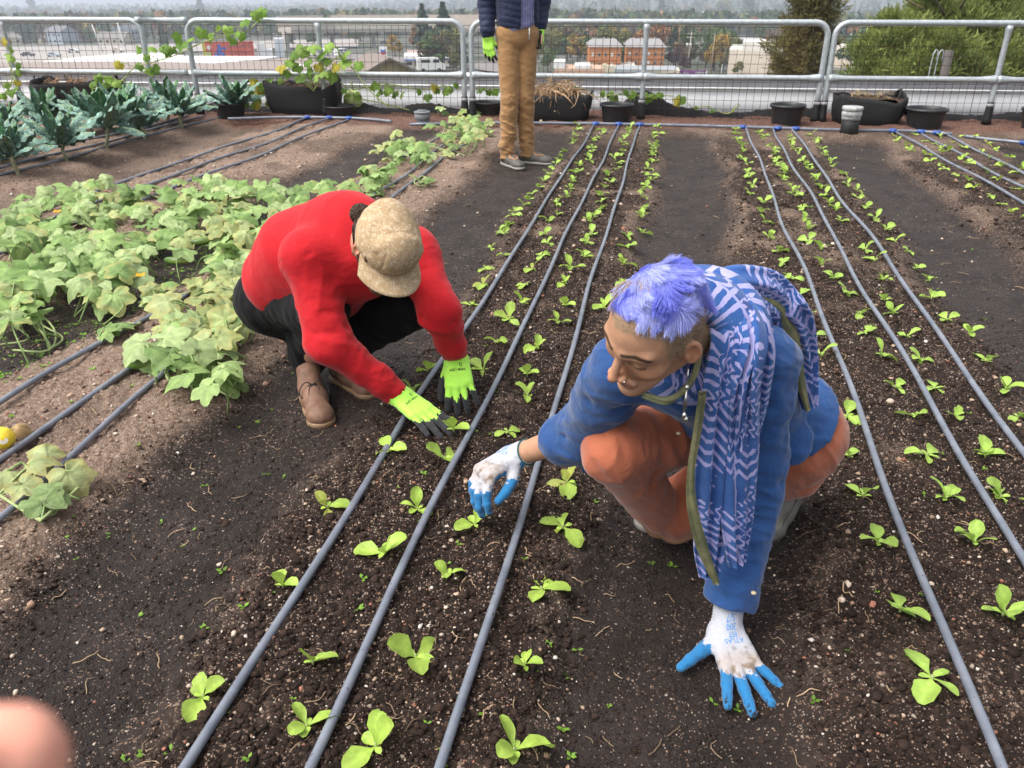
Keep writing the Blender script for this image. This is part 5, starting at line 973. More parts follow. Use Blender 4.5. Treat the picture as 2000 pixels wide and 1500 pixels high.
    big('columnar_conifer',"olive-brown columnar conifer rising between two guard rails",bs,430,5,[(.16,.15,.06),(.21,.18,.07),(.09,.095,.04),(.22,.16,.08)],.19,(q[0],q[1],q[2]-13),15.5,26)
    bs=[]; rng2=np.random.default_rng(8)
    for (px,py,d,r,w) in ((1725,120,20,.62,.8),(1745,60,20.5,.40,.5),(1790,95,20,.75,1),(1830,40,21,.72,1),(1850,120,19.5,.7,1),(1880,-10,21.5,.85,1.2),(1900,70,20.5,.8,1),(1720,170,20,.8,.8),(1790,160,19.5,.8,1),(1880,165,19.5,.8,1),(1830,-60,21.5,.7,.8),(1960,140,20,.7,.8),(1930,20,21,.7,1),(1700,95,20.3,.28,.3),(1815,10,21,.4,.5)): p=PD(px,py,d); bs.append((p[0],p[1],p[2],r,r*.85,w))
    p=PD(1850,80,21); big('conifer_tree',"large yellow-green conifer filling the view beyond the corner rail",bs,520,6,[(.16,.20,.055),(.22,.26,.07),(.08,.11,.03),(.27,.30,.09)],.18,(p[0],p[1],p[2]-11),14,21)
    bs=[]
    for (px,py,d,r,w) in ((1985,10,24,1.1,1.2),(2010,90,23,1.1,1.2),(1965,60,24.5,.8,.8),(2080,20,24,1.3,1),(2060,150,23,1.2,1),(1990,150,23,.8,.8),(2120,90,23,1.4,1),(1975,-50,24.5,1.,.8)): p=PD(px,py,d); bs.append((p[0],p[1],p[2],r,r*.85,w))
    p=PD(2040,60,24); big('dark_conifer',"darker conifer cut off by the picture edge behind the corner rail",bs,430,9,[(.11,.14,.05),(.15,.18,.06),(.07,.09,.03)],.19,(p[0],p[1],p[2]-11),13,24)
    p=PD(1828,122,18.2); root=thing('vent_pipes',"galvanised hooked vent pipes in front of the large conifer",'vent',p); 
    for dx in (-.10,.02): MB().tube(bez([(dx,0,-2.2),(dx,0,-.05),(dx+.02,0,.20),(dx+.06,0,.26),(dx+.10,0,.2),(dx+.10,0,.02)],16),.012,8).obj('pipe','galvanised',root)
    MB().box((.24,0,-.95),(.15,.15,2.4),bev=.01,col=(.10,.09,.085)).obj('flue','painted',root)
def build_sky():
    w=bpy.data.worlds.new("World"); SC.world=w; w.use_nodes=True; n=w.node_tree.nodes; l=w.node_tree.links; bg=n['Background']; bg.inputs['Strength'].default_value=.14
    el,az=math.radians(60),math.radians(-112)
    sk=n.new('ShaderNodeTexSky'); sk.sky_type='NISHITA'; sk.sun_disc=False; sk.sun_elevation=el; sk.sun_rotation=az; sk.dust_density=6; sk.air_density=1.2; sk.ozone_density=1
    hs=n.new('ShaderNodeHueSaturation'); hs.inputs['Saturation'].default_value=.28; l.new(sk.outputs[0],hs.inputs['Color']); l.new(hs.outputs[0],bg.inputs['Color'])
    s=bpy.data.lights.new('sun','SUN'); s.energy=1.0; s.angle=math.radians(38); s.color=(1,.96,.90); o=bpy.data.objects.new('sun',s); COL.objects.link(o)
    d=Vector((math.sin(az)*math.cos(el),math.cos(az)*math.cos(el),math.sin(el))); o.rotation_euler=d.to_track_quat('Z','Y').to_euler()
    B=NB('haze_air'); B.n.remove(B.b); v=B.n.new('ShaderNodeVolumePrincipled'); v.inputs['Color'].default_value=(.80,.87,1,1); v.inputs['Density'].default_value=HAZE; v.inputs['Anisotropy'].default_value=.2; B.l.new(v.outputs[0],B.out.inputs['Volume'])
    zmin=float(TZ(np.array([0.]),np.array([4300.]))[0]); 
    o=MB().box((0,2150,(-260+75)/2),(9200,4700,75+260)).obj('haze','haze_air',smooth=False); tag(o,None,None,kind='stuff')
    vs=SC.view_settings; vs.view_transform='Standard'; vs.look='None'; vs.exposure=EXPO; vs.gamma=1
    SC.cycles.volume_bounces=1; SC.cycles.max_bounces=7; SC.cycles.transparent_max_bounces=8; SC.cycles.use_denoising=True
HAZE=.00042; EXPO=.93
# ------------------------------------------------------------------ people
def A(*v): return np.array(v,float)
def head_sdf(S,c,M,s=1.,nose=1.,male=False):
    L=lambda x,y,z: c+M@(A(x,y,z)*s); k=lambda v:v*s
    S.ell(L(0,-.012,.030),A(.074,.097,.090)*s,M,.02); S.cone(L(0,.025,.0),L(0,.044,-.074),k(.058),k(.035),k(.03))
    for x in (-1,1):
        S.cone(L(x*.050,-.012,-.052),L(x*.015,.062,-.100),k(.014),k(.014),k(.02)); S.ell(L(x*.041,.050,-.028),A(.023,.024,.022)*s,M,k(.022))
    S.ell(L(0,.073,-.102),A(.020,.016,.016)*s,M,k(.016))
    for x in (-1,1):
        S.cone(L(x*.048,.062,.020),L(x*.012,.083,.016),k(.0095),k(.0085),k(.014)); S.ell(L(x*.031,.093,-.002),A(.016,.015,.012)*s,M,k(.013),True)
        S.ell(L(x*.031,.0655,-.002),A(.0155,.0155,.0145)*s,M,k(.003)); S.cone(L(x*.044,.070,.004),L(x*.020,.078,.006),k(.0035),k(.003),k(.005))
    S.cone(L(0,.081,.012),L(0,.1045+.003*nose,-.036),k(.0075),k(.0092),k(.009)); S.cone(L(0,.107,-.038),L(0,.090,-.047),k(.0078),k(.0065),k(.006))
    for x in (-1,1): S.ell(L(x*.0135,.096,-.0415),A(.0072,.010,.0075)*s,M,k(.006)); S.ell(L(x*.0075,.101,-.0495),A(.0038,.006,.004)*s,M,k(.003),True)
    S.cone(L(-.019,.0775,-.0745),L(0,.0860,-.0700),k(.0048),k(.0056),k(.006)); S.cone(L(.019,.0775,-.0745),L(0,.0860,-.0700),k(.0048),k(.0056),k(.006))
    S.cone(L(-.013,.0775,-.080),L(.013,.0775,-.080),k(.0058),k(.0058),k(.006)); S.ell(L(0,.0825,-.0815),A(.012,.005,.0055)*s,M,k(.005))
    S.cone(L(-.02,.0845,-.0755),L(.02,.0845,-.0755),k(.0016),k(.0016),k(.003),True)
    for x in (-1,1):
        R=Matrix.Rotation(x*.35,3,'Z')@Matrix.Rotation(-.15,3,'X'); E=M@np.array(R)
        S.ell(L(x*.0785,-.014,-.012),A(.009,.019,.032)*s,E,k(.006)); S.ell(L(x*.0862,-.009,-.006),A(.0085,.0115,.021)*s,E,k(.003),True); S.ell(L(x*.0845,-.006,-.026),A(.006,.007,.007)*s,E,k(.003),True); S.ell(L(x*.080,-.002,-.016),A(.004,.005,.009)*s,E,k(.003))
def face_col(c,M,s,skin,brow,lip,extra=None,closed=True):
    def f(V,N):
        q=((V-c)@M)/s; C=np.tile(np.array(skin,float),(len(V),1)); 
        def mixc(m,col): nonlocal C; C=C*(1-m[:,None])+np.array(col)*m[:,None]
        red=np.array(skin)*A(1.12,.86,.80)
        for cx,cy,cz,r in ((0,.112,-.04,.02),(.045,.06,-.035,.03),(-.045,.06,-.035,.03),(.08,-.012,-.012,.035),(-.08,-.012,-.012,.035)): mixc(.6*np.exp(-((q[:,0]-cx)**2+(q[:,1]-cy)**2+(q[:,2]-cz)**2)/r**2),red)
        for x in (-1,1):
            a=A(x*.012,.088,.0225);b=A(x*.034,.084,.0275);d=A(x*.056,.062,.0205); fl=A(1,0,1); dd=np.minimum(segd(q*fl,a*fl,b*fl),segd(q*fl,b*fl,d*fl)); mixc(.93*np.clip(1.7-dd/.0030,0,1)*(q[:,1]>.05)*(q[:,2]>-.02),brow)
            e=q-A(x*.031,.0655,-.002); low=-.0045+.10*(np.abs(e[:,0])**1.3); m=np.exp(-((e[:,2]-low)/.0019)**2)*(np.abs(e[:,0])<.0165)*(q[:,1]>.055); mixc(.97*m,(.014,.009,.008))
            m=np.exp(-((e[:,2]-.0075+18*e[:,0]**2)/.0016)**2)*(np.abs(e[:,0])<.016)*(q[:,1]>.055); mixc(.62*m,np.array(skin)*.45)
            m=np.exp(-((e[:,2]+.015)/.005)**2)*(np.abs(e[:,0])<.016)*(q[:,1]>.055); mixc(.22*m,np.array(skin)*.6)
        z=q[:,2]; lx=np.abs(q[:,0]); m=(q[:,1]>.075)*np.clip((.021-lx)/.004,0,1)*np.clip((z+.0875)/.002,0,1)*np.clip((-.0655-.2*lx-z)/.002,0,1); mixc(.75*m,lip); mixc(.8*(np.exp(-((z+.0755)/.0011)**2)*(lx<.0215)*(q[:,1]>.074)),np.array(lip)*.25)
        for x in (-1,1): mixc(.8*np.exp(-(((q[:,0]-x*.0075)/.004)**2+((q[:,1]-.101)/.005)**2+((z+.049)/.003)**2)),np.array(skin)*.2)
        if extra is not None: C=extra(q,C)
        return np.clip(C,0,1)
    return f
def hand(S,w,D,N,Sd,sc=1.,curl=((.3,.4,.3),)*4,spread=(.12,.02,-.08,-.2),thumb=(.75,.3,.25),rad=1.,k=.010):
    """five-fingered hand; Sd points to the thumb side. Returns finger joints."""
    D=norm(D);N=norm(N-D*(N@D)); Sd0=np.cross(D,N); Sd=Sd0 if Sd0@Sd>0 else -Sd0; w=np.asarray(w,float); ch=[]
    kn=[(.092,.029),(.098,.009),(.093,-.012),(.084,-.031)]; ln=[(.044,.026,.021),(.048,.030,.022),(.044,.028,.021),(.034,.021,.019)]; rr=[.0095,.0098,.0092,.0082]
    for i in range(4):
        K=w+(D*kn[i][0]+Sd*kn[i][1])*sc; S.cone(w+Sd*kn[i][1]*.62*sc+D*.008*sc,K,.0165*rad*sc,.0128*rad*sc,k*sc)
        d=norm(D*math.cos(spread[i])+Sd*math.sin(spread[i])); n=N; p=K; pts=[K]
        for j in range(3):
            a=curl[i][j]; d2=norm(d*math.cos(a)-n*math.sin(a)); n=norm(n*math.cos(a)+d*math.sin(a)); d=d2; q=p+d*ln[i][j]*sc; S.cone(p,q,rr[i]*rad*sc*(1.08-.10*j),rr[i]*rad*sc*(1.0-.12*j),.004*sc); p=q; pts.append(p)
        ch.append(pts)
    o,dn,cu=thumb; T=w+(D*.022+Sd*.024-N*.008)*sc; d=norm(D*math.cos(o)+Sd*math.sin(o)-N*dn); pts=[T]; p=T
    for j,(l,r0,r1) in enumerate(((.044,.0150,.0118),(.034,.0112,.0100),(.028,.0100,.0080))):
        if j: d=norm(d*math.cos(cu)+(D*.8-Sd*.6-N*.25)*math.sin(cu))
        q=p+d*l*sc; S.cone(p,q,r0*rad*sc,r1*rad*sc,(.012 if j==0 else .004)*sc); p=q; pts.append(p)
    ch.append(pts); return ch,(w,D,N,Sd)
def near_chain(V,pts): 
    """distance along a polyline (0..1) and distance to it"""
    best=np.full(len(V),9.);t=np.zeros(len(V)); L=[np.linalg.norm(pts[i+1]-pts[i]) for i in range(len(pts)-1)]; tot=sum(L); a0=0
    for i in range(len(pts)-1):
        ba=pts[i+1]-pts[i]; h=np.clip(((V-pts[i])@ba)/(ba@ba),0,1); d=np.linalg.norm(V-pts[i]-h[:,None]*ba,axis=1); m=d<best; best[m]=d[m]; t[m]=((a0+h*L[i])/tot)[m]; a0+=L[i]
    return best,t
def glove_col(ch,fr,knit,dip,cut=.30,palm=.0,dirt=0.,seed=0):
    w,D,N,Sd=fr
    def f(V,Nm):
        C=np.tile(np.array(knit,float),(len(V),1)); m=np.zeros(len(V))
        for i,pts in enumerate(ch):
            d,t=near_chain(V,pts); on=d<.019; back=Nm@N; edge=cut+.10*vn(V,180,seed)+.20*np.clip(back,-.3,1)
            m=np.where(on&(t>edge)&(t>.02),1,m)
        side=Nm@N; a=(V-w)@D; m=np.where((side<palm-.0+.15*vn(V,120,3+seed))&(a>.012),1,m)
        C=np.where(m[:,None]>0,np.array(dip),C)
        if dirt:
            g=np.clip(fbm(V,75,4,off=seed)*1.6-.15,0,1)*np.exp(-((a-.11)/.045)**2)*(m<.5); tips=np.zeros(len(V))
            for pts in ch[:4]: d,t=near_chain(V,pts); tips=np.maximum(tips,(d<.02)*np.clip((t-.72)/.25,0,1))
            tips=tips*np.clip(fbm(V,190,3,off=seed+4)*2.2,0,1); g=np.clip(np.maximum(g*dirt,tips*.95*dirt),0,1)[:,None]; base=np.where(tips[:,None]>.05,A(.018,.013,.011),A(.10,.07,.05)); C=C*(1-g)+base*g
            tan=np.clip(.55*np.exp(-((a-.10)/.03)**2)*(m<.5)*dirt,0,1)[:,None]; C=C*(1-tan)+A(.36,.27,.20)*tan
        return C
    return f
def wrap_text(s,size,S,c,ux,uy,n,col,parent,mat='painted',name='lettering',th=.0007):
    """lettering laid on a curved surface: the flat letters are dropped along -n on to the SDF"""
    cu=bpy.data.curves.new(name,'FONT'); cu.body=s; cu.size=size; cu.align_x='CENTER'; cu.align_y='CENTER'; cu.space_line=.85; cu.resolution_u=3; cu.offset=size*.012; o=bpy.data.objects.new(name,cu); COL.objects.link(o); dg=bpy.context.evaluated_depsgraph_get(); me=bpy.data.meshes.new_from_object(o.evaluated_get(dg)); bpy.data.objects.remove(o)
    v=np.array([q.co[:] for q in me.vertices]); f=[list(p.vertices) for p in me.polygons]; bpy.data.meshes.remove(me)
    if not len(v): return
    p=c+v[:,:1]*ux+v[:,1:2]*uy+n*.05
    for _ in range(40): p=p-n*np.clip(S.ev(p),-.01,.02)[:,None]*.7
    p=p+n*th; m=MB(); m.add(p,f,col); return m.obj(name,mat,parent,False)
def shoe(parent,heel,toe,up,L=None,w=.046,up_mat='leather',sole_col=(.2,.15,.1),col=(.22,.12,.075),collar=None,laces=None,name='shoe',toecap=None):
    """heel/toe: ground contact points of the sole; collar: ankle joint"""
    d=toe-heel; L=np.linalg.norm(d); d=d/L; up=norm(up-d*(up@d)); s=np.cross(d,up); X=lambda f,l,h: heel+d*f*L+s*l+up*h
    S=SDF(); S.cone(X(.12,0,.045),X(.45,0,.045),w*.86,w*.92,.02); S.cone(X(.45,0,.045),X(.82,0.003,.030),w*.92,w*.80,.02); S.ell(X(.80,0,.03),A(L*.19,w*1.0,.034),np.stack([d,s,up],1),.015)
    if collar is not None: S.cone(X(.16,0,.06),collar,w*.86,w*.92,.02)
    S.plane(X(.5,0,.012),-up); 
    b=sdf_obj(name,S,.0045,up_mat,parent,lambda V,N:np.clip(np.array(col)*(1+.25*fbm(V,40,3))[:,None],0,1) if toecap is None else np.where((((V-heel)@d)/L>.62)[:,None],np.array(toecap),np.array(col)))
    Q=SDF(); Q.cone(X(.11,0,.012),X(.50,0,.012),w*.90,w*.94,.01); Q.cone(X(.5,0,.012),X(.83,0,.012),w*.96,w*.90,.01); Q.ell(X(.82,0,.012),A(L*.185,w*1.02,.04),np.stack([d,s,up],1),.01); Q.plane(X(.5,0,.020),up); Q.plane(X(.5,0,-.002),-up)
    sdf_obj('sole',Q,.004,'rubber',b,sole_col)
    if laces is not None:
        m=MB()
        for k in range(5):
            f=.38+.062*k; h=.092-.011*k-.02*(k>3); a=[X(f-.01,-.026+.002*k,h-.016),X(f+.01,-.010,h+.004),X(f+.035,.012,h-.000),X(f+.05,.026-.002*k,h-.022)]; m.tube(bez(a,10),.0021,5,col=laces); a=[X(f-.01,.026-.002*k,h-.016),X(f+.01,.010,h+.004),X(f+.035,-.012,h-.000),X(f+.05,-.026+.002*k,h-.022)]; m.tube(bez(a,10),.0021,5,col=laces)
        for sx in (-1,1):
            m.tube(bez([X(.40,0,.095),X(.40,sx*.025,.108),X(.45,sx*.05,.085),X(.52,sx*.045,.065),X(.47,sx*.02,.088),X(.41,0,.097)],20),.002,5,col=laces); m.tube(bez([X(.40,0,.095),X(.50,sx*.018,.09),X(.62,sx*.012+.01,.072),X(.70,sx*.02,.06)],14),.002,5,col=laces)
        m.obj('laces','rubber',b)
    return b
def folds(p,segs):
    """crease field: each (a,b,width,depth)"""
    d=np.zeros(len(p))
    for a,b,w,h in segs: r=segd(p,np.asarray(a),np.asarray(b)); d+=h*np.exp(-(r/w)**2)
    return d
def wrinkle(V,axis,s,amp,off=0,o=3):
    """folds running round the given axis: noise stretched across it"""
    ax=norm(axis); a=V@ax; q=V-a[:,None]*ax; p=q*s*.35+np.outer(a*s,ax); r=1-np.abs(fbm(p,1.,o,off=off)); return amp*(r*r*2-1)
def ribbon_tube(m,pts,wide,thick,wdir,nf,amp,n=36,seed=0,uvs=None,ulen=0.):
    pts=np.asarray(pts); M=len(pts); T=np.gradient(pts,axis=0); T/=np.linalg.norm(T,axis=1)[:,None]; V=[];an=np.arange(n)*2*math.pi/n; U=[]; L=np.concatenate([[0],np.cumsum(np.linalg.norm(np.diff(pts,axis=0),axis=1))])
    for i in range(M):
        t=i/(M-1); w=np.asarray(wdir(t) if callable(wdir) else wdir,float); w=norm(w-T[i]*(w@T[i])); b=np.cross(T[i],w); W=np.interp(t,np.linspace(0,1,len(wide)),wide); H=np.interp(t,np.linspace(0,1,len(thick)),thick)
        x=np.cos(an);y=np.sin(an); xs=np.sign(x)*np.abs(x)**.9
        rp=amp*(np.sin(nf*xs*2.2+seed+1.3*math.sin(3*t+seed))+.45*np.sin(nf*1.9*xs+2*seed+4*t))*(.35+.65*np.abs(y)); V.append(pts[i]+np.outer(xs*W*(1+.05*math.sin(9*t+seed)),w)+np.outer(y*H+rp*np.sign(y+.001)*1.0*(y>-9),b)); U.append(np.stack([np.full(n,L[i]+ulen),(xs*.5+.5)*W*2.2],1))
    m.grid(np.concatenate(V),M,n,wrap=True); e=len(m.v)-1; nn=m.n-M*n; m.f.append([nn+j for j in range(n)][::-1]); m.f.append([nn+(M-1)*n+j for j in range(n)])
    if uvs is not None: uvs.append(np.concatenate(U))
def set_uv(o,uv):
    me=o.data; l=me.uv_layers.new(name='UVMap'); vi=np.zeros(len(me.loops),np.int32); me.loops.foreach_get('vertex_index',vi); l.data.foreach_set('uv',np.asarray(uv,np.float32)[vi].reshape(-1))
def people_mats():
    vmat('skin',.50,.3,420,.0012,.4,var=.12,vscale=38,sss=.12); vmat('knit',.85,.25,700,.001,.2,var=.06,vscale=120,sheen=.2); vmat('rubber',.6,.2,200,.001,.35,var=.2,vscale=80); vmat('leather',.62,.3,180,.002,.35,var=.18,vscale=50)
    def cloth(name,c1,c2,rough=.85,sc=18,weave=900,bs=.25,sheen=.3,big=0):
        B=NB(name); co=B.coord(); B.color(B.mix(.35,B.ramp(B.noise(co,sc,5),(.3,c1),(.7,c2)),B.ramp(B.noise(co,weave*.6,2),(.3,c1),(.7,c2)))); B.set('Roughness',rough); B.set('Specular IOR Level',.2); B.set('Sheen Weight',sheen); B.set('Sheen Roughness',.45); nb=B.bump(B.math('ADD',B.noise(co,13,5,.55,1.4),B.math('MULTIPLY',B.noise(co,34,4,.5,.8),.4)),.4,.009+big); B.bump(B.noise(co,weave,2),bs,.002,nb)
    cloth('red_fleece',(.46,.010,.016),(.54,.016,.023),sheen=.12); cloth('black_cotton',(.006,.006,.007),(.010,.010,.012),sheen=.04); cloth('blue_linen',(.016,.058,.185),(.030,.088,.25),weave=700,bs=.35); cloth('rust_canvas',(.355,.100,.050),(.44,.140,.075)); cloth('tan_canvas',(.30,.165,.070),(.38,.215,.095)); cloth('navy_quilt',(.012,.017,.045),(.02,.027,.07),.5,sheen=.2)
    B=NB('stripe_shirt'); co=B.coord(); w=B.add('ShaderNodeTexWave',wave_type='BANDS',bands_direction='X'); w.inputs['Scale'].default_value=24; B.link(co,w.inputs['Vector']); B.color(B.ramp(w.outputs['Fac'],(.35,(.10,.10,.22)),(.55,(.24,.24,.42)))); B.set('Roughness',.8)
    B=NB('cap_cloth'); co=B.coord(); v=B.vor(co,62); v2=B.vor(co,120,'DISTANCE_TO_EDGE'); ring=B.ramp(v.outputs['Distance'],(.22,0.),(.30,1.),(.36,1.),(.44,0.)); sp=B.add('ShaderNodeSeparateColor'); B.link(v.outputs['Color'],sp.inputs[0]); pick=B.math('GREATER_THAN',sp.outputs[0],.45); pat=B.math('MULTIPLY',ring,pick); n=B.ramp(B.noise(co,95,3,.6,1.2),(.52,0.),(.58,1.),(.62,1.),(.68,0.)); pat=B.math('MAXIMUM',pat,B.math('MULTIPLY',n,.8)); pat=B.math('MULTIPLY',pat,.75)
    B.color(B.mix(pat,B.ramp(B.noise(co,20,4),(.3,(.33,.225,.118)),(.7,(.40,.28,.155))),(.58,.47,.33))); B.set('Roughness',.85); B.bump(B.noise(co,700,2),.25,.001)
    # batik scarf cloth, laid out along its own length (UV in metres)
    B=NB('batik'); uv=B.attr('UVMap').outputs['Vector']; sx=B.add('ShaderNodeSeparateXYZ'); B.link(uv,sx.inputs[0]); u,v=B.math('MULTIPLY',sx.outputs[0],1.35),B.math('MULTIPLY',sx.outputs[1],1.35); co=B.coord(); wob=B.noise(co,60,3); u=B.math('ADD',u,B.math('MULTIPLY',wob,.010)); v=B.math('ADD',v,B.math('MULTIPLY',wob,.012))
    fr=lambda x,sc: B.math('FRACT',B.math('MULTIPLY',x,sc)); band=lambda f,a,b: B.math('MULTIPLY',B.math('GREATER_THAN',f,a),B.math('LESS_THAN',f,b)); tri=lambda x,sc: B.math('ABSOLUTE',B.math('SUBTRACT',fr(x,sc),.5))
    st=band(fr(u,42.),.12,.55); zz=band(fr(B.math('ADD',B.math('MULTIPLY',u,26.),B.math('MULTIPLY',tri(v,18.),1.8)),1.),.15,.52); wv=band(fr(B.math('ADD',B.math('MULTIPLY',v,60.),B.math('MULTIPLY',B.math('SINE',B.math('MULTIPLY',u,190.)),.33)),1.),.2,.6); wv=B.math('MULTIPLY',wv,B.math('LESS_THAN',fr(u,13.),.8))
    dv=B.add('ShaderNodeCombineXYZ'); B.link(u,dv.inputs[0]); B.link(v,dv.inputs[1]); vo=B.vor(dv.outputs[0],34.); dots=B.math('LESS_THAN',vo.outputs['Distance'],.24); vo2=B.vor(dv.outputs[0],9.); sel=B.add('ShaderNodeSeparateColor'); B.link(vo2.outputs['Color'],sel.inputs[0]); bigdot=B.math('LESS_THAN',vo2.outputs['Distance'],.20)
    s=sel.outputs[0]; pick=lambda a,b,x: B.math('MULTIPLY',band(s,a,b),x); pat=pick(-.1,.28,st)
    for a,b,x in ((.28,.56,zz),(.56,.72,dots),(.72,1.1,wv)): pat=B.math('ADD',pat,pick(a,b,x))
    edge=B.math('LESS_THAN',tri(v,11.),.035); pat=B.math('MAXIMUM',pat,edge); pat=B.math('MAXIMUM',pat,B.math('MULTIPLY',bigdot,B.math('GREATER_THAN',sel.outputs[1],.6))); pat=B.math('MULTIPLY',pat,.86)
    B.color(B.mix(pat,B.ramp(B.noise(co,25,5),(.3,(.022,.075,.27)),(.7,(.045,.13,.37))),B.ramp(B.noise(co,40,3),(.3,(.36,.34,.66)),(.7,(.50,.47,.76))))); B.set('Roughness',.85); B.set('Specular IOR Level',.15); B.set('Sheen Weight',.2); B.bump(B.math('ADD',B.noise(co,700,2),B.noise(co,90,4)),.45,.003)
    pmat('olive_trim',(.11,.12,.065),(.25,.235,.12),25,.85,.5,300,.002); vmat('hair',.5,0,spec=.35,var=.05); pmat('metal_stud',(.7,.68,.62),(.75,.72,.65),20,.2,metal=1.)
def person_root(label,loc): return thing('person',label,'person',loc)
def reparent(root,iv=None):
    """children were modelled in world space"""
    for o in root.children: o.matrix_parent_inverse=Matrix.Translation(-root.location)
NEON=(.46,.90,.11); KGREY=(.040,.041,.045)
def build_woman():
    Hc=A(.256,1.368,.766); M=np.array([[.64,-.75,-.169],[-.723,-.514,-.461],[-.259,-.417,.871]]); M=np.stack([norm(M[:,i]) for i in range(3)],1)
    hl=lambda x,y,z: Hc+M@A(x,y,z)
    J=dict(nb=A(.392,1.548,.69),Ls=A(.545,1.605,.605),Le=A(.562,1.570,.283),Lw=A(.497,1.455,-.005),Rs=A(.236,1.592,.590),Re=A(.176,1.745,.337),Rw=A(.004,1.872,.194),Lh=A(.735,1.835,.28),Rh=A(.572,1.90,.31),Rk=A(.239,1.646,.347),Ra=A(.394,1.818,.01),Lk=A(.445,1.835,-.0),La=A(.79,1.955,.02))
    root=person_root("person with violet-blue hair and batik scarf kneeling in the path, reaching over lettuce",(.60,1.87,-.06)); cc=(J['Ls']+J['Rs'])/2; pc=(J['Lh']+J['Rh'])/2
    skin=(.47,.255,.155)
    # right (reaching) and ground hand frames
    Dl=norm(P(1463,1346,-.030)-P(1412,1226,.0)); LW=P(1413,1226,-.005); Nl=norm(A(0,.15,1)-Dl*(A(0,.15,1)@Dl)); Sl=-cR
    RW=J['Rw']; Dr=norm(PD(922,938,2.10)-RW); Nr=norm(cU*.75+cB*.45-cR*.45); Sr=cB*.5-cU*.7+cR*.3
    # body: one continuous surface, the head finer than the rest
    S=SDF(); head_sdf(S,Hc,M); S.cone(hl(0,-.025,-.05),J['nb'],.050,.058,.03); S.plane(J['nb']+(J['nb']-hl(0,-.025,-.05))*.05,J['nb']-hl(0,-.025,-.05))
    Bd=SDF(); Bd.cone(hl(0,-.025,-.05)*.4+J['nb']*.6,J['nb'],.045,.056,.02); Bd.cone(J['nb'],cc,.06,.09,.03); Bd.cone(J['Ls'],J['Rs'],.05,.05,.03); Bd.cone(cc,pc,.10,.11,.04)
    for a,b,r0,r1 in (('Ls','Le',.045,.038),('Rs','Re',.045,.040),('Re','Rw',.041,.027),('Lh','Lk',.07,.05),('Rh','Rk',.07,.05),('Lk','La',.05,.035),('Rk','Ra',.05,.035)): Bd.cone(J[a],J[b],r0,r1,.015)
    Bd.cone(J['Le'],LW,.038,.026,.015); hand(Bd,LW,Dl,Nl,Sl,.97,((-.08,.02,0),)*4,(.34,.08,-.18,-.46),(1.05,.02,.0),.75); hand(Bd,RW,Dr,Nr,Sr,.97,((.75,.5,.3),(.85,.45,.3),(.8,.5,.3),(.7,.5,.3)),(.16,.02,-.06,-.14),(.65,.55,.55),.8)
    ex=Bd.mesh(.0045)
    stub=A(.30,.20,.125)
    def scalp(q,C):
        r=fbm(q,160,2); line=.056+.014*np.sin(q[:,0]*40)+.006*r; hair=np.clip(((q[:,2]-(.062-.9*np.maximum(0,.055-q[:,1])*(q[:,1]<.055)*.9))+.004*r)/.008,0,1)
        side=(q[:,1]<.045)&(q[:,2]>-.045-.35*np.maximum(0,-.03-q[:,1])+.0)&(np.abs(q[:,0])>.0); temple=np.clip((.040-q[:,1]+.10*np.maximum(0,q[:,2]-.01))/.012,0,1)*np.clip((q[:,2]-(-.005-1.2*np.maximum(0,-.005-q[:,1])))/.01,0,1); h=np.clip(np.maximum(hair,temple),0,1)*(np.abs(q[:,2]+.012)+np.abs(q[:,1]+.012)*1.0>.0)
        ear=(np.abs(q[:,0])>.076)&(np.abs(q[:,2]+.012)<.036)&(np.abs(q[:,1]+.012)<.026); h=h*(~ear); col=stub*(1+.35*fbm(q,420,2))[:,None]; tp=(q[:,2]>.058-.20*np.clip(-q[:,1],0,.1)+.02*np.abs(q[:,0])/.07+.9*np.maximum(0,q[:,1]-.018))&(np.abs(q[:,0])<.068); col=np.where(tp[:,None],A(.20,.22,.66)*(1+.3*fbm(q,160,2))[:,None],col); h=np.maximum(h,tp); return C*(1-h[:,None])+col*h[:,None]
    fc=face_col(Hc,M,1.,skin,(.030,.019,.015),(.42,.18,.135),scalp)
    V,Fq=S.mesh(.00165); V=lap(V,Fq,2); n0=len(V); V2=lap(ex[0],ex[1],2); Fq=np.vstack([Fq,ex[1]+n0]); Va=np.vstack([V,V2]); N=vnormals(Va,Fq); C=np.tile(np.array(skin),(len(Va),1)); C[:n0]=fc(V,N[:n0]); link('body',mk_mesh('body',Va,Fq.astype(np.int32),'skin',C),root)
    # hair: long violet-blue top, clipped sides
    rng=np.random.default_rng(4); m=MB(); SV=V; q=((V-Hc)@M); HN=vnormals(V,Fq[:len(Fq)-len(ex[1])])
    top=np.nonzero((q[:,2]>.060-.20*np.clip(-q[:,1],0,.1)+.02*np.abs(q[:,0])/.07+.9*np.maximum(0,q[:,1]-.022))&(np.abs(q[:,0])<.066))[0]; tid=rng.choice(top,11000)
    Lh_=np.array([.75,.66,0.]); 
    def strands(ids,l0,l1,lift,colf,rad,seg=6,flow=None,lock=None,raw=False):
        n=len(ids); p=V[ids].copy(); nn=HN[ids]; qq=q[ids]; cl=1.2*vn(qq,38,2)[:,None]; l=rng.uniform(l0,l1,n)[:,None]*(1+.45*cl)*(1-.45*sst(.0,.07,qq[:,1]))[:,None]; f=flow(qq)@M.T; f=f-nn*(f*nn).sum(1)[:,None]; f/=np.linalg.norm(f,axis=1)[:,None]+1e-9; pts=[p-nn*.002]; d=f*(1-lift)+nn*lift+rng.normal(0,.10,(n,3)); d/=np.linalg.norm(d,axis=1)[:,None]
        sw=np.stack([vn(qq,55,7),vn(qq,55,17),vn(qq,55,27)],1)@M.T
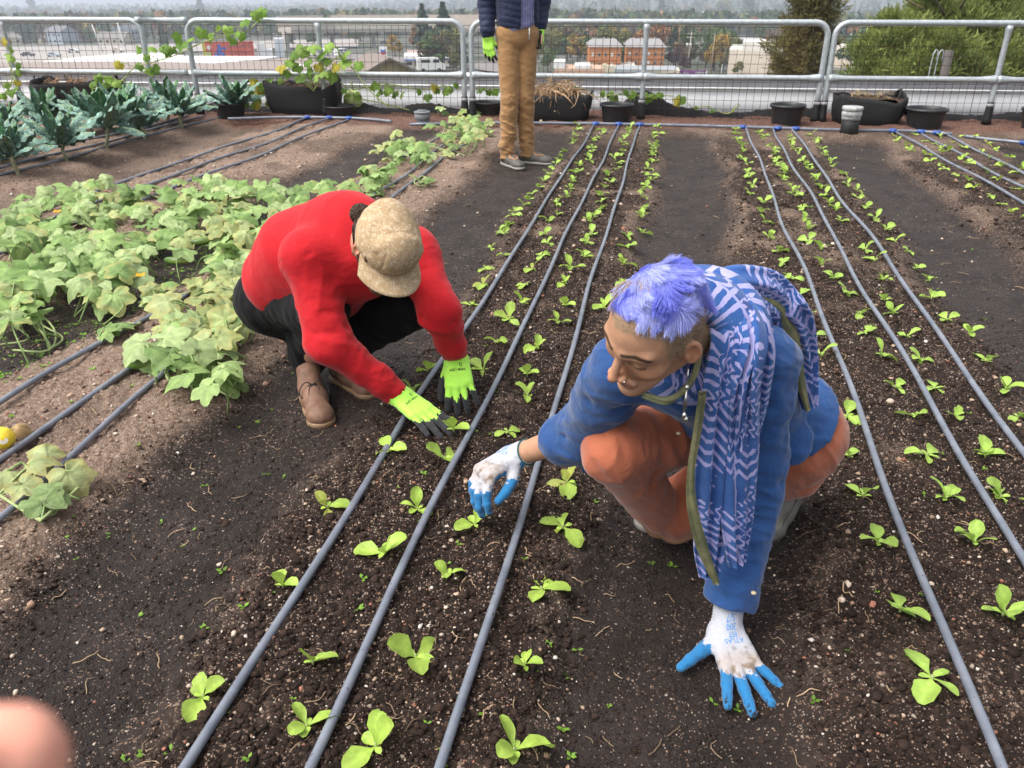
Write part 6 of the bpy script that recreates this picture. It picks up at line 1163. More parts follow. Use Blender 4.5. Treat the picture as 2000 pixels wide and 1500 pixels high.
        for k in range(seg): d=d+sw*.22+rng.normal(0,.06,(n,3))-nn*.10*(k>1); d/=np.linalg.norm(d,axis=1)[:,None]; p=p+d*l/seg; e=((p-Hc)@M); 
        # second pass keeps the points
        p=V[ids].copy(); d=f*(1-lift)+nn*lift+rng.normal(0,.10,(n,3)); d/=np.linalg.norm(d,axis=1)[:,None]; P_=[p-nn*.002]
        for k in range(seg): d=d+sw*.22+rng.normal(0,.05,(n,3))-nn*.10*(k>1); d/=np.linalg.norm(d,axis=1)[:,None]; p=p+d*l/seg; P_.append(p)
        P_=np.stack(P_,1)
        if lock is not None:
            lp,lP=lock; j=np.argmin(((V[ids][:,None]-lp[None])**2).sum(2),1); tk=(np.linspace(0,1,seg+1)**1.3)[None,:,None]; P_=P_*(1-.46*tk)+(lP[j]+(V[ids]-lp[j])[:,None]*.6)*.46*tk
        if raw: return V[ids],P_
        T=np.gradient(P_,axis=1); T/=np.linalg.norm(T,axis=2)[...,None]+1e-9; a=np.cross(T,nn[:,None]+.01); a/=np.linalg.norm(a,axis=2)[...,None]+1e-9; b=np.cross(T,a); r=(rad*np.linspace(1,.35,seg+1))[None,:,None]; R3=np.stack([P_+r*(math.cos(t)*a+math.sin(t)*b) for t in (0,2.09,4.19)],2)  # n,seg+1,3,3
        Vv=R3.reshape(-1,3); K=(seg+1)*3; base=(np.arange(n)*K)[:,None,None,None]; i=np.arange(seg)[None,:,None,None]*3; j=np.arange(3)[None,None,:,None]; qd=np.concatenate([base+i+j,base+i+(j+1)%3,base+i+3+(j+1)%3,base+i+3+j],-1).reshape(-1,4); C=np.repeat(colf(qq,n),K,0)*np.tile(np.repeat(np.linspace(.75,1.2,seg+1),3),n)[:,None]; return Vv,qd,np.clip(C,0,1)
    def flow(qq): return np.stack([.55-3.*qq[:,0]*0+.8*vn(qq,22,3),.95+.9*vn(qq,22,9)-1.7*(1-sst(-.075,.0,qq[:,1]+.02*vn(qq,30,4))),.0*qq[:,0]],1)
    def blue(qq,n):
        t=np.clip(.58+.95*vn(qq,34,5)+.5*vn(qq,110,8),0,1)[:,None]; tan=(vn(qq,26,31)>.62)[:,None]; c=A(.19,.22,.77)*(1-t)+A(.46,.50,.97)*t; c=np.where(tan&(rng.random((n,1))<.75),A(.42,.31,.20),c); return c*rng.uniform(.75,1.2,(n,1))
    lk=strands(rng.choice(top,230,replace=False),.026,.046,.10,blue,.001,7,flow,None,True); Vv,qd,C=strands(tid,.022,.040,.08,blue,.00068,7,flow,lk)
    sid=rng.choice(np.nonzero((C0:=((np.abs(q[:,0])>.045)|(q[:,1]<-.05))&(q[:,2]>-.005-1.2*np.maximum(0,-.005-q[:,1]))&(q[:,2]<.085)&(q[:,1]<.035+.10*np.maximum(0,q[:,2]-.01))&~((np.abs(q[:,0])>.076)&(np.abs(q[:,2]+.012)<.036)&(np.abs(q[:,1]+.012)<.028))))[0],5200)
    V3,q3,C3=strands(sid,.004,.009,.55,lambda qq,n:np.clip(np.where((qq[:,2:3]>.062)&(rng.random((n,1))<.5),A(.26,.28,.72),A(.33,.225,.14))*rng.uniform(.6,1.3,(n,1)),0,1),.00045,3,lambda qq:np.stack([0*qq[:,0],-1+0*qq[:,0],-.6+0*qq[:,0]],1))
    link('hair',mk_mesh('hair',np.vstack([Vv,V3]),np.vstack([qd,q3+len(Vv)]).astype(np.int32),'hair',np.vstack([C,C3])),root)
    # nose stud, earring
    MB().lathe([(.001,-.002),(.0022,-.001),(.0024,.0005),(.001,.002)],10,at=hl(.0205,.099,-.041)).obj('nose_stud','metal_stud',root)
    e0=hl(.082,.0,-.044); m=MB(); m.tube([e0,e0+A(0,-.004,-.03)],.0012,6); m.lathe([(.001,-.006),(.004,-.003),(.004,.003),(.001,.006)],10,at=e0+A(0,-.004,-.036)); 
    for dx in (-.003,.0,.003): m.tube([e0+A(0,-.004,-.042),e0+A(dx,-.005,-.085)],.001,5)
    for sx,zz in ((.0,-.092),(.004,-.100)): m.lathe([(.0004,-.0075),(.004,-.003),(.0045,.002),(.0004,.0075)],10,at=e0+A(sx,-.006,zz))
    m.obj('earring','metal_stud',root)
    # shirt
    cuffL=J['Le']+(LW-J['Le'])*.80; cuffR=J['Re']+(J['Rw']-J['Re'])*.22; up=norm(cc-pc); out=norm(np.cross(up,J['Ls']-J['Rs']))
    Sh=SDF(); Sh.cone(J['Ls']+A(-.012,.01,-.015),J['Rs']+A(.012,0,-.012),.066,.060,.04); Sh.cone(J['nb']+(cc-J['nb'])*.3,cc,.085,.115,.04); Sh.cone(cc,pc*.55+cc*.45,.120,.128,.05); Sh.cone(pc*.55+cc*.45,pc,.128,.142,.05); Sh.cone(J['Lh'],J['Rh'],.130,.130,.04)
    Sh.cone(J['Lh']+A(.0,0,.03),J['Lh']+A(.01,.02,-.06),.130,.128,.03); Sh.plane(pc+up*.035,norm(-up+A(.15,0,-.25)))
    Sh.ell(PD(1545,862,1.94),A(.050,.022,.055),np.stack([norm(cR+cU*.3),cB,norm(cU-cR*.3)],1),.03)
    Sh.cone(J['Ls'],J['Le'],.070,.058,.03); Sh.cone(J['Le'],cuffL,.057,.056,.02); Sh.cone(J['Rs'],J['Re'],.074,.072,.03); Sh.cone(J['Re'],cuffR,.072,.064,.02)
    fl=norm(cuffR-J['Re']); Sh.cone(cuffR-fl*.035,cuffR,.071,.069,.006); Sh.cone(cuffR-fl*.01+A(.03,0,-.05),cuffR-fl*.02+A(.035,.02,-.105),.03,.012,.02); al=norm(cuffL-J['Le']); Sh.cone(cuffL-al*.07,cuffL,.0585,.0565,.004)
    Sh.plane(cuffL+al*.004,al); Sh.plane(cuffR+fl*.0,fl) if False else None
    hem=pc-up*.125; 
    armL=norm(J['Le']-J['Ls']);armR=norm(J['Re']-J['Rs'])
    def dsp(V,N):
        w=wrinkle(V,A(.2,.3,1),20,.0026,3)+wrinkle(V,up,10,.004,9)+.0008*fbm(V,60,3)
        dL=segd(V,J['Ls'],cuffL); wl=np.exp(-(dL/.085)**2); w=w*(1-.4*wl)+wl*.5*(wrinkle(V,norm(A(.35,.3,1)),18,.0075,5)+wrinkle(V,A(1,.2,.15),16,.0075,8))
        w+=folds(V,[(J['Le']+A(-.06,-.03,.03),J['Le']+A(.05,-.05,.06),.012,-.007),(J['Re']+A(-.05,-.05,.02),J['Re']+A(.07,-.05,.09),.012,-.009),(J['Re']+A(-.06,-.03,.07),J['Re']+A(.07,-.05,.13),.012,-.008),(J['Rs']+A(-.06,0,-.08),J['Rs']+A(.08,-.06,-.10),.016,-.010),(J['Ls']+A(-.02,-.07,-.09),J['Ls']+A(.08,-.03,-.03),.014,-.008),(J['Ls']+A(.04,-.04,-.14),J['Lh']+A(.05,-.14,.02),.02,-.012),(J['Ls']+A(.10,.0,-.16),J['Lh']+A(.12,-.10,.05),.02,-.009),(cuffL-al*.072+A(-.06,0,.0),cuffL-al*.072+A(.06,0,0),.0035,-.004)])
        return w
    sdf_obj('shirt',Sh,.0042,'blue_linen',root,None,dsp,2)
    # cuffs are turned bands of their own
    for (c,d,r,nm) in ((cuffR,fl,.068,'cuff'),(cuffL,al,.0585,'cuff')):
        Q=SDF(); Q.cone(c-d*.055,c+d*.012,r*1.02,r*1.0,.004); Q.plane(c+d*.010,d); Q.plane(c-d*.052,-d); sdf_obj(nm,Q,.0035,'blue_linen',root,None,lambda V,N:.0022*fbm(V,38,3)+.002*np.sin(V@norm(np.cross(fl,A(0,0,1)))*90),2)
    for p in (PD(1472,1158,1.78),PD(1326,846,1.80)):
        MB().lathe([(.001,-.002),(.0055,-.0015),(.0055,.0015),(.001,.002)],12,at=p,col=(.5,.42,.28)).obj('button','rubber',root)
    # trousers
    Tr=SDF(); Tr.cone(J['Lh'],J['Rh'],.120,.115,.04); Tr.cone(J['Lh'],J['Lk']+A(0,0,.055),.112,.076,.02); Tr.cone(J['Lk']+A(0,0,.045),J['La']+A(-.04,0,.05),.074,.060,.02); Tr.cone(J['Rh'],J['Rk'],.11,.080,.03); Tr.cone(J['Rk'],J['Ra']+A(-.005,-.01,.06),.076,.062,.018); Tr.cone(J['Lh']+A(-.02,0,0),J['Lh']+A(.0,.03,-.1),.115,.10,.04)
    tl=norm(J['Lk']-J['Lh']);tr=norm(J['Rk']-J['Rh'])
    def dtr(V,N): return wrinkle(V,tr,17,.004,2)*np.exp(-(segd(V,J['Rh'],J['Rk'])/.15)**2)+wrinkle(V,A(.8,.1,.55),18,.004,6)*.8+folds(V,[(J['Rk']+A(-.02,.04,-.10),J['Rk']+A(.12,-.02,-.055),.012,-.013),(J['Rk']+A(-.0,.05,-.13),J['Rk']+A(.13,-.02,-.085),.010,-.009),(J['Rk']+A(.05,-.08,.03),J['Rk']+A(.17,-.05,.02),.006,-.004),(J['Lh']+A(.05,-.12,-.10),J['Lh']+A(.13,.05,-.04),.012,-.010),(J['Lh']+A(-.05,-.12,-.14),J['Lh']+A(.13,.0,-.09),.010,-.009)])
    sdf_obj('trousers',Tr,.0045,'rust_canvas',root,None,dtr,2)
    # boots
    shoe(root,P(1562,948,.085),P(1502,1052,-.045),norm(A(-.75,-.1,.62)),col=(.20,.19,.165),sole_col=(.13,.125,.115),collar=J['La']+A(-.05,-.0,.03),w=.047,name='boot')
    tt=P(1248,1036,-.055); dd=norm(A(.75,.62,0)); shoe(root,tt+dd*.25,tt,A(0,0,1),col=(.30,.28,.23),sole_col=(.25,.24,.21),collar=J['Ra']+A(0,0,.06),w=.045,name='boot')
    # gloves
    white=(.43,.44,.49); blue=(.021,.16,.36)
    for (W,D,N,Sd,fore,cur,spr,th,seed,nm) in ((LW,Dl,Nl,Sl,al,((-.10,.03,.0),(-.08,.02,.0),(-.08,.02,.0),(-.06,.02,.0)),(.34,.08,-.18,-.46),(1.05,.02,.0),1,'glove'),(RW,Dr,Nr,Sr,norm(J['Rw']-J['Re']),((.75,.5,.3),(.85,.45,.3),(.8,.5,.3),(.7,.5,.3)),(.16,.02,-.06,-.14),(.65,.55,.55),5,'glove')):
        G=SDF(); ch,frm=hand(G,W,D,N,Sd,1.10,cur,spr,th,1.20); G.cone(W-fore*.055,W+D*.01,.034,.033,.015)
        G.plane(W-fore*.055,-fore)
        g=sdf_obj(nm,G,.0024,'knit',root,glove_col(ch,frm,white,blue,.10 if seed==1 else .36,-.2,1.,seed),lambda V,N_:.0008*np.sin((V-W)@fore*900)*(((V-W)@D)<.0)+.0006*fbm(V,160,2),2)
        m=MB(); ax=fore; a=norm(np.cross(ax,A(0,0,1)));b=np.cross(ax,a); 
        m.tube([W-fore*.054+(a*math.cos(t)+b*math.sin(t))*.0345 for t in np.linspace(0,6.283,26)],.0022,6,cap=False,col=(.03,.10,.075)); m.obj('cuff_hem','rubber',g)
        w_,D_,N_,S_=frm; c=W+D_*.030-S_*.002 if seed==1 else W+D_*.012
        o=wrap_text("ATLAS\nFIT\n300\nS/7",.0155,G,c,np.cross(D_,N_),D_,N_,(.10,.28,.60),g)
    reparent_all(root)
    # scarf
    nc=hl(0,-.03,-.075)*.5+J['nb']*.5; ax=norm(J['nb']-hl(0,-.02,-.05)); a=norm(np.cross(ax,cR));  b=np.cross(ax,a); m=MB(); uvs=[]
    ring=[nc+ax*(.012+.02*math.cos(t*1.0+1))+(a*math.cos(t)*.088+b*math.sin(t)*.092) for t in np.linspace(0,6.283*1.02,40)]; ribbon_tube(m,ring,[.056]*2,[.042]*2,ax,5,.008,40,1,uvs)
    ring=[nc+ax*(.062+.015*math.cos(t+2))+(a*math.cos(t)*.094+b*math.sin(t)*.098) for t in np.linspace(.4,6.0,40)]; ribbon_tube(m,ring,[.048]*2,[.034]*2,norm(ax+.0),5,.009,40,3,uvs,.8)
    fr=bez([PD(1385,585,1.66),PD(1425,612,1.60),PD(1440,665,1.55),PD(1428,740,1.56),PD(1420,850,1.63),PD(1412,980,1.71),PD(1406,1075,1.765),PD(1404,1125,1.79)],70)
    sh=lambda dx,db,tt:fr[:int(len(fr)*tt)]+cR*dx*np.linspace(.2,1,int(len(fr)*tt))[:,None]+cB*db; wd=lambda t:cR*.95-cB*.22 if t>.2 else cR*.6-cU*.7
    ribbon_tube(m,sh(-.022,0,1.),[.045,.050,.046,.044,.047,.046,.040,.024],[.034,.036,.030,.022,.018,.014,.011,.006],wd,5,.0085,56,2,uvs,1.7)
    ribbon_tube(m,sh(.036,.006,.93),[.03,.036,.040,.036,.040,.038,.022],[.026,.03,.026,.022,.016,.014,.006],lambda t:cR*.8+cB*.45*math.sin(5*t),4,.0085,48,7,uvs,5.1)
    ribbon_tube(m,sh(.012,.020,.62),[.03,.030,.022,.026,.014],[.026,.024,.018,.014,.005],lambda t:cR*.85+cB*.4*math.cos(6*t),4,.007,40,11,uvs,6.3)
    fr2=bez([PD(1420,600,1.62),PD(1452,640,1.585),PD(1468,700,1.60),PD(1462,790,1.655),PD(1456,880,1.70)],40); ribbon_tube(m,fr2,[.04,.045,.045,.04,.02],[.03,.03,.024,.018,.008],lambda t:cR*.9+cB*.3,5,.006,40,5,uvs,2.9)
    bk=bez([PD(1380,590,1.69),PD(1430,575,1.70),PD(1490,590,1.74),PD(1540,640,1.80),PD(1568,710,1.86),PD(1582,795,1.90)],50); ribbon_tube(m,bk,[.05,.062,.066,.058,.038,.018],[.034,.036,.026,.016,.010,.006],lambda t:cR*.8+cU*.5-cB*.2 if t<.5 else cR,5,.007,44,4,uvs,3.7)
    o=m.obj('scarf','batik',root); set_uv(o,np.concatenate(uvs)); 
    tm=MB(); ed=bez([PD(1372,765,1.53),PD(1362,840,1.575),PD(1350,920,1.62),PD(1352,990,1.66),PD(1372,1070,1.72),PD(1400,1140,1.775)],50); ribbon_tube(tm,ed,[.007,.009,.009,.011,.013,.008],[.0035,.0035,.003,.003,.003,.003],cR*.9-cB*.3,2,.0030,20,2)
    ed=bez([PD(1370,620,1.60),PD(1366,690,1.56),PD(1350,745,1.525),PD(1305,782,1.50),PD(1255,772,1.50)],40); ribbon_tube(tm,ed,[.006,.007,.007,.008,.006],[.006]*2,cR*.6+cU*.6,2,.002,16,1)
    ed=bez([PD(1475,580,1.70),PD(1520,600,1.74),PD(1548,660,1.79),PD(1562,740,1.845),PD(1578,802,1.885)],40); ribbon_tube(tm,ed,[.005,.009,.014,.013,.006],[.006,.005,.005,.005,.004],cR*.8+cU*.3,2,.002,20,3); tm.obj('scarf_border','olive_trim',o)
    reparent_all(root)
def reparent_all(root):
    for o in root.children:
        o.matrix_parent_inverse=Matrix.Translation(-Vector(root.location))
def build_man():
    f=norm(-cU*.90+cR*.27+cB*.33); w=norm(cB*.80+cU*.28+cR*.46); w=norm(w-f*(w@f)); l=np.cross(w,f); M=np.stack([l,f,w],1); Hc=PD(757,480,2.42)-w*.035; hs=.985
    hl=lambda x,y,z: Hc+M@(A(x,y,z)*hs)
    J=dict(nb=A(-.50,2.60,.605),Rs=A(-.645,2.485,.562),Re=PD(643,670,2.60),Rw=A(-.376,2.421,.098),Ls=A(-.335,2.690,.50),Le=PD(860,612,2.70),Lw=A(-.194,2.606,.150),Rh=A(-.880,2.83,.285),Lh=A(-.75,2.89,.20),Rk=A(-.624,2.551,.357),Ra=A(-.772,2.804,.02),Lk=A(-.349,2.685,.308),La=A(-.634,2.825,.03))
    root=person_root("person in a red sweatshirt and patterned tan cap crouching over the seedlings with neon gloves",(-.72,2.8,-.055)); cc=(J['Ls']+J['Rs'])/2; pc=(J['Lh']+J['Rh'])/2; skin=(.46,.24,.155)
    RW=J['Rw'];Dr=norm(P(868,838,.03)-RW);Nr=norm(cU*.8+cB*.5-cR*.1);Sr=-cB*.3+cU*.5+cR*.3
    LW=J['Lw'];Dl=norm(P(902,822,.0)-LW);Nl=norm(cB*.85+cU*.45);Sl=-cR
    cu=((.02,.12,.12),(.05,.14,.12),(.06,.14,.12),(.05,.12,.1)); cul=((.30,.3,.25),(.35,.3,.25),(.3,.35,.25),(.25,.3,.2))
    S=SDF(); head_sdf(S,Hc,M,hs,1.,True); S.cone(hl(0,-.03,-.05),J['nb'],.056,.064,.03)
    Bd=SDF(); Bd.cone(J['nb'],cc,.065,.10,.03); Bd.cone(J['Ls'],J['Rs'],.055,.055,.03); Bd.cone(cc,pc,.11,.12,.04)
    for a,b,r0,r1 in (('Ls','Le',.05,.043),('Le','Lw',.043,.030),('Rs','Re',.05,.043),('Re','Rw',.043,.030),('Lh','Lk',.08,.055),('Rh','Rk',.08,.055),('Lk','La',.052,.038),('Rk','Ra',.052,.038)): Bd.cone(J[a],J[b],r0*.9,r1*.85,.015)
    hand(Bd,RW,Dr,Nr,Sr,1.04,cu,(.12,.02,-.08,-.18),(.6,.45,.4),.8); hand(Bd,LW,Dl,Nl,Sl,1.04,cul,(.16,.03,-.10,-.34),(.55,.35,.3),.8); ex=Bd.mesh(.005)
    def beard(q,C):
        b=np.clip((-.045-q[:,2]-.45*np.maximum(0,.02-q[:,1])*0+.25*np.abs(q[:,0]))/.012,0,1)*(q[:,1]>-.02); b=np.maximum(b,np.clip((.012-np.abs(q[:,1]-.012))/.01,0,1)*(np.abs(q[:,0])>.058)*(q[:,2]<.01)*(q[:,2]>-.07)); lipm=(q[:,1]>.075)&(np.abs(q[:,0])<.02)&(q[:,2]<-.066)&(q[:,2]>-.087); b=b*(~lipm); hair=np.clip((q[:,2]-.0+.5*np.maximum(0,q[:,1]+.03))/.01,0,1)*(q[:,1]<.03)*(np.abs(q[:,0])<.0815); hair=np.maximum(hair,(q[:,1]<-.03)&(q[:,2]>-.06))*~((np.abs(q[:,0])>.0755)&(np.abs(q[:,2]+.012)<.036)&(np.abs(q[:,1]+.012)<.026)); mm=np.clip(np.maximum(b*.88,hair*.95),0,1)[:,None]; return C*(1-mm)+A(.045,.026,.018)*(1+.5*fbm(q,300,2))[:,None]*mm
    fc=face_col(Hc,M,hs,skin,(.04,.025,.018),(.36,.15,.12),beard); V,Fq=S.mesh(.0024); V=lap(V,Fq,2); n0=len(V); Fa=np.vstack([Fq,ex[1]+n0]); Va=np.vstack([V,lap(ex[0],ex[1],2)]); N=vnormals(Va,Fa); C=np.tile(np.array(skin),(len(Va),1)); C[:n0]=fc(V,N[:n0]); link('body',mk_mesh('body',Va,Fa.astype(np.int32),'skin',C),root)
    rng=np.random.default_rng(6)
    # bun and loose hair
    bc=hl(-.05,-.128,.012); m=MB(); hd=[]
    for k in range(340):
        u=norm(rng.normal(0,1,3)); v=norm(np.cross(u,rng.normal(0,1,3))); r=.030*rng.uniform(.75,1.1); t=np.linspace(0,rng.uniform(2,4),9); m.tube(bc+r*(np.outer(np.cos(t),u)+np.outer(np.sin(t),v)),.0011,3,col=A(.075,.042,.028)*rng.uniform(.5,1.6))
    for k in range(420):
        a=rng.uniform(-1.25,1.25); p0=hl(.083*math.sin(a),-.010-.092*math.cos(a),rng.uniform(-.035,.045)); m.tube(bez([p0,(p0+bc)/2+norm((p0+bc)/2-Hc)*.018,bc+rng.normal(0,.008,3)],8),.0011,3,col=A(.06,.035,.024)*rng.uniform(.5,1.5))
    Q=SDF(); Q.ell(bc,A(.026,.026,.026)); V4,F4=Q.mesh(.004); m.add(V4,F4.tolist(),A(.05,.03,.02)); m.obj('hair','hair',root)
    # cap: crown, brim, side patch, panel seams
    Cp=SDF(); Cp.ell(hl(0,-.010,.052),A(.101,.112,.080)*hs,M,.01); Cp.cone(hl(0,-.055,.083),hl(0,.045,.086),.067*hs,.067*hs,.03); Cp.ell(hl(0,-.010,.028),A(.084,.103,.09)*hs,M,.004,True); Cp.plane(hl(0,0,.022),-M[:,2]+M[:,1]*.10)
    def dcap(V,N):
        q=((V-Hc)@M)/hs; w=.0022*fbm(V,34,3); 
        for a,b in ((A(-.05,.10,.06),A(-.05,-.10,.12)),(A(.05,.10,.06),A(.05,-.10,.12)),(A(-.05,.03,.15),A(.05,.03,.15))): w=w-.0022*np.exp(-(segd(q*A(1,1,0),a*A(1,1,0),b*A(1,1,0))/.0028)**2)
        return w+.004*np.exp(-((q[:,1]-.05)/.018)**2)*(q[:,2]>.09)
    cap=sdf_obj('cap',Cp,.0032,'cap_cloth',root,None,dcap,2)
    nu,nv=22,9; Vb=[]
    for top in (1,0):
        for i in range(nu):
            a=-1.22+2.44*i/(nu-1); r0=A(.097*math.sin(a),.097*math.cos(a)-.008,.032)
            for j in range(nv):
                t=j/(nv-1); ext=.080*math.cos(a*.62)**1.1*t; p=r0+A(.012*math.sin(a)*t,ext,-.010*t-.022*(math.sin(a)**2)*t+.0)-A(0,0,.0 if top else .0035); Vb.append(hl(*p))
    m=MB(); Vb=np.array(Vb); h=nu*nv; m.add(Vb,[[i*nv+j,(i+1)*nv+j,(i+1)*nv+j+1,i*nv+j+1] for i in range(nu-1) for j in range(nv-1)]+[[h+i*nv+j,h+i*nv+j+1,h+(i+1)*nv+j+1,h+(i+1)*nv+j] for i in range(nu-1) for j in range(nv-1)]+[[i*nv+nv-1,(i+1)*nv+nv-1,h+(i+1)*nv+nv-1,h+i*nv+nv-1] for i in range(nu-1)]); m.obj('brim','cap_cloth',cap)
    pt=SDF(); n=norm(hl(-.086,.045,.052)-hl(0,-.0,.045)); pt.ell(hl(-.0815,.052,.050),A(.005,.010,.019),np.stack([n,norm(np.cross(n,M[:,2])),norm(M[:,2]-n*(n@M[:,2]))],1)); sdf_obj('side_patch',pt,.0015,'leather',cap,(.11,.06,.03))
    # sweatshirt
    ar=norm(J['Rw']-J['Re']);alx=norm(J['Lw']-J['Le']); cR_=J['Re']+(J['Rw']-J['Re'])*.90; cL_=J['Le']+(J['Lw']-J['Le'])*.86; up=norm(cc-pc)
    Sw=SDF(); Sw.cone(J['Rs'],J['Ls'],.076,.078,.05); Sw.cone(J['nb'],cc,.092,.14,.05); Sw.cone(cc+A(-.03,.02,.01),pc*.5+cc*.5+A(0,0,.02),.150,.148,.06); Sw.cone(pc*.5+cc*.5+A(0,0,.02),pc+up*.07+A(0,0,.03),.148,.148,.06)
    Sw.cone(PD(665,452,2.69),PD(585,492,2.79),.128,.130,.06); Sw.cone(PD(585,492,2.79),PD(548,545,2.90),.130,.132,.06); Sw.plane(pc-up*.045,-up)
    Sw.cone(PD(695,500,2.72),PD(640,535,2.80),.10,.12,.05); Sw.cone(PD(700,515,2.72),PD(660,540,2.74),.09,.095,.05); Sw.cone(J['Rs']+A(.01,0,-.02),J['Re'],.081,.068,.05); Sw.cone(J['Re'],cR_-ar*.05,.067,.052,.03); Sw.cone(cR_-ar*.055,cR_,.050,.047,.012); Sw.cone(J['Ls'],J['Le'],.078,.066,.06); Sw.cone(J['Le'],cL_-alx*.04,.065,.052,.03); Sw.cone(cL_-alx*.045,cL_,.049,.045,.012)
    
    cw=norm(np.cross(up,J['Ls']-J['Rs']))
    def dsw(V,N):
        el=np.exp(-(np.linalg.norm(V-J['Re'],axis=1)/.13)**2)+np.exp(-(np.linalg.norm(V-J['Le'],axis=1)/.12)**2); ap=np.exp(-(np.linalg.norm(V-J['Rs']-A(.06,-.02,-.10),axis=1)/.13)**2)+np.exp(-(np.linalg.norm(V-J['Ls']-A(-.05,-.04,-.08),axis=1)/.12)**2)+.8*np.exp(-(np.linalg.norm(V-pc-up*.12-A(.02,-.14,0),axis=1)/.16)**2)
        drape=el*wrinkle(V,norm(A(.5,.2,1)),12,.008,21,2)+ap*wrinkle(V,norm(A(.9,.1,.6)),11,.009,33,2)
        dR=np.exp(-(segd(V,J['Rs'],cR_)/.10)**2); dL=np.exp(-(segd(V,J['Ls'],cL_)/.10)**2); w=.0012*fbm(V,9,3)+.0006*fbm(V,60,2)
        w+=dR*(wrinkle(V,norm(A(.3,.1,1)),13,.0034,4)+wrinkle(V,norm(A(1,.0,-.3)),13,.0030,14))+dL*(wrinkle(V,norm(A(-.2,.3,1)),17,.0045,7))+(1-dR)*(1-dL)*wrinkle(V,norm(up+A(.3,-.3,0)),7,.0022,2)
        w+=folds(V,[(J['Re']+A(-.05,-.06,.05),J['Re']+A(.08,-.04,.06),.016,-.006),(J['Re']+A(.0,-.02,.12),J['Re']+A(.09,-.03,.10),.013,-.008),(J['Re']+A(.0,.02,.07),J['Re']+A(.09,-.01,.045),.012,-.007),(J['Rs']+A(-.07,-.05,-.01),J['Rs']+A(.05,-.09,.03),.008,-.003),(J['Le']+A(-.06,-.04,.0),J['Le']+A(.06,-.05,-.015),.011,-.007),(J['Le']+A(-.05,-.04,-.05),J['Le']+A(.06,-.05,-.06),.010,-.006),(J['Le']+A(-.06,-.03,-.09),J['Le']+A(.06,-.05,-.10),.009,-.005),(pc+up*.10+A(.0,-.17,.05),pc+up*.02+A(-.1,-.05,.09),.012,-.006),(pc+up*.22+A(.02,-.16,.0),pc+up*.10+A(-.1,-.1,.06),.014,-.006)])
        w+=drape; w+=.0012*np.sin(V@norm(np.cross(ar,A(0,0,1)))*520)*(segd(V,cR_-ar*.05,cR_)<.056)
        return w
    sdf_obj('sweatshirt',Sw,.0046,'red_fleece',root,None,dsw,2)
    # trousers
    Tr=SDF(); Tr.cone(J['Rh'],J['Lh'],.125,.125,.05); Tr.cone(J['Rh'],J['Rk'],.110,.083,.04); Tr.cone(J['Rk'],J['Ra']+A(.0,-.0,.08),.082,.064,.02); Tr.cone(J['Ra']+A(.02,-.03,.16),J['Ra']+A(.015,-.02,.055),.072,.069,.02); Tr.cone(J['Lh'],J['Lk'],.118,.085,.04); Tr.cone(J['Lk'],J['La']+A(0,0,.06),.082,.062,.02); Tr.cone(J['Rh'],J['Rh']+A(.03,.05,-.05),.12,.105,.03)
    sdf_obj('trousers',Tr,.0055,'black_cotton',root,None,lambda V,N:.002*fbm(V,16,3)+wrinkle(V,norm(J['Rk']-J['Rh']),13,.005,3)+folds(V,[(J['Rk']+A(-.11,-.03,-.05),J['Rk']+A(.0,-.06,-.09),.014,-.009),(J['Ra']+A(-.07,-.05,.09),J['Ra']+A(.07,-.05,.10),.010,-.006)]),2)
    t0=P(633,838,-.055); hh=J['Ra']+A(-.03,.035,-.075); hh[2]=-.055; d=norm(t0-hh); shoe(root,t0-d*.275,t0,A(0,0,1),col=(.19,.105,.07),sole_col=(.27,.17,.10),collar=J['Ra']+A(.0,0,.065),laces=(.012,.012,.013),w=.049)
    t1=P(705,752,-.055); shoe(root,J['La']*A(1,1,0)+A(-.05,.05,-.055),J['La']*A(1,1,0)+A(.13,-.13,-.055),A(0,0,1),col=(.19,.105,.07),sole_col=(.27,.17,.10),collar=J['La']+A(0,0,.08),laces=None,w=.049)
    for (W,D,N,Sd,fore,c_,sp,th,seed) in ((RW,Dr,Nr,Sr,ar,cu,(.12,.02,-.08,-.18),(.6,.45,.4),2),(LW,Dl,Nl,Sl,alx,cul,(.16,.03,-.10,-.34),(.55,.35,.3),3)):
        G=SDF(); ch,frm=hand(G,W,D,N,Sd,1.14,c_,sp,th,1.10); G.cone(W-fore*.045,W+D*.012,.041,.037,.015)
        g=sdf_obj('glove',G,.0028,'knit',root,glove_col(ch,frm,NEON,KGREY,.24,-.25,.0,seed),lambda V,N_:.0006*fbm(V,160,2),2); w_,D_,N_,S_=frm; ux=np.cross(D_,N_); wrap_text("FIRM GRIP",.0125,G,W+D_*.055,ux,D_,N_,(.02,.03,.02),g); wrap_text("D",.014,G,W+D_*.040-ux*.012,ux,D_,N_,(.02,.03,.02),g)
    reparent_all(root)
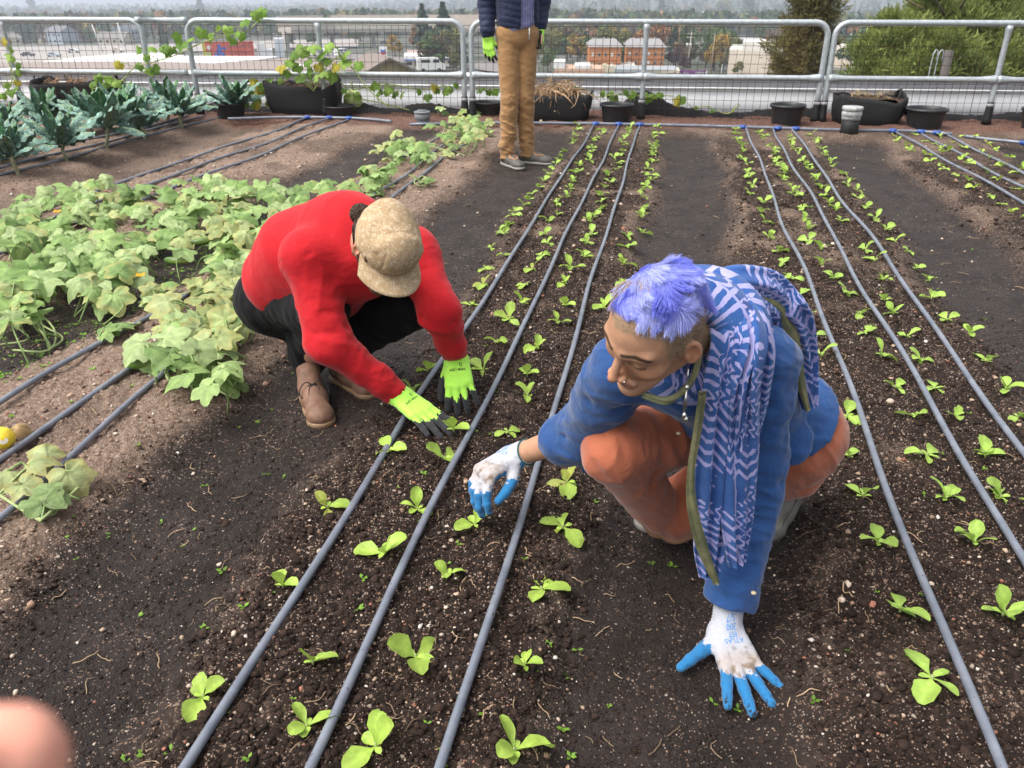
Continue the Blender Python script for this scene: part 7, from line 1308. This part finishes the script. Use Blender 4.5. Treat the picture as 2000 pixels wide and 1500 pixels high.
def build_stander():
    b=PG(1010,322); b[2]=-.05; s=1.06; ff=norm(A(.42,-.9,0)); rr=A(1,0,0); root=person_root("person standing in tan work trousers, open navy quilted jacket and neon gloves",b)
    X=lambda x,y,z: b+A(x,y,z)*s
    J=dict(Ra=X(-.075,-.03,.09),La=X(.075,.06,.09),Rk=X(-.060,-.045,.50),Lk=X(.062,.01,.50),Rh=X(-.065,.0,.92),Lh=X(.065,.03,.92),pc=X(0,.02,.96),cc=X(-.005,.03,1.30),nb=X(0,.03,1.49),Rs=X(-.17,.02,1.42),Ls=X(.17,.06,1.42),Re=X(-.225,.05,1.15),Le=X(.175,.10,1.15),Rw=X(-.222,-.02,.945),Lw=X(.165,.05,.985))
    Hc=X(.01,-.01,1.645); f=ff; w=A(0,0,1); M=np.stack([np.cross(w,f),f,w],1); skin=(.46,.27,.18)
    S=SDF(); head_sdf(S,Hc,M); S.cone(Hc+A(0,.02,-.07),J['nb'],.055,.06,.03); S.cone(J['nb'],J['cc'],.07,.11,.03); S.cone(J['Ls'],J['Rs'],.055,.055,.03); S.cone(J['cc'],J['pc'],.11,.115,.04)
    for a,c,r0,r1 in (('Ls','Le',.048,.040),('Le','Lw',.040,.028),('Rs','Re',.048,.040),('Re','Rw',.040,.028),('Lh','Lk',.075,.052),('Rh','Rk',.075,.052),('Lk','La',.05,.036),('Rk','Ra',.05,.036)): S.cone(J[a],J[c],r0,r1,.015)
    HR=(J['Rw'],A(.10,-.12,-1),norm(A(-.35,-.9,0)),A(1,-.2,0)); HL=(J['Lw'],A(.02,.02,-1),norm(A(.75,.55,.1)),A(-.2,-1,0))
    cu=((.2,.3,.2),(.25,.3,.2),(.25,.3,.2),(.25,.3,.2)); hand(S,*HR,1.03,cu,rad=.8); hand(S,*HL,1.03,((.7,.8,.5),)*4,rad=.8)
    V,Fq=S.mesh(.006); V=lap(V,Fq,1); N=vnormals(V,Fq); fc=face_col(Hc,M,1.,skin,(.05,.035,.025),(.40,.19,.15)); C=fc(V,N); link('body',mk_mesh('body',V,Fq.astype(np.int32),'skin',C),root)
    Q=SDF(); Q.ell(Hc+A(0,0,.045)-f*.02,A(.084,.084,.075),None,.01); Q.plane(Hc+f*.055,norm(f*1-A(0,0,.4))); sdf_obj('hair',Q,.005,'hair',root,(.05,.035,.025),lambda V,N:.004*fbm(V,60,3))
    Tr=SDF(); Tr.cone(J['Rh']+A(0,0,.03),J['Lh']+A(0,0,.03),.105,.105,.03); Tr.cone(X(0,.015,.93),X(0,.015,1.03),.125,.130,.03)
    for a in 'RL': Tr.cone(J[a+'h'],J[a+'k'],.098,.074,.012); Tr.cone(J[a+'k'],J[a+'a']+A(0,0,.05),.072,.066,.012); Tr.cone(J[a+'a']+A(0,0,.06),J[a+'a']+A(0,0,-.02),.068,.062,.012)
    Tr.plane(X(0,0,1.045),A(0,0,1)); Tr.plane(J['Ra']+A(0,0,-.04),A(0,0,-1))
    def dt(V,N):
        z=V[:,2]-b[2]; low=np.clip((.75-z)/.6,0,1); return wrinkle(V,norm(A(.35,.2,1)),20,.0055,3)*(.25+low)+wrinkle(V,norm(A(-.4,.2,1)),13,.005,9)*(.2+low)+.0015*fbm(V,20,3)
    tr=sdf_obj('trousers',Tr,.006,'tan_canvas',root,None,dt,2)
    for a,sg,h in (('R',-1,(.50,-.86)),('L',1,(.93,-.35))):
        d=norm(A(h[0],h[1],0)); an=J[a+'a']*A(1,1,0)+A(0,0,b[2]); shoe(root,an-d*.07,an+d*.235,A(0,0,1),col=(.105,.098,.085),sole_col=(.34,.32,.29),toecap=None,collar=J[a+'a']+A(0,0,.02),w=.05)
        m=MB(); m.tube(bez([an+d*.03+A(0,0,.10),an+d*.10+np.cross(d,A(0,0,1))*.03+A(0,0,.075),an+d*.15+A(0,0,.07),an+d*.10-np.cross(d,A(0,0,1))*.03+A(0,0,.075),an+d*.03+A(0,0,.10)],20),.010,6,col=(.36,.19,.10)); m.obj('shoe_strap','leather',root)
    Sh=SDF(); Sh.cone(X(0,.015,1.02),J['cc'],.138,.138,.04); Sh.plane(X(.03,0,.985),norm(A(.25,0,-1))); sdf_obj('shirt',Sh,.006,'stripe_shirt',root,None,lambda V,N:wrinkle(V,A(0,0,1),14,.004,3))
    Jk=SDF(); Jk.cone(X(0,.03,1.05),J['cc'],.165,.165,.05); Jk.cone(J['Ls'],J['Rs'],.085,.085,.05); Jk.cone(J['nb']+A(0,0,.02),J['cc'],.085,.14,.04)
    for a in 'RL': Jk.cone(J[a+'s'],J[a+'e'],.080,.072,.03); Jk.cone(J[a+'e'],J[a+'w']+A(0,0,.03),.070,.056,.02)
    Jk.cone(X(0,.02,.90),J['cc']+A(0,0,.05),.142,.142,.006,True); fd=norm(A(.62,-.78,0)); Jk.box(X(.02,.0,1.2)+fd*.16,A(.075,.17,.42),np.stack([norm(np.cross(A(0,0,1),fd)),fd,A(0,0,1)],1),.02,.01,True)
    Jk.plane(X(-.02,0,.955),norm(A(.12,.0,-1))) ; Jk.cone(X(-.215,.22,1.12),X(-.20,.12,1.30),.05,.07,.05)
    def dj(V,N):
        z=V[:,2]; q=.0045*np.abs(np.sin((z+.02*np.sin(V[:,0]*9))*math.pi/.045))**.5; return q+.004*fbm(V,14,3)
    jk=sdf_obj('jacket',Jk,.0055,'navy_quilt',root,None,dj,1)
    MB().tube([X(.085,-.155,1.0),X(.085,-.158,.92)],.0045,6,col=(.5,.5,.52)).obj('zip_pull','rubber',jk)
    for h,seed,c_ in ((HR,2,cu),(HL,3,((.7,.8,.5),)*4)):
        G=SDF(); ch,frm=hand(G,*h,1.08,c_,(.12,.02,-.08,-.2),(.5,.3,.2),1.2); G.cone(h[0]+A(0,0,.035),h[0]+A(0,0,-.01),.045,.042,.015); sdf_obj('glove',G,.004,'knit',root,glove_col(ch,frm,NEON,(.03,.026,.024),.42,-.15,0,seed))
    reparent_all(root)
def build_photographer():
    tip=PD(2,1498,.085); D=norm(cU*.72+cR*.62+cB*-.1); w=tip-D*.19; root=person_root("blurred fingertip of the photographer's hand poking into the lower corner",w); S=SDF(); Nn=norm(cB*.9+cU*.2-cR*.3)
    ch,fr=hand(S,w,D,Nn,cR,1.0,((.05,.05,.05),(1.3,1.4,.8),(1.3,1.4,.8),(1.3,1.4,.8)),(.0,0,-.05,-.1),(.5,.7,.6)); S.cone(w-D*.25-cU*.05,w,.042,.03,.02); sh=tip-ch[0][3]; sdf_obj('hand_skin',S,.003,'skin',root,(.78,.36,.26))
    for o in root.children: o.location=Vector(sh)
    q=SDF(); t=ch[0][3]; q.ell(t+Nn*.0078-D*.002,A(.0065,.0095,.0016),np.stack([np.cross(D,Nn),D,Nn],1)); o=sdf_obj('fingernail',q,.001,'skin',root,(.85,.50,.42)); o.location=Vector(sh); reparent_all(root)
import time as _t
def run(f,*a):
    t=_t.time(); f(*a); print('T',f.__name__,round(_t.time()-t,1))
for f in (build_sky,build_soil,build_scatter,build_hoses,build_seedlings,build_cucumbers,build_kale,build_fence,build_rooftop_items,build_terrain,build_town,people_mats,build_woman,build_man,build_stander,build_photographer): run(f)
